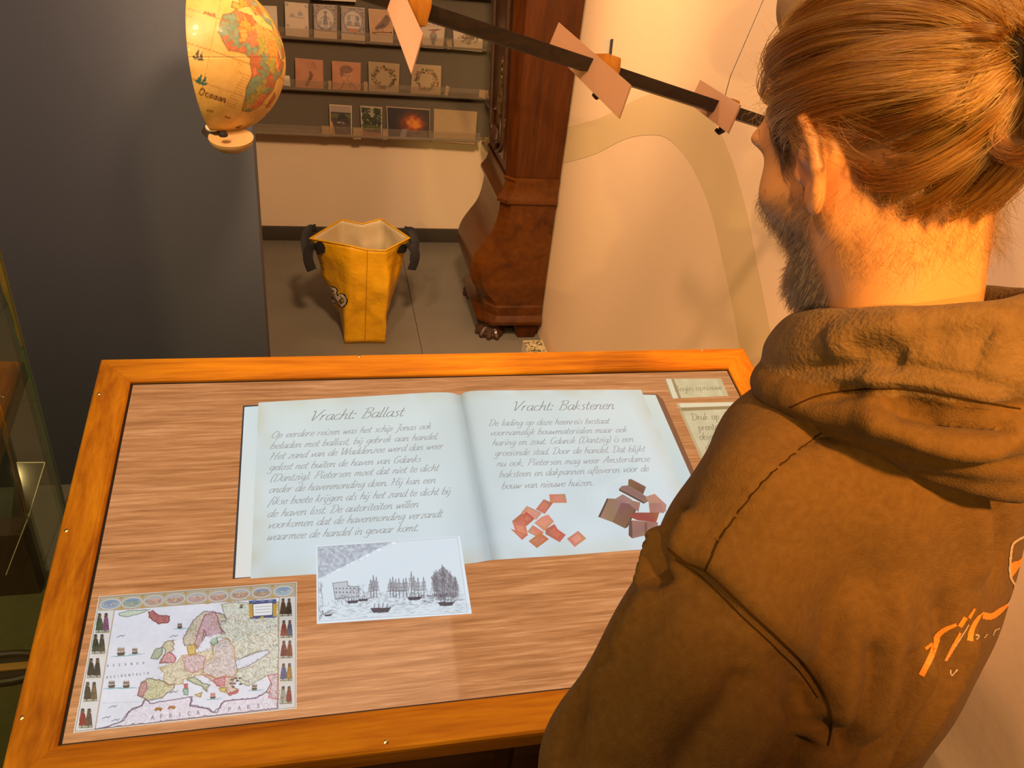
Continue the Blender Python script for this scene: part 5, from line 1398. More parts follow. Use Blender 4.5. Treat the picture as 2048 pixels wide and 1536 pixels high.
VANES = [([(795, -44), (846, 67), (822, 148), (774, 18)], (.97, .94, .93, .96), (812, 12), 'foremost frosted vane on the cross-staff, pointing down like a blade', (30, 5)),
         ([(1117, 44), (1261, 169), (1237, 236), (1096, 95)], (1.24, 1.08, 1.08, 1.24), (1185, 134), 'middle frosted vane on the cross-staff in front of the clock edge', (28, 0)),
         ([(1400, 159), (1480, 209), (1455, 266), (1378, 207)], (1.36, 1.24, 1.24, 1.36), (1446, 214), 'small frosted vane on the cross-staff beside the visitor\'s face', (28, 0))]
for k, (cs, ds, cp_, lab, _) in enumerate(VANES):
    P_ = [at(c_, d_) for c_, d_ in zip(cs, ds)]
    vn = np.cross(P_[1] - P_[0], P_[3] - P_[0]); vn /= np.linalg.norm(vn)
    if vn.dot(sd_) < 0: vn = -vn
    P2 = [p + vn * .0035 for p in P_]
    t_par = (np.mean(P_, 0) - s0).dot(sd_)
    ctr = s0 + sd_ * ((np.array(at(cp_, 1.1)) - s0).dot(sd_))
    v_ = empty('staff_vane', tuple(np.mean(P_, 0)), lab, 'vane', 'vanes on the cross-staff')
    MB().hexa(P_ + P2).build('frosted_plate', M_vane, v_, bevel=.0008)
    # socket block round the staff on the far side of the plate
    cc_ = s0 + sd_ * (np.array([-.050, .255, .508])[k] * 1.0 + .020 * (1 if k else 1.0))
    hb = [.019, .018, .0155][k]; ln = [.030, .026, .022][k]
    ringb = [cc_ + su2 * hb * a + sw2 * hb * b for a, b in ((1.15, .9), (.2, 1.15), (-1.0, .9), (-1.0, -.9), (1.15, -.9))]
    MB().prism(ringb, sd_ * ln).build('socket_block', M_sock, v_, bevel=.003)
    # thumb screw and spring clip
    q0 = cc_ - su2 * hb * 1.0 + sd_ * ln * .4
    MB().tube([q0, q0 - su2 * .016], .003, 8).build('clamp_screw', M_black, v_, smooth=True)
    MB().tube([q0 - su2 * .016 + sw2 * .008, q0 - su2 * .020, q0 - su2 * .016 - sw2 * .008], .0035, 8).build('screw_wing', M_black, v_, smooth=True)
    if k == 1:
        a_c = at((1216, 118), 1.20); b_c = at((1220, 80), 1.20); d_c = (b_c - a_c); sd2 = RW[:, 0]
        MB().prism([a_c + sd2 * .0005, a_c + sd2 * .0045, a_c + sd2 * .0045 + RW[:, 2] * .004, a_c + sd2 * .0005 + RW[:, 2] * .004], d_c).build('clip_arm', M_black, v_, bevel=.0006)
        MB().prism([a_c - sd2 * .0065, a_c + sd2 * .0002, a_c + sd2 * .0002 + RW[:, 2] * .004, a_c - sd2 * .0065 + RW[:, 2] * .004], d_c * .98).build('clip_arm', mat('pale_clip', (.5, .42, .32), .4), v_, bevel=.0006)
    if k == 2:
        MB().tube([cc_ + su2 * hb, cc_ + su2 * .05, at((1530, -8), 1.36), at((1530, -8), 1.36) + np.array([0, 0, 1.2])], .0006, 6).build('hanging_wire', M_dkw, cross)
MB().tube([sa + sd_ * .03 + su2 * .008, sa + sd_ * .03 + np.array([0, 0, 1.3])], .0008, 6).build('hanging_wire', M_dkw, cross)

# rounded shade behind the visitor's forehead, and the printed tins on the floor by the wall
ob = empty('hanging_shade', tuple(at((1655, 8), 1.25)), 'smooth tan rounded shade hanging behind the top of the visitor\'s head', 'shade')
ctr = at((1655, 8), 1.25)
MB().lathe([(.074 * math.sin(t), -.078 * math.cos(t)) for t in np.linspace(.02, math.pi - .3, 26)], ctr, (0, 0, 1), 40).build('shade_shell', mat('tan_shade', (.22, .12, .055), .6, noise=(60, (.26, .15, .07), .3)), ob, smooth=True)
MB().tube([ctr + [0, 0, .07], (ctr[0], ctr[1], 3.0)], .003, 8).build('shade_cord', M_dkw, ob)

M_ptn = print_mat('patterned_paper', rough=.6)
c0 = on_z((1050, 706), .03)
bx = empty('patterned_box', (.80, 2.74, 0), 'small box printed in black, cream and green on the floor behind the console', 'box')
b0 = np.array([.790, 2.700, 0.0]); b1 = np.array([.872, 2.800, .062])
MB().box(b0, b1 - [0, 0, .001]).build('box_body', M_card, bx)
p = Pic(60, 40, (176, 160, 120), 60, 40); rb_ = np.random.default_rng(5)
for k in range(60): p.line([(x := rb_.uniform(0, 60), y := rb_.uniform(0, 40)), (x + rb_.normal(0, 8), y + rb_.normal(0, 5))], 2.0, [(36, 34, 24), (60, 70, 36), (206, 190, 150)][k % 3], .9)
p.sheet('box_print', bilinear((b0[0], b1[1], b1[2]), (b1[0], b1[1], b1[2]), (b1[0], b0[1], b1[2]), (b0[0], b0[1], b1[2])), M_ptn, bx)
p.sheet('box_print', bilinear((b0[0], b0[1] - .0006, b1[2]), (b1[0], b0[1] - .0006, b1[2]), (b1[0], b0[1] - .0006, 0.001), (b0[0], b0[1] - .0006, 0.001)), M_ptn, bx)
# ---------------------------------------------------------------- organic surfaces
def rc(P, a, b, ra, rb):
    """tapered capsule"""
    a = np.array(a, np.float32); b = np.array(b, np.float32); d = b - a; l2 = float(d.dot(d)) + 1e-9
    q = P - a; t = np.clip((q @ d) / l2, 0, 1)
    return np.sqrt(((q - t[..., None] * d) ** 2).sum(-1)) - (ra + (rb - ra) * t)


def el(P, c, r, A=None):
    q = P - np.array(c, np.float32)
    if A is not None: q = q @ np.array(A, np.float32).T
    r = np.array(r, np.float32)
    k0 = np.sqrt(((q / r) ** 2).sum(-1)); k1 = np.sqrt(((q / (r * r)) ** 2).sum(-1)) + 1e-6
    return k0 * (k0 - 1) / k1


def smin(a, b, k):
    h = np.clip(0.5 + 0.5 * (b - a) / k, 0, 1)
    return b + (a - b) * h - k * h * (1 - h)


def smax(a, b, k): return -smin(-a, -b, k)


def nets(f, lo, hi, h):
    """surface of f = 0 on a regular grid, as a quad mesh"""
    lo = np.array(lo, np.float32); n = np.ceil((np.array(hi) - lo) / h).astype(int) + 1
    ax = [lo[i] + h * np.arange(n[i], dtype=np.float32) for i in range(3)]
    D = np.empty(tuple(n), np.float32)
    for s in range(0, n[0], 16):
        G = np.stack(np.meshgrid(ax[0][s:s + 16], ax[1], ax[2], indexing='ij'), -1)
        D[s:s + 16] = f(G)
    S = D < 0
    c = np.zeros(tuple(n - 1), np.uint8)
    for i in (0, 1):
        for j in (0, 1):
            for k in (0, 1): c += S[i:n[0] - 1 + i, j:n[1] - 1 + j, k:n[2] - 1 + k]
    act = (c > 0) & (c < 8)
    idx = -np.ones(act.shape, np.int32); I, J, K_ = np.nonzero(act); idx[I, J, K_] = np.arange(len(I))
    acc = np.zeros((len(I), 3), np.float32); cnt = np.zeros(len(I), np.float32)
    cor = [(i, j, k) for i in (0, 1) for j in (0, 1) for k in (0, 1)]
    for a in range(8):
        for b in range(a + 1, 8):
            u, v = np.array(cor[a]), np.array(cor[b])
            if abs(u - v).sum() != 1: continue
            da = D[I + u[0], J + u[1], K_ + u[2]]; db = D[I + v[0], J + v[1], K_ + v[2]]
            m = (da < 0) != (db < 0); t = np.where(m, da / (da - db + 1e-12), 0)
            acc += np.where(m[:, None], u + (v - u) * t[:, None], 0); cnt += m
    V = lo + h * (np.stack([I, J, K_], 1) + acc / cnt[:, None])
    Q = []
    for ax_ in range(3):
        o1, o2 = [(1, 2), (2, 0), (0, 1)][ax_]
        sl0 = [slice(1, n[i] - 1) for i in range(3)]; sl0[ax_] = slice(0, n[ax_] - 1)
        sl1 = list(sl0); sl1[ax_] = slice(1, n[ax_])
        A = S[tuple(sl0)]; B = S[tuple(sl1)]
        ii = np.stack(np.nonzero(A != B), 1)
        fl_ = A[tuple(ii.T)]
        base = ii + np.array([s_.start for s_ in sl0])
        e1 = np.zeros(3, int); e1[o1] = 1; e2 = np.zeros(3, int); e2[o2] = 1
        g_ = lambda o: idx[tuple((base - o).T)]
        q_ = np.stack([g_(0 * e1), g_(e1), g_(e1 + e2), g_(e2)], 1)
        q_[~fl_] = q_[~fl_][:, ::-1]
        Q.append(q_)
    Q = np.concatenate(Q); Q = Q[(Q >= 0).all(1)]
    return V, Q


def relax(V, Q, it=2, w_=.5):
    n = len(V)
    for _ in range(it):
        s = np.zeros((n, 3)); c = np.zeros(n)
        for k in range(4):
            a = Q[:, k]; b = Q[:, (k + 1) % 4]
            for d in range(3): s[:, d] += np.bincount(a, V[b, d], n) + np.bincount(b, V[a, d], n)
            c += np.bincount(a, minlength=n) + np.bincount(b, minlength=n)
        V = V * (1 - w_) + w_ * s / np.maximum(c, 1)[:, None]
    return V


def vnormals(V, Q):
    a = V[Q[:, 2]] - V[Q[:, 0]]; b = V[Q[:, 3]] - V[Q[:, 1]]; f = np.cross(a, b); N_ = np.zeros_like(V)
    for k in range(4): np.add.at(N_, Q[:, k], f)
    return N_ / (np.linalg.norm(N_, axis=1)[:, None] + 1e-12)


# ---------------------------------------------------------------- the visitor, leaning over the console
HAZ, HPI, HRO = math.radians(-14.5), math.radians(25.5), math.radians(-3.73)
HC = np.array([0.4415, 0.5843, 1.5675])
hF = np.array([math.sin(HAZ) * math.cos(HPI), math.cos(HAZ) * math.cos(HPI), -math.sin(HPI)])
hL0 = np.array([-math.cos(HAZ), math.sin(HAZ), 0.0]); hU0 = np.cross(hF, hL0)
hL = hL0 * math.cos(HRO) + hU0 * math.sin(HRO); hU = np.cross(hF, hL)
HB = np.stack([hF, hL, hU])                    # rows: head axes


def hw(q): return HC + np.asarray(q, float) @ HB


TA = math.radians(-14)
tF = np.array([math.sin(TA), math.cos(TA), 0.0]); tL = np.array([-math.cos(TA), math.sin(TA), 0.0]); tU = np.array([0, 0, 1.0])
NB = np.array([0.478, 0.530, 1.435])           # base of the neck
TB = np.stack([tL, tF, tU])


def tw(l, f, u, o=NB): return np.array(o) + tL * l + tF * f + tU * u


LS = tw(0.118, -0.020, -0.196); RS = tw(-0.150, 0.0, -0.115)
LE = np.array([0.245, 0.375, 1.085]); LW = np.array([0.395, 0.495, 1.00])
RE = tw(-0.22, 0.02, -0.34); RW_ = tw(-0.17, -0.01, -0.47)
CH_ = tw(0.0, 0.0, -0.18); WA = tw(-0.012, -0.035, -0.33); HI = tw(0.02, -0.07, -0.47) + np.array([-0.03, 0.0, 0])

person = empty('person', (0.40, 0.45, 0.0), 'long-haired bearded person in a brown hooded sweatshirt leaning over the display console', 'person')

# --- skin
nb_h = (NB - HC) @ HB.T                          # neck base in head axes


def head_sdf(P):
    """P in head axes: x forward, y left, z up"""
    Y = np.abs(P[..., 1]); M_ = np.stack([P[..., 0], Y, P[..., 2]], -1)
    d = el(P, (-.014, 0, .042), (.097, .076, .086))
    d = smin(d, el(P, (.030, 0, .0), (.066, .062, .085)), .03)
    d = smin(d, rc(M_, (-.012, .052, -.045), (.052, .026, -.098), .022, .020), .03)       # jaw
    d = smin(d, rc(M_, (.05, .0, -.098), (.066, .012, -.104), .024, .018), .025)
    d = smin(d, el(M_, (.052, .044, -.022), (.026, .024, .022)), .025)                    # cheek bone
    d = smin(d, el(M_, (.076, .026, .030), (.016, .032, .010)), .014)                     # brow
    d = smax(d, -el(M_, (.100, .032, .010), (.016, .017, .012)), .012)                    # eye socket
    d = smin(d, rc(P, (.088, 0, .020), (.110, 0, -.016), .007, .0105), .012)              # nose
    d = smin(d, el(M_, (.102, .012, -.021), (.011, .008, .008)), .006)
    d = smin(d, el(P, (.088, 0, -.052), (.012, .024, .006)), .006)
    d = smin(d, el(P, (.086, 0, -.063), (.012, .021, .006)), .005)
    d = smin(d, rc(P, (-.030, 0, -.035), tuple(nb_h), .055, .060), .035)                  # neck
    d = smin(d, rc(M_, (-.048, .028, -.02), tuple(nb_h + np.array([-.012, .03, 0])), .022, .032), .03)
    # ears, standing out from the head
    c, s = math.cos(.42), math.sin(.42)
    E = np.stack([(M_[..., 0] + .006) / 1.35, (M_[..., 1] - .082) / 1.3, (M_[..., 2] - .004) / 1.10], -1)
    ex = E[..., 0] * c - E[..., 1] * s * -1.0; ex = E[..., 0] * c + E[..., 1] * -s; ey = E[..., 0] * s + E[..., 1] * c
    tz = .20; ez = E[..., 2] * math.cos(tz) + ex * math.sin(tz); ex2 = ex * math.cos(tz) - E[..., 2] * math.sin(tz)
    Q_ = np.stack([ex2, ey, ez], -1)
    plate = el(Q_, (0, -.002, .002), (.0165, .0042, .031))
    plate = smax(plate, -el(Q_, (.002, .006, .004), (.0105, .0055, .020)), .003)
    hel = [(.012, -.001, .012), (.008, .001, .026), (-.003, .002, .033), (-.014, .003, .027), (-.0185, .003, .010), (-.016, .002, -.008), (-.009, .001, -.022)]
    ear = plate
    for a, b in zip(hel[:-1], hel[1:]): ear = smin(ear, rc(Q_, a, b, .0036, .0036), .003)
    ear = smin(ear, el(Q_, (-.001, .001, -.027), (.0085, .0042, .0105)), .005)            # lobe
    ear = smin(ear, el(Q_, (.011, .001, -.006), (.0035, .0035, .006)), .003)              # tragus
    ear = smin(ear, rc(Q_, (.006, -.012, .0), (-.004, -.004, .004), .012, .010), .006)    # root behind the shell
    return smin(d, ear * 1.15, .006)


Vh, Qh = nets(head_sdf, (-.135, -.112, -.235), (.135, .112, .140), .0023)
keep = Vh[:, 2] > -.232
HV = relax(Vh.astype(float), Qh, 1, .5)
HVloc = HV.copy()


def col_skin(Pl):
    """scalp, beard shadow and lips tint in head axes"""
    base = np.tile(np.array([.53, .235, .08]), (len(Pl), 1))
    x, y, z = Pl.T; ay = np.abs(y)
    red = np.exp(-((x + .004) ** 2 / .02 ** 2 + (ay - .085) ** 2 / .02 ** 2 + (z) ** 2 / .04 ** 2)); base = base * (1 - .5 * red[:, None]) + np.array([.56, .17, .08]) * .5 * red[:, None]
    hair = scalp_w(Pl); base = base * (1 - hair[:, None]) + np.array([.10, .042, .014]) * hair[:, None]
    bd = np.clip((beard_w(Pl)) * .85, 0, 1); base = base * (1 - bd[:, None]) + np.array([.13, .075, .045]) * bd[:, None]
    lip = np.exp(-(((x - .097) / .010) ** 2 + (y / .022) ** 2 + ((z + .058) / .008) ** 2)); base = base * (1 - .6 * lip[:, None]) + np.array([.45, .14, .10]) * .6 * lip[:, None]
    return base


def sstep(a, b, x): t = np.clip((x - a) / (b - a), 0, 1); return t * t * (3 - 2 * t)


def hairline(x, ay):
    """height of the hair's lower edge for a place x along the head"""
    return np.interp(x, [-.13, -.100, -.085, -.070, -.050, -.032, -.024, -.016, .014, .024, .034, .044, .060, .072, .09], [-.062, -.062, -.060, -.052, -.036, -.010, .020, .040, .042, .012, -.010, .016, .050, .070, .085])


def scalp_w(P):
    x, y, z = P.T; ay = np.abs(y)
    w_ = sstep(-.006, .008, z - hairline(x, ay) + .006 * np.sin(x * 210 + ay * 90) * np.sin(ay * 330 + 1))
    return w_ * (1 - sstep(.088, .100, ay) * (z < .05))


def beard_w(P):
    x, y, z = P.T; ay = np.abs(y)
    side = sstep(-.002, .012, x + .12 * (-.02 - z)) * sstep(.004, -.018, z) * sstep(-.005, .012, x - .006 + .35 * (z + .06))
    low = sstep(-.028, -.060, z - .0 - .25 * (x - .03)) * sstep(-.002, .022, x)
    w_ = np.maximum(side * .55 * sstep(-.012, -.03, z), low)
    w_ *= 1 - sstep(-.045, -.025, z) * sstep(.06, .075, x) * (ay < .02) * .6
    w_ *= sstep(-.150, -.128, z)
    return np.clip(w_, 0, 1) * (ay < .085)


# body below the neck, hands
def body_sdf(P):
    q = (P - NB.astype(np.float32)) @ TB.T.astype(np.float32)
    sp = lambda w3: (np.array(w3) - NB) @ TB.T
    def flat(a, b, ra, rb, k=1.5):
        A = sp(a) * [1, k, 1]; B = sp(b) * [1, k, 1]; return rc(q * np.array([1, k, 1], np.float32), A, B, ra, rb) / 1.2
    d = flat(CH_ - [0, 0, .075], WA, .125, .115, 1.6); d = smin(d, flat(WA, HI, .115, .135, 1.5), .05)
    d = smin(d, rc(P, LS, RS, .040, .040), .04); d = smin(d, rc(P, NB - [0, 0, .03], NB - [0, 0, .10], .046, .050), .04)
    for s, e, w3 in ((LS, LE, LW), (RS, RE, RW_)):
        d = smin(d, rc(P, s, e, .040, .032), .02); d = smin(d, rc(P, e, w3, .032, .025), .015)
    return d


Vb, Qb = nets(body_sdf, (.10, .28, .90), (.80, .80, 1.50), .009)


def hand_mesh(wrist, d, pn, side):
    """palm plus four bent fingers and a thumb; d along the hand, pn out of the palm"""
    d = np.array(d, float); d /= np.linalg.norm(d); pn = np.array(pn, float); pn -= d * pn.dot(d); pn /= np.linalg.norm(pn); s = np.cross(d, pn) * side
    W3 = lambda a, b, c: wrist + d * a + s * b + pn * c
    segs = []
    for k, (b, ln) in enumerate([(.030, .070), (.010, .080), (-.010, .074), (-.029, .058)]):
        p0 = W3(.085, b * .85, 0); ang = .35; p = p0; cur = d
        for j, fr in enumerate((.45, .32, .23)):
            ang_ = .30 + .38 * j; dirn = d * math.cos(ang_) + pn * math.sin(ang_) + s * (b * 1.2)
            p2 = p + dirn * ln * fr; segs.append((p, p2, .0092 - .0009 * j, .0085 - .0009 * j)); p = p2
    t0 = W3(.025, .026, .006); t1 = t0 + (d * .55 + s * .75 + pn * .25) * .040; t2 = t1 + (d * .85 + s * .30 + pn * .35) * .030; t3 = t2 + (d * .9 + pn * .4) * .022
    segs += [(t0, t1, .014, .011), (t1, t2, .011, .010), (t2, t3, .010, .008)]

    def f(P):
        m = rc(P, W3(-.02, 0, 0), W3(.03, 0, 0), .024, .026)
        A_ = np.stack([d, s, pn]); m = smin(m, el(P, W3(.05, 0, .0), (.048, .042, .015), A_), .02)
        for a, b, ra, rb in segs: m = smin(m, rc(P, a, b, ra, rb), .005)
        return m
    lo = np.minimum(wrist, W3(.19, 0, 0)) - .09; hi = np.maximum(wrist, W3(.19, 0, 0)) + .09
    return nets(f, lo, hi, .0036)


M_skin = print_mat('skin', rough=.48)
bs = M_skin.node_tree.nodes['Principled BSDF']; bs.inputs['Subsurface Weight'].default_value = 0.12; bs.inputs['Subsurface Radius'].default_value = (.6, .25, .12); bs.inputs['Subsurface Scale'].default_value = 0.012
nt = M_skin.node_tree; n2 = nt.nodes.new('ShaderNodeTexNoise'); n2.inputs['Scale'].default_value = 420; bp = nt.nodes.new('ShaderNodeBump'); bp.inputs['Strength'].default_value = .10; bp.inputs['Distance'].default_value = .002
tcn = nt.nodes.new('ShaderNodeTexCoord'); nt.links.new(tcn.outputs['Object'], n2.inputs['Vector']); nt.links.new(n2.outputs['Fac'], bp.inputs['Height']); nt.links.new(bp.outputs[0], bs.inputs['Normal'])
Vs = [HV @ HB + HC, Vb]; Qs = [Qh, Qb]; Cs = [col_skin(HVloc), np.tile([.53, .235, .09], (len(Vb), 1))]
for wr3, el3, sd in ((LW, LE, 1), (RW_, RE, -1)):
    dd = (np.array(wr3) - np.array(el3)) * .2 - tU * .12; dd /= np.linalg.norm(dd)
    v_, q_ = hand_mesh(np.array(wr3) + dd * .02, dd, -tF * .8 - tU * .4, sd); Vs.append(v_); Qs.append(q_); Cs.append(np.tile([.53, .235, .09], (len(v_), 1)))
off = 0; QQ = []
for v_, q_ in zip(Vs, Qs): QQ.append(q_ + off); off += len(v_)
me = mesh_np(np.concatenate(Vs), np.concatenate(QQ))
ca = me.color_attributes.new('Col', 'FLOAT_COLOR', 'POINT'); cc = np.ones((off, 4), dtype=np.float32); cc[:, :3] = np.concatenate(Cs); ca.data.foreach_set('color', cc.ravel())
body = obj('body', me, M_skin, person, smooth=True)
M_eye = mat('eye_white', (.7, .68, .62), .15, coat=.6); M_iris = mat('iris', (.06, .08, .07), .2)
for s in (-1, 1):
    e = MB().lathe([(.0118 * math.sin(t), -.0118 * math.cos(t)) for t in np.linspace(.05, 3.09, 14)], hw((.0755, s * .032, .010)), hF, 18).build('eye', M_eye, person, smooth=True)
    MB().lathe([(.0055, .0), (.0050, .0012), (.001, .0018)], hw((.0755 + .0105, s * .032, .010)), hF, 14).build('iris', M_iris, e, smooth=True)

# --- hooded sweatshirt
M_hood = mat('brown_fleece', (0.084, 0.039, 0.008), 0.92, noise=(150, (0.118, 0.058, 0.014), .30), bump=(520, .22), sheen=.03, spec=.1)
M_pile = mat('brushed_lining', (0.100, 0.052, 0.015), 0.95, noise=(70, (0.15, 0.082, 0.028), .3), bump=(260, .35), sheen=.06, spec=.1)
M_seam = mat('brown_thread', (0.035, 0.016, 0.004), 1.0, spec=0.0)


def shirt_sdf(P):
    q = (P - NB.astype(np.float32)) @ TB.T.astype(np.float32)
    sp = lambda w3: (np.array(w3) - NB) @ TB.T
    def flat(a, b, ra, rb, k=1.5):
        A = sp(a) * [1, k, 1]; B = sp(b) * [1, k, 1]; return rc(q * np.array([1, k, 1], np.float32), A, B, ra, rb) / 1.2
    d = flat(CH_ + tF * -.010 - tL * .045 - [0, 0, .075], WA, .175, .165, 1.25); d = smin(d, flat(WA, HI, .165, .180, 1.25), .05)
    d = smin(d, rc(P, LS, tw(.055, 0, -.130), .062, .070), .03); d = smin(d, rc(P, tw(.055, 0, -.130), RS + [0, 0, -.008], .072, .072), .04)
    d = smin(d, rc(P, NB + [0, 0, -.062] - tL * .01, NB - [0, 0, .12] - tL * .02, .066, .085), .05); d = smin(d, rc(P, tw(.02, -.045, -.125), tw(-.10, -.05, -.125), .066, .066), .05)
    d = smin(d, rc(P, LS, LE, .070, .070), .030); d = smin(d, rc(P, LE, LW, .070, .046), .020)
    d = smin(d, rc(P, tw(.125, -.03, -.13), LE + [.045, -.005, .03], .06, .062), .03)     # loose cloth under the arm
    d = smin(d, rc(P, RS, RE, .070, .062), .030); d = smin(d, rc(P, RE, RW_, .062, .044), .020)
    return d


Vt, Qt = nets(shirt_sdf, (.08, .22, .86), (.86, .84, 1.47), .0050)
Vt = relax(Vt.astype(float), Qt, 3, .5)


def cam_hits(V, Q, pts):
    tri = np.concatenate([Q[:, [0, 1, 2]], Q[:, [0, 2, 3]]])
    bvh = BVHTree.FromPolygons([tuple(v) for v in V], [tuple(map(int, t)) for t in tri])
    out = []
    for p in pts:
        h_ = bvh.ray_cast(Vector(CAM), Vector(ray(p)), 5.0)
        out.append(None if h_[0] is None else (np.array(h_[0]), np.array(h_[1])))
    return out


def dist_poly(V, pl):
    """distance and signed side of vertices to a polyline with normals"""
    best = np.full(len(V), 9.); tpar = np.zeros(len(V)); sd = np.zeros(len(V)); n = len(pl) - 1
    for i in range(n):
        a, na = pl[i]; b, nb = pl[i + 1]; d = b - a; l2 = d.dot(d) + 1e-12
        t = np.clip(((V - a) @ d) / l2, 0, 1); r = V - a - t[:, None] * d; ds = np.linalg.norm(r, axis=1)
        up = np.cross(d, na); up /= np.linalg.norm(up) + 1e-12
        m = ds < best; best[m] = ds[m]; tpar[m] = ((i + t) / n)[m]; sd[m] = (r @ up)[m]
    return best, tpar, sd


def fold(V, Q, strokes):
    """strokes: (kind, photo points traced on the cloth, width m, depth m)"""
    base = V.copy(); N_ = vnormals(V, Q); D = np.zeros(len(V))
    allp = [catmull(s[1], 5) for s in strokes]
    hits = cam_hits(base, Q, [p for a in allp for p in a]); k = 0
    for (kind, _, wd, dp), a in zip(strokes, allp):
        pl = [h_ for h_ in hits[k:k + len(a)] if h_ is not None]; k += len(a)
        if len(pl) < 2: continue
        near = np.where(((base > np.min([p[0] for p in pl], 0) - 3 * wd) & (base < np.max([p[0] for p in pl], 0) + 3 * wd)).all(1))[0]
        ds, t, sd = dist_poly(base[near], pl)
        env = np.clip(np.minimum(t, 1 - t) / .18, 0, 1); env = env * env * (3 - 2 * env); env = .15 + .85 * env
        x = ds / wd
        if kind == 'v': f_ = -np.exp(-x * x)
        elif kind == 'r': f_ = np.exp(-x * x)
        elif kind == 's': f_ = np.tanh(sd / wd * 1.5) * np.exp(-(ds / (wd * 2.2)) ** 2)
        elif kind == 'c': f_ = -np.exp(-(ds / (wd * .35)) ** 2) + .55 * np.exp(-((ds - wd) / (wd * .7)) ** 2)
        D[near] += f_ * dp * 2.7 * env * (ds < 4 * wd)
    return base + N_ * D[:, None]


FOLDS = [
 ('s', [(1338, 1098), (1372, 1124), (1412, 1142), (1455, 1180), (1500, 1224), (1560, 1280), (1615, 1335), (1650, 1385), (1664, 1440), (1655, 1490)], .012, -.0040),
 ('r', [(1430, 1190), (1500, 1265), (1570, 1340), (1615, 1400), (1630, 1450)], .016, .004),
 ('v', [(1530, 1300), (1590, 1375), (1620, 1430)], .007, .003),
 ('v', [(1690, 1540), (1690, 1470), (1725, 1400), (1738, 1330), (1728, 1260)], .010, .006),
 ('r', [(1655, 1460), (1690, 1400), (1705, 1320), (1700, 1240), (1670, 1150)], .020, .006),
 ('r', [(1720, 1500), (1765, 1420), (1790, 1330), (1795, 1240), (1790, 1130)], .016, .005),
 ('v', [(1700, 1560), (1780, 1460), (1810, 1370), (1815, 1280)], .009, .0055),
 ('v', [(1730, 1600), (1830, 1440), (1880, 1340), (1890, 1260), (1880, 1160)], .009, .005),
 ('r', [(1700, 1580), (1800, 1480), (1850, 1390), (1870, 1290)], .012, .005),
 ('r', [(1780, 1560), (1860, 1440), (1920, 1340), (1950, 1250)], .010, .004),
 ('v', [(1985, 1180), (2000, 1060), (1985, 960), (1930, 880)], .014, .005), ('r', [(1960, 1180), (1965, 1080), (1945, 990), (1890, 900)], .018, .004),
 ('v', [(1310, 1190), (1330, 1130), (1350, 1060), (1372, 1010)], .010, .009), ('r', [(1340, 1160), (1372, 1085), (1400, 1020)], .012, .005), ('r', [(1285, 1200), (1305, 1120), (1330, 1050)], .010, .005),
 ('v', [(1236, 1335), (1215, 1300), (1190, 1262)], .007, .006), ('r', [(1170, 1450), (1240, 1320), (1290, 1230), (1330, 1150)], .014, .006), ('v', [(1150, 1440), (1195, 1340), (1250, 1240), (1290, 1180)], .008, .006),
 ('v', [(1130, 1560), (1150, 1440), (1185, 1350)], .010, .007), ('r', [(1220, 1560), (1290, 1400), (1360, 1260), (1400, 1190)], .03, .005),
 ('v', [(1340, 1580), (1390, 1480), (1460, 1400), (1480, 1330)], .014, .004), ('r', [(1450, 1580), (1520, 1480), (1560, 1400)], .02, .004), ('v', [(1560, 1580), (1590, 1520), (1620, 1475)], .012, .006),
 ('c', [(1692, 838), (1640, 868), (1585, 910), (1530, 960), (1480, 1020), (1440, 1080), (1412, 1140)], .0035, .0012),
 ('v', [(1560, 905), (1640, 860), (1720, 850), (1800, 880), (1880, 920), (1960, 930), (2044, 905)], .012, .004),
]
Vt = fold(Vt, Qt, FOLDS)
Nt = vnormals(Vt, Qt)
# gentle rumple all over
ph = Vt @ np.array([[31., 17., 23.], [-19., 37., 11.], [13., -23., 29.]])
Vt = Vt + Nt * (0.0010 * np.sin(ph[:, 0]) * np.sin(ph[:, 1] + 1) + 0.0008 * np.sin(ph[:, 2] * 1.7))[:, None]
# open the neck: drop faces hidden under the hood
shirt = obj('sweatshirt', mesh_np(Vt, Qt), M_hood, person, smooth=True)


def on_cloth(pts, lift, V=Vt, Q=Qt): return [h_[0] + h_[1] * lift for h_ in cam_hits(V, Q, pts) if h_ is not None]


for path, r_ in (([(1338, 1098), (1372, 1124), (1412, 1142), (1455, 1180), (1500, 1224), (1560, 1280), (1615, 1335), (1650, 1385), (1664, 1440), (1655, 1490)], .0010), ([(1692, 838), (1640, 868), (1585, 910), (1530, 960), (1480, 1020), (1440, 1080), (1412, 1140)], .0006),
                 ([(1352, 1118), (1402, 1152), (1445, 1192), (1490, 1238), (1550, 1294), (1603, 1348), (1637, 1395)], .0006)):
    pp_ = on_cloth(catmull(path, 14), .0003 if r_ > .001 else .0006)
    if len(pp_) > 2: MB().tube(pp_, r_, 6).build('seam', M_seam, shirt, smooth=True)

# print on the back
M_or = mat('orange_print', (.72, .17, .015), .6); M_gr = mat('pale_print', (.36, .25, .18), .7)


def cp(x, y): return (1800 + x / 3.8387, 1000 + y / 3.84)


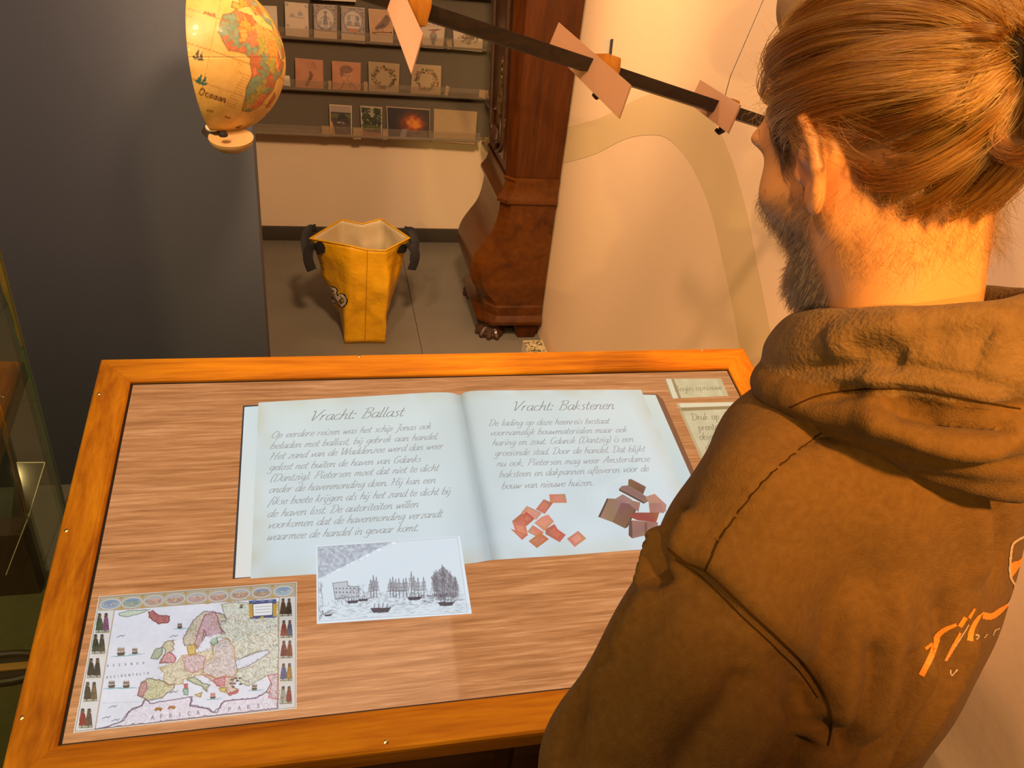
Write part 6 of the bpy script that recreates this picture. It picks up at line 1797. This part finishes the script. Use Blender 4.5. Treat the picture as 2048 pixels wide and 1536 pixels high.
def cloth_patch(outline, name, m_, lift=.0007):
    """fills an outline traced on the cloth with a small net that follows the folds"""
    P_ = np.array(outline, float); x0, y0 = P_.min(0); x1, y1 = P_.max(0); st = 1.3
    nx = max(int((x1 - x0) / st), 3); ny = max(int((y1 - y0) / st), 3)
    pts = []; ids = {}
    xs_ = np.linspace(x0, x1, nx); ys_ = np.linspace(y0, y1, ny)
    def ins(x, y):
        c = False; n = len(P_)
        for i in range(n):
            (xa, ya), (xb, yb) = P_[i], P_[(i + 1) % n]
            if (ya > y) != (yb > y) and x < (xb - xa) * (y - ya) / (yb - ya) + xa: c = not c
        return c
    F_ = []
    for j in range(ny - 1):
        for i in range(nx - 1):
            if ins((xs_[i] + xs_[i + 1]) / 2, (ys_[j] + ys_[j + 1]) / 2):
                f_ = []
                for a, b in ((i, j), (i + 1, j), (i + 1, j + 1), (i, j + 1)):
                    if (a, b) not in ids: ids[(a, b)] = len(pts); pts.append((xs_[a], ys_[b]))
                    f_.append(ids[(a, b)])
                F_.append(f_)
    h_ = cam_hits(Vt, Qt, pts)
    F_ = [f_ for f_ in F_ if all(h_[k] is not None for k in f_)]
    V_ = [(0, 0, 0) if k is None else k[0] + k[1] * lift for k in h_]
    F_ = [f_ for f_ in F_ if max(np.linalg.norm(np.array(V_[f_[0]]) - V_[k]) for k in f_) < .012]
    if not F_: return
    par = {k: k for f_ in F_ for k in f_}
    def fd(a):
        while par[a] != a: par[a] = par[par[a]]; a = par[a]
        return a
    for f_ in F_:
        for k in f_[1:]: par[fd(k)] = fd(f_[0])
    cnt_ = {}
    for f_ in F_: cnt_[fd(f_[0])] = cnt_.get(fd(f_[0]), 0) + 1
    for comp in [c_ for c_ in cnt_ if cnt_[c_] >= 4]:
        G_ = [f_ for f_ in F_ if fd(f_[0]) == comp]
        used = sorted({k for f_ in G_ for k in f_}); mp2 = {k: i for i, k in enumerate(used)}
        obj(name, mesh([V_[k] for k in used], [tuple(mp2[k] for k in f_) for f_ in G_]), m_, shirt)


def stroke_poly(pts, wd):
    P_ = [np.array(p, float) for p in catmull(pts, 4)]; Lf, Rt = [], []
    for i, p in enumerate(P_):
        t = P_[min(i + 1, len(P_) - 1)] - P_[max(i - 1, 0)]; t /= np.linalg.norm(t) + 1e-9; n = np.array([-t[1], t[0]])
        w_ = wd if np.isscalar(wd) else np.interp(i / (len(P_) - 1), np.linspace(0, 1, len(wd)), wd)
        Lf.append(p + n * w_ / 2); Rt.append(p - n * w_ / 2)
    return Lf + Rt[::-1]


for pts, wd in [([cp(165, 1345), cp(235, 1200), cp(275, 1085), cp(290, 1040), cp(350, 990), cp(432, 955)], (12, 12, 13, 11, 9, 6)), ([cp(192, 1140), cp(245, 1100)], 6), ([cp(352, 1230), cp(410, 1120), cp(460, 1020)], (5, 8, 5)), ([cp(455, 970), cp(500, 900)], 9), ([cp(528, 905), cp(570, 832)], (7, 4)),
                ([cp(535, 1080), cp(545, 1000), cp(585, 920), cp(630, 865)], (13, 11, 8, 3)), ([cp(630, 885), cp(700, 890), cp(760, 850), cp(825, 800)], (14, 12, 11, 4))]:
    cloth_patch(stroke_poly(pts, wd), 'printed_letter', M_or)
cloth_patch([cp(842, 480), cp(900, 465), cp(960, 420), cp(960, 440), cp(900, 530), cp(850, 598)], 'printed_letter', M_or)
for pts, wd in [([cp(960, 275), cp(900, 305), cp(858, 350), cp(842, 470), cp(840, 560), cp(852, 610), cp(880, 660), cp(862, 740), cp(820, 810)], 4.5), ([cp(385, 1300), cp(395, 1345), cp(440, 1298)], 2.4), ([cp(575, 1035), cp(600, 1040), cp(585, 1070)], 2.2), ([cp(640, 1060), cp(665, 1025)], 2.2), ([cp(710, 1035), cp(725, 1000), cp(760, 985)], 2.2), ([cp(800, 945), cp(835, 905)], 2.2), ([cp(345, 1232), cp(430, 1110), cp(525, 955)], 2.5)]:
    cloth_patch(stroke_poly(pts, max(wd, 2.4)), 'printed_line', M_gr)

# --- hood lying in rolls round the neck
def ring_pts(c, rl, rfb, rff, tilt, lt=0.0, n=28, sag=0.0):
    """closed loop about the neck; rl side, rfb back, rff front reach; tilt lowers the back"""
    out = []
    for k in range(n):
        a = 2 * math.pi * k / n
        f_ = math.cos(a); l_ = math.sin(a)
        rf = rff if f_ > 0 else rfb
        out.append(np.array(c) + tL * (rl * l_) + tF * (rf * f_) + tU * (tilt * f_ + lt * l_ - sag * max(0, -f_) ** 2))
    return out


def tube_sdf(P, pts, rad, closed=True):
    d = None; n = len(pts)
    for i in range(n if closed else n - 1):
        j = (i + 1) % n; ra = rad[i] if hasattr(rad, '__len__') else rad; rb_ = rad[j] if hasattr(rad, '__len__') else rad
        e = rc(P, pts[i], pts[j], ra, rb_); d = e if d is None else np.minimum(d, e)
    return d


def prof_r(n, back, side, front): return [front + (side - front) * abs(math.sin(2 * math.pi * k / n)) if math.cos(2 * math.pi * k / n) > 0 else back + (side - back) * abs(math.sin(2 * math.pi * k / n)) for k in range(n)]


NN = 28
hoodA = ring_pts(NB + [0, 0, .010] - tL * .006, .082, .094, .072, -.046, 0, NN)
hoodA2 = ring_pts(NB + [0, 0, -.018] - tL * .008, .088, .110, .078, -.044, 0, NN)
hoodB = ring_pts(NB + [0, 0, -.046] - tL * .006, .102, .136, .080, -.038, 0, NN)
hoodC = ring_pts(NB + [0, 0, -.064] - tL * .010, .086, .138, .074, -.030, 0, NN)
hoodD = ring_pts(NB + [0, 0, -.066] - tL * .014, .070, .132, .070, -.010, 0, NN)


def hood_sdf(P):
    d = tube_sdf(P, hoodA, prof_r(NN, .024, .020, .018))
    d = smin(d, tube_sdf(P, hoodA2, prof_r(NN, .024, .024, .018)), .020)
    d = smin(d, tube_sdf(P, hoodB, prof_r(NN, .018, .019, .016)), .006)
    d = smin(d, tube_sdf(P, hoodC, prof_r(NN, .018, .016, .014)), .005)
    d = smin(d, tube_sdf(P, hoodD, prof_r(NN, .024, .016, .014)), .007)
    return d


lo = NB - [.20, .22, .17]; hi = NB + [.20, .18, .10]
Vo, Qo = nets(hood_sdf, lo, hi, .0036)
Vo = relax(Vo.astype(float), Qo, 2, .5)
HF = [('v', [(1560, 752), (1620, 738), (1700, 733), (1780, 735), (1860, 745), (1950, 762), (2044, 790)], .006, .0035), ('v', [(1575, 812), (1640, 790), (1700, 783), (1800, 781), (1900, 793), (2044, 822)], .006, .0035), ('v', [(1695, 700), (1740, 698), (1780, 712), (1810, 725)], .010, .0032), ('v', [(1850, 670), (1910, 668), (1960, 680), (1990, 690)], .016, .003), ('r', [(1640, 690), (1700, 672), (1760, 660), (1840, 650)], .014, .004),
      ('r', [(1700, 760), (1800, 755), (1900, 768), (2030, 790)], .012, .003), ('v', [(1765, 812), (1830, 822), (1900, 842), (1990, 856), (2040, 850)], .010, .007), ('r', [(1690, 830), (1780, 850), (1860, 880), (1960, 890), (2040, 870)], .012, .005), ('r', [(1700, 795), (1800, 790), (1900, 800), (2030, 825)], .007, .003)]
Vo = fold(Vo, Qo, HF)
ph = Vo @ np.array([[60., 20., 33.], [-29., 57., 21.], [23., -33., 49.]]); No = vnormals(Vo, Qo)
Vo = Vo + No * (0.0011 * np.sin(ph[:, 0]) * np.sin(ph[:, 1] + 1) + 0.0007 * np.sin(ph[:, 2] * 1.7))[:, None]
me = mesh_np(Vo, Qo)
hood = obj('hood', me, [M_hood, M_pile], person, smooth=True)
zc = np.array([Vo[q_].mean(0) for q_ in Qo]) if len(Qo) < 1 else Vo[Qo].mean(1)
loc = (zc - NB) @ TB.T
pile = loc[:, 2] > (-.030 - loc[:, 1] * .38)
me.polygons.foreach_set('material_index', pile.astype(np.int32))
hp = cam_hits(Vo, Qo, catmull([(1580, 815), (1640, 790), (1720, 779), (1800, 777), (1900, 790), (2040, 818)], 8))
hp = [h_[0] + h_[1] * .0003 for h_ in hp if h_]
if len(hp) > 3: MB().tube(hp, .0007, 6).build('seam', M_seam, hood, smooth=True)

# --- trousers and shoes (hidden by the sweatshirt and the frame's lower edge)
M_jean = mat('dark_denim', (.030, .036, .055), .85, bump=(300, .2)); M_shoe = mat('black_shoe_leather', (.02, .018, .016), .4)
fl_l = np.array([.285, .42, .07]); fl_r = np.array([.50, .44, .07])


def legs_sdf(P):
    hl = HI + tL * .075; hr = HI - tL * .075
    d = rc(P, hl, hr, .095, .095)
    for h_, f_ in ((hl, fl_l), (hr, fl_r)):
        k = (h_ + f_) / 2 + [0, .03, .02]
        d = smin(d, rc(P, h_, k, .088, .062), .03); d = smin(d, rc(P, k, f_, .062, .052), .02)
    return d


Vl, Ql = nets(legs_sdf, (.12, .24, .03), (.68, .62, 1.06), .011)
obj('trousers', mesh_np(Vl, Ql), M_jean, person, smooth=True)
for f_ in (fl_l, fl_r):
    def sh(P, f_=f_):
        d = rc(P, f_ + [0, -.02, -.03], f_ + [0, .12, -.038], .040, .034); d = smin(d, rc(P, f_ + [0, -.01, .0], f_ + [0, -.02, .03], .042, .044), .02)
        return smax(d, -(P[..., 2] - .001), .004)
    v_, q_ = nets(sh, f_ - [.07, .10, .075], f_ + [.07, .20, .09], .006)
    obj('shoe', mesh_np(v_, q_), M_shoe, person, smooth=True)
# ---------------------------------------------------------------- hair, beard and loose strands
def hair_mat(name, c1, c2, rough=.28):
    m = bpy.data.materials.new(name); m.use_nodes = True; nt = m.node_tree; nt.nodes.clear(); N = nt.nodes.new; L = nt.links.new
    o = N('ShaderNodeOutputMaterial'); h_ = N('ShaderNodeBsdfHairPrincipled'); h_.parametrization = 'COLOR'; h_.inputs['Roughness'].default_value = rough; h_.inputs['Radial Roughness'].default_value = .4
    hi_ = N('ShaderNodeHairInfo'); r = N('ShaderNodeValToRGB'); r.color_ramp.elements[0].color = (*c1, 1); r.color_ramp.elements[1].color = (*c2, 1)
    L(hi_.outputs['Random'], r.inputs[0]); L(r.outputs[0], h_.inputs['Color']); L(h_.outputs[0], o.inputs[0]); return m


M_hair = hair_mat('golden_brown_hair', (.024, .009, .0015), (.31, .120, .014))
M_beard = hair_mat('dark_beard_hair', (.018, .011, .008), (.07, .045, .030), .35)


def strands(name, paths, rad, material, taper=True):
    n = len(paths); sizes = [len(p) for p in paths]
    hc = bpy.data.hair_curves.new(name); hc.add_curves(sizes)
    P = np.concatenate(paths) - np.array(person.location)
    hc.position_data.foreach_set('vector', P.astype(np.float32).ravel())
    ra = hc.attributes.get('radius') or hc.attributes.new('radius', 'FLOAT', 'POINT')
    R = []
    rads = rad if hasattr(rad, '__len__') else [rad] * n
    for k, r_ in zip(sizes, rads):
        t = np.linspace(0, 1, k); R.append(r_ * (1 - .6 * t ** 2) if taper else np.full(k, r_))
    ra.data.foreach_set('value', np.concatenate(R).astype(np.float32))
    o = bpy.data.objects.new(name, hc); COL.objects.link(o); o.parent = person; hc.materials.append(material); o['kind'] = 'stuff'
    return o


gh = np.random.default_rng(21)
EL = np.array([-.110, .0, .052])               # where the hair is tied
C0 = np.array([-.014, 0, .042]); R0 = np.array([.097, .076, .086])


def shell_r(dirs): return 1.0 / np.sqrt(((dirs / R0) ** 2).sum(-1))


w_s = scalp_w(HVloc) * (np.abs(HVloc[:, 1]) < .086)
on_ear = (HVloc[:, 0] > -.042) & (HVloc[:, 0] < .024) & (HVloc[:, 2] > -.05) & (HVloc[:, 2] < .046) & (np.abs(HVloc[:, 1]) > .0735)
cand = np.where((w_s > .55) & (HVloc[:, 2] > -.075) & ~on_ear)[0]
roots = HVloc[gh.choice(cand, 13000)] + gh.normal(0, .0012, (13000, 3))
guides = HVloc[gh.choice(cand, 150)]
NP = 16
T = np.linspace(0, 1, NP)


def to_tie(root, end, lift, curve=0.0, seedv=None):
    p = root[None] * (1 - T[:, None]) + end[None] * T[:, None]
    d = p - C0; ln = np.linalg.norm(d, axis=1)[:, None]; u = d / ln
    r0 = np.linalg.norm(root - C0); u0 = (root - C0) / r0; base0 = r0 - shell_r(u0)
    off_ = base0 * (1 - T) ** 2 + lift * np.sin(np.pi * np.clip(T * 1.05, 0, 1)) ** .7 + .004 * T
    rr_ = shell_r(u) + off_
    q_ = C0 + u * rr_[:, None]
    if curve: q_[:, 2] += curve * np.sin(np.pi * T); 
    return q_


G = []
for g_ in guides:
    lf = .012 + .010 * max(0, g_[2] / .12) + gh.uniform(-.003, .007)
    if g_[2] < 0: lf += .006
    e_ = EL + gh.normal(0, .006, 3) * [.4, 1, 1]
    q_ = to_tie(g_, e_, lf, -.010 * (g_[2] > .02))
    q_ += np.sin(T * gh.uniform(4, 11) + gh.uniform(0, 6))[:, None] * gh.normal(0, .0046, 3) * np.sin(np.pi * T)[:, None]
    G.append(q_)
G = np.array(G)
paths = []
for r_ in roots:
    k = np.argmin(((guides - r_) ** 2).sum(1)); g_ = G[k]
    own = to_tie(r_, EL + gh.normal(0, .006, 3) * [.3, 1, 1], .010 + gh.uniform(0, .006), -.008 * (r_[2] > .02))
    w_ = (.78 * np.sin(np.pi * np.clip(T * .9 + .05, 0, 1)) ** .6)[:, None] * gh.uniform(.5, 1.15)
    q_ = own * (1 - w_) + g_ * w_ + gh.normal(0, .0006, 3) * np.sin(np.pi * T)[:, None] * 2.2
    if gh.random() < .14: q_ = q_ + np.sin(T * gh.uniform(3, 8) + gh.uniform(0, 6))[:, None] * gh.normal(0, .0035, 3) * np.sin(np.pi * T)[:, None] + (q_ - C0) * .04 * np.sin(np.pi * T)[:, None]
    paths.append(hw(q_))
strands('hair', paths, [.00021 * gh.uniform(.8, 1.5) for _ in paths], M_hair)

# looped tail under the band
paths = []
for i in range(2600):
    a = gh.uniform(-1, 1); b = gh.uniform(0, 1); s = gh.normal(0, 1)
    wdt = .020 * a
    p = [EL + [0, wdt * .3, 0], EL + [-.022, wdt * .8, .012 + .006 * s * .5], EL + [-.044 - .008 * b, wdt * 1.1, .002], EL + [-.050 - .008 * b, wdt * 1.3 + .004, -.030 - .008 * b], EL + [-.036, wdt * 1.3 + .012, -.058 - .010 * b], EL + [-.014 + .004 * s * .4, wdt * 1.1 + .016, -.052 - .006 * b], EL + [-.017, wdt * .8 + .010, -.022]]
    q_ = np.array(catmull([np.array(x) + gh.normal(0, .0018, 3) for x in p], 3))
    paths.append(hw(q_))
strands('hair_tail', paths, .00024, M_hair)

# looser locks: a twisted loop below the tie, curls at the nape, wisps
paths = []; rads = []
for i in range(700):       # loop
    c = np.array([-.100, .022, .018]); a0 = gh.uniform(0, .6); rr_ = .021 + gh.normal(0, .0035)
    tt = np.linspace(a0, a0 + gh.uniform(3.2, 5.6), 14); y = gh.normal(0, .003)
    pts = np.stack([c[0] - .006 - .006 * np.sin(tt) + gh.normal(0, .0015), c[1] + rr_ * np.cos(tt) * 1.0, c[2] + rr_ * np.sin(tt) * 1.1 + y], 1)
    d = pts - C0; u = d / np.linalg.norm(d, axis=1)[:, None]; pts = C0 + u * (shell_r(u) + .016 + gh.uniform(0, .006))[:, None]
    paths.append(hw(pts)); rads.append(.00022)
for i in range(420):       # curls hanging right of the nape
    st = EL + np.array([-.012, gh.uniform(-.075, -.005), gh.uniform(-.10, -.055)]); ln = gh.uniform(.03, .085); rr_ = gh.uniform(.003, .008); fq = gh.uniform(8, 18); ph_ = gh.uniform(0, 6.3)
    t = np.linspace(0, 1, 22)
    pts = st + np.stack([-.006 * t + rr_ * np.cos(fq * t + ph_) * t ** .4, rr_ * np.sin(fq * t + ph_) * t ** .4 - .012 * t, -ln * t], 1)
    paths.append(hw(pts)); rads.append(.00013)
for i in range(900):       # short wisps over the nape and behind the ear
    r_ = HVloc[gh.choice(np.where((HVloc[:, 2] < -.015) & (HVloc[:, 2] > -.080) & (HVloc[:, 0] < -.020) & (HVloc[:, 0] > -.2))[0])]
    dn = np.array([gh.normal(-.2, .3), gh.normal(0, .5), -1.0]); dn /= np.linalg.norm(dn); ou = (r_ - [-.04, 0, r_[2]]); ou /= np.linalg.norm(ou) + 1e-6
    ln = gh.uniform(.010, .030); t = np.linspace(0, 1, 9); cu = gh.normal(0, .012)
    pts = r_ + dn * (ln * t)[:, None] + ou * (.0012 + .003 * t * (1 - t) * 4)[:, None] + np.array([0, 1, 0]) * (cu * t ** 2)[:, None]
    paths.append(hw(pts)); rads.append(.00010)
for i in range(320):       # frizz off the temple and forehead, fly-aways over the crown
    front = i < 190
    sel = (HVloc[:, 0] > .025) & (HVloc[:, 2] > .03) & (HVloc[:, 1] > -.01) if front else (HVloc[:, 2] > .02)
    r_ = HVloc[gh.choice(np.where(sel & (w_s > .3))[0])]
    ou = (r_ - C0); ou /= np.linalg.norm(ou); sd_ = gh.normal(0, 1, 3); sd_ -= ou * sd_.dot(ou); sd_ /= np.linalg.norm(sd_)
    ln = gh.uniform(.02, .05) if front else gh.uniform(.02, .06); t = np.linspace(0, 1, 16); rr_ = gh.uniform(.002, .008); fq = gh.uniform(3, 9)
    pts = r_ + ou * (ln * (.55 if front else .28) * t + .008 * (not front))[:, None] + sd_ * (ln * t)[:, None] * .7 + np.cross(ou, sd_) * (rr_ * np.sin(fq * t))[:, None] + ou * (rr_ * np.cos(fq * t) - rr_)[:, None]
    paths.append(hw(pts)); rads.append(.00009)
for i in range(110):       # straggling hair over the ear
    r_ = HVloc[gh.choice(np.where((HVloc[:, 0] > -.03) & (HVloc[:, 0] < .03) & (HVloc[:, 2] > .03) & (HVloc[:, 2] < .07) & (HVloc[:, 1] > .05))[0])]
    t = np.linspace(0, 1, 12); pts = r_ + np.stack([-.045 * t + gh.normal(0, .004) * np.sin(5 * t), .012 * np.sin(3.1 * t) + .004, -.030 * t + gh.normal(0, .010) * t], 1)
    d = pts - C0; u = d / np.linalg.norm(d, axis=1)[:, None]; mn = shell_r(u) + .007; ln_ = np.linalg.norm(d, axis=1); pts = C0 + u * np.maximum(mn, ln_)[:, None]
    paths.append(hw(pts)); rads.append(.00014)
strands('loose_hair', paths, rads, M_hair)
MB().tube([hw(EL + [-.017, .0165 * math.cos(a), .0165 * math.sin(a) - .004]) for a in np.linspace(0, 2 * math.pi, 24, endpoint=False)], .0075, 10, closed=True).build('hair_band', mat('black_elastic', (.012, .008, .006), .8, spec=.1), person, smooth=True)

# beard and the cropped hair at the temple
bw = beard_w(HVloc); NHl = vnormals(HVloc, Qh)
pr = bw / bw.sum(); sel = gh.choice(len(HVloc), 7500, p=pr); paths = []; rads = []
for k in sel:
    r_ = HVloc[k]; n_ = NHl[k]; ln = gh.uniform(.003, .009) * (.6 + .8 * bw[k]); t = np.linspace(0, 1, 5)
    dr_ = n_ * .7 + np.array([.25, 0, -.8]) + gh.normal(0, .28, 3); dr_ /= np.linalg.norm(dr_)
    pts = r_ + dr_ * (ln * t)[:, None] + n_ * .0002 + np.array([0, 0, -.002]) * (t ** 2)[:, None]
    paths.append(hw(pts)); rads.append(.00016)
tm = np.where((HVloc[:, 0] > .008) & (HVloc[:, 0] < .062) & (HVloc[:, 2] > -.012) & (HVloc[:, 2] < .060) & (np.abs(HVloc[:, 1]) > .045) & (scalp_w(HVloc) > .3) & ~on_ear)[0]
for k in gh.choice(tm, 2200):
    r_ = HVloc[k]; n_ = NHl[k]; t = np.linspace(0, 1, 5); dr_ = n_ * .4 + np.array([-.8, 0, -.5]) + gh.normal(0, .22, 3); dr_ /= np.linalg.norm(dr_)
    paths.append(hw(r_ + dr_ * (gh.uniform(.006, .014) * t)[:, None])); rads.append(.00012)
for s in (-1, 1):         # eyebrows
    for i in range(160):
        x = gh.uniform(.012, .052); r_ = np.array([.092 - (x / .052) ** 2 * .022, s * x, .030 + .004 * math.sin(x * 60) + gh.normal(0, .002)]); t = np.linspace(0, 1, 4)
        paths.append(hw(r_ + np.array([-.002, s * .008, .002]) * t[:, None])); rads.append(.00012)
strands('beard', paths, rads, M_beard)
# ---------------------------------------------------------------- lettering on the shopping bag
bV = np.array([tuple(v.co) for v in shell.data.vertices]) + np.array(bag.location)
bQ = np.array([tuple(p.vertices) for p in shell.data.polygons if len(p.vertices) == 4])


def bag_print(outline, name, m_, lift):
    global Vt, Qt, shirt
    keep_ = (Vt, Qt, shirt); Vt, Qt, shirt = bV, bQ, shell
    cloth_patch(outline, name, m_, lift)
    Vt, Qt, shirt = keep_


def bg(x, y): return (500 + x / 2.926, 400 + y / 2.926)


for wd, m_, lf in ((26, M_black, .0012), (15, M_white, .0022)):
    w_ = wd / 2.926
    bag_print(stroke_poly([bg(470, 585), bg(472, 545), bg(468, 512)], w_), 'printed_letter', m_, lf)
    bag_print(stroke_poly([bg(470, 515), bg(500, 525), bg(496, 548), bg(474, 550), bg(506, 562), bg(502, 590), bg(474, 584)], w_), 'printed_letter', m_, lf)
    bag_print(stroke_poly([bg(530, 558), bg(518, 590), bg(540, 618), bg(560, 590), bg(545, 560), bg(528, 560)], w_), 'printed_letter', m_, lf)
for pts in ([bg(842, 472), bg(840, 545)], [bg(862, 465), bg(860, 540)], [bg(842, 508), bg(862, 502)], [bg(884, 470), bg(874, 490), bg(872, 520), bg(878, 535)], [bg(845, 590), bg(836, 625), bg(812, 648)]):
    bag_print(stroke_poly(pts, 2.8), 'printed_letter', M_black, .0014)
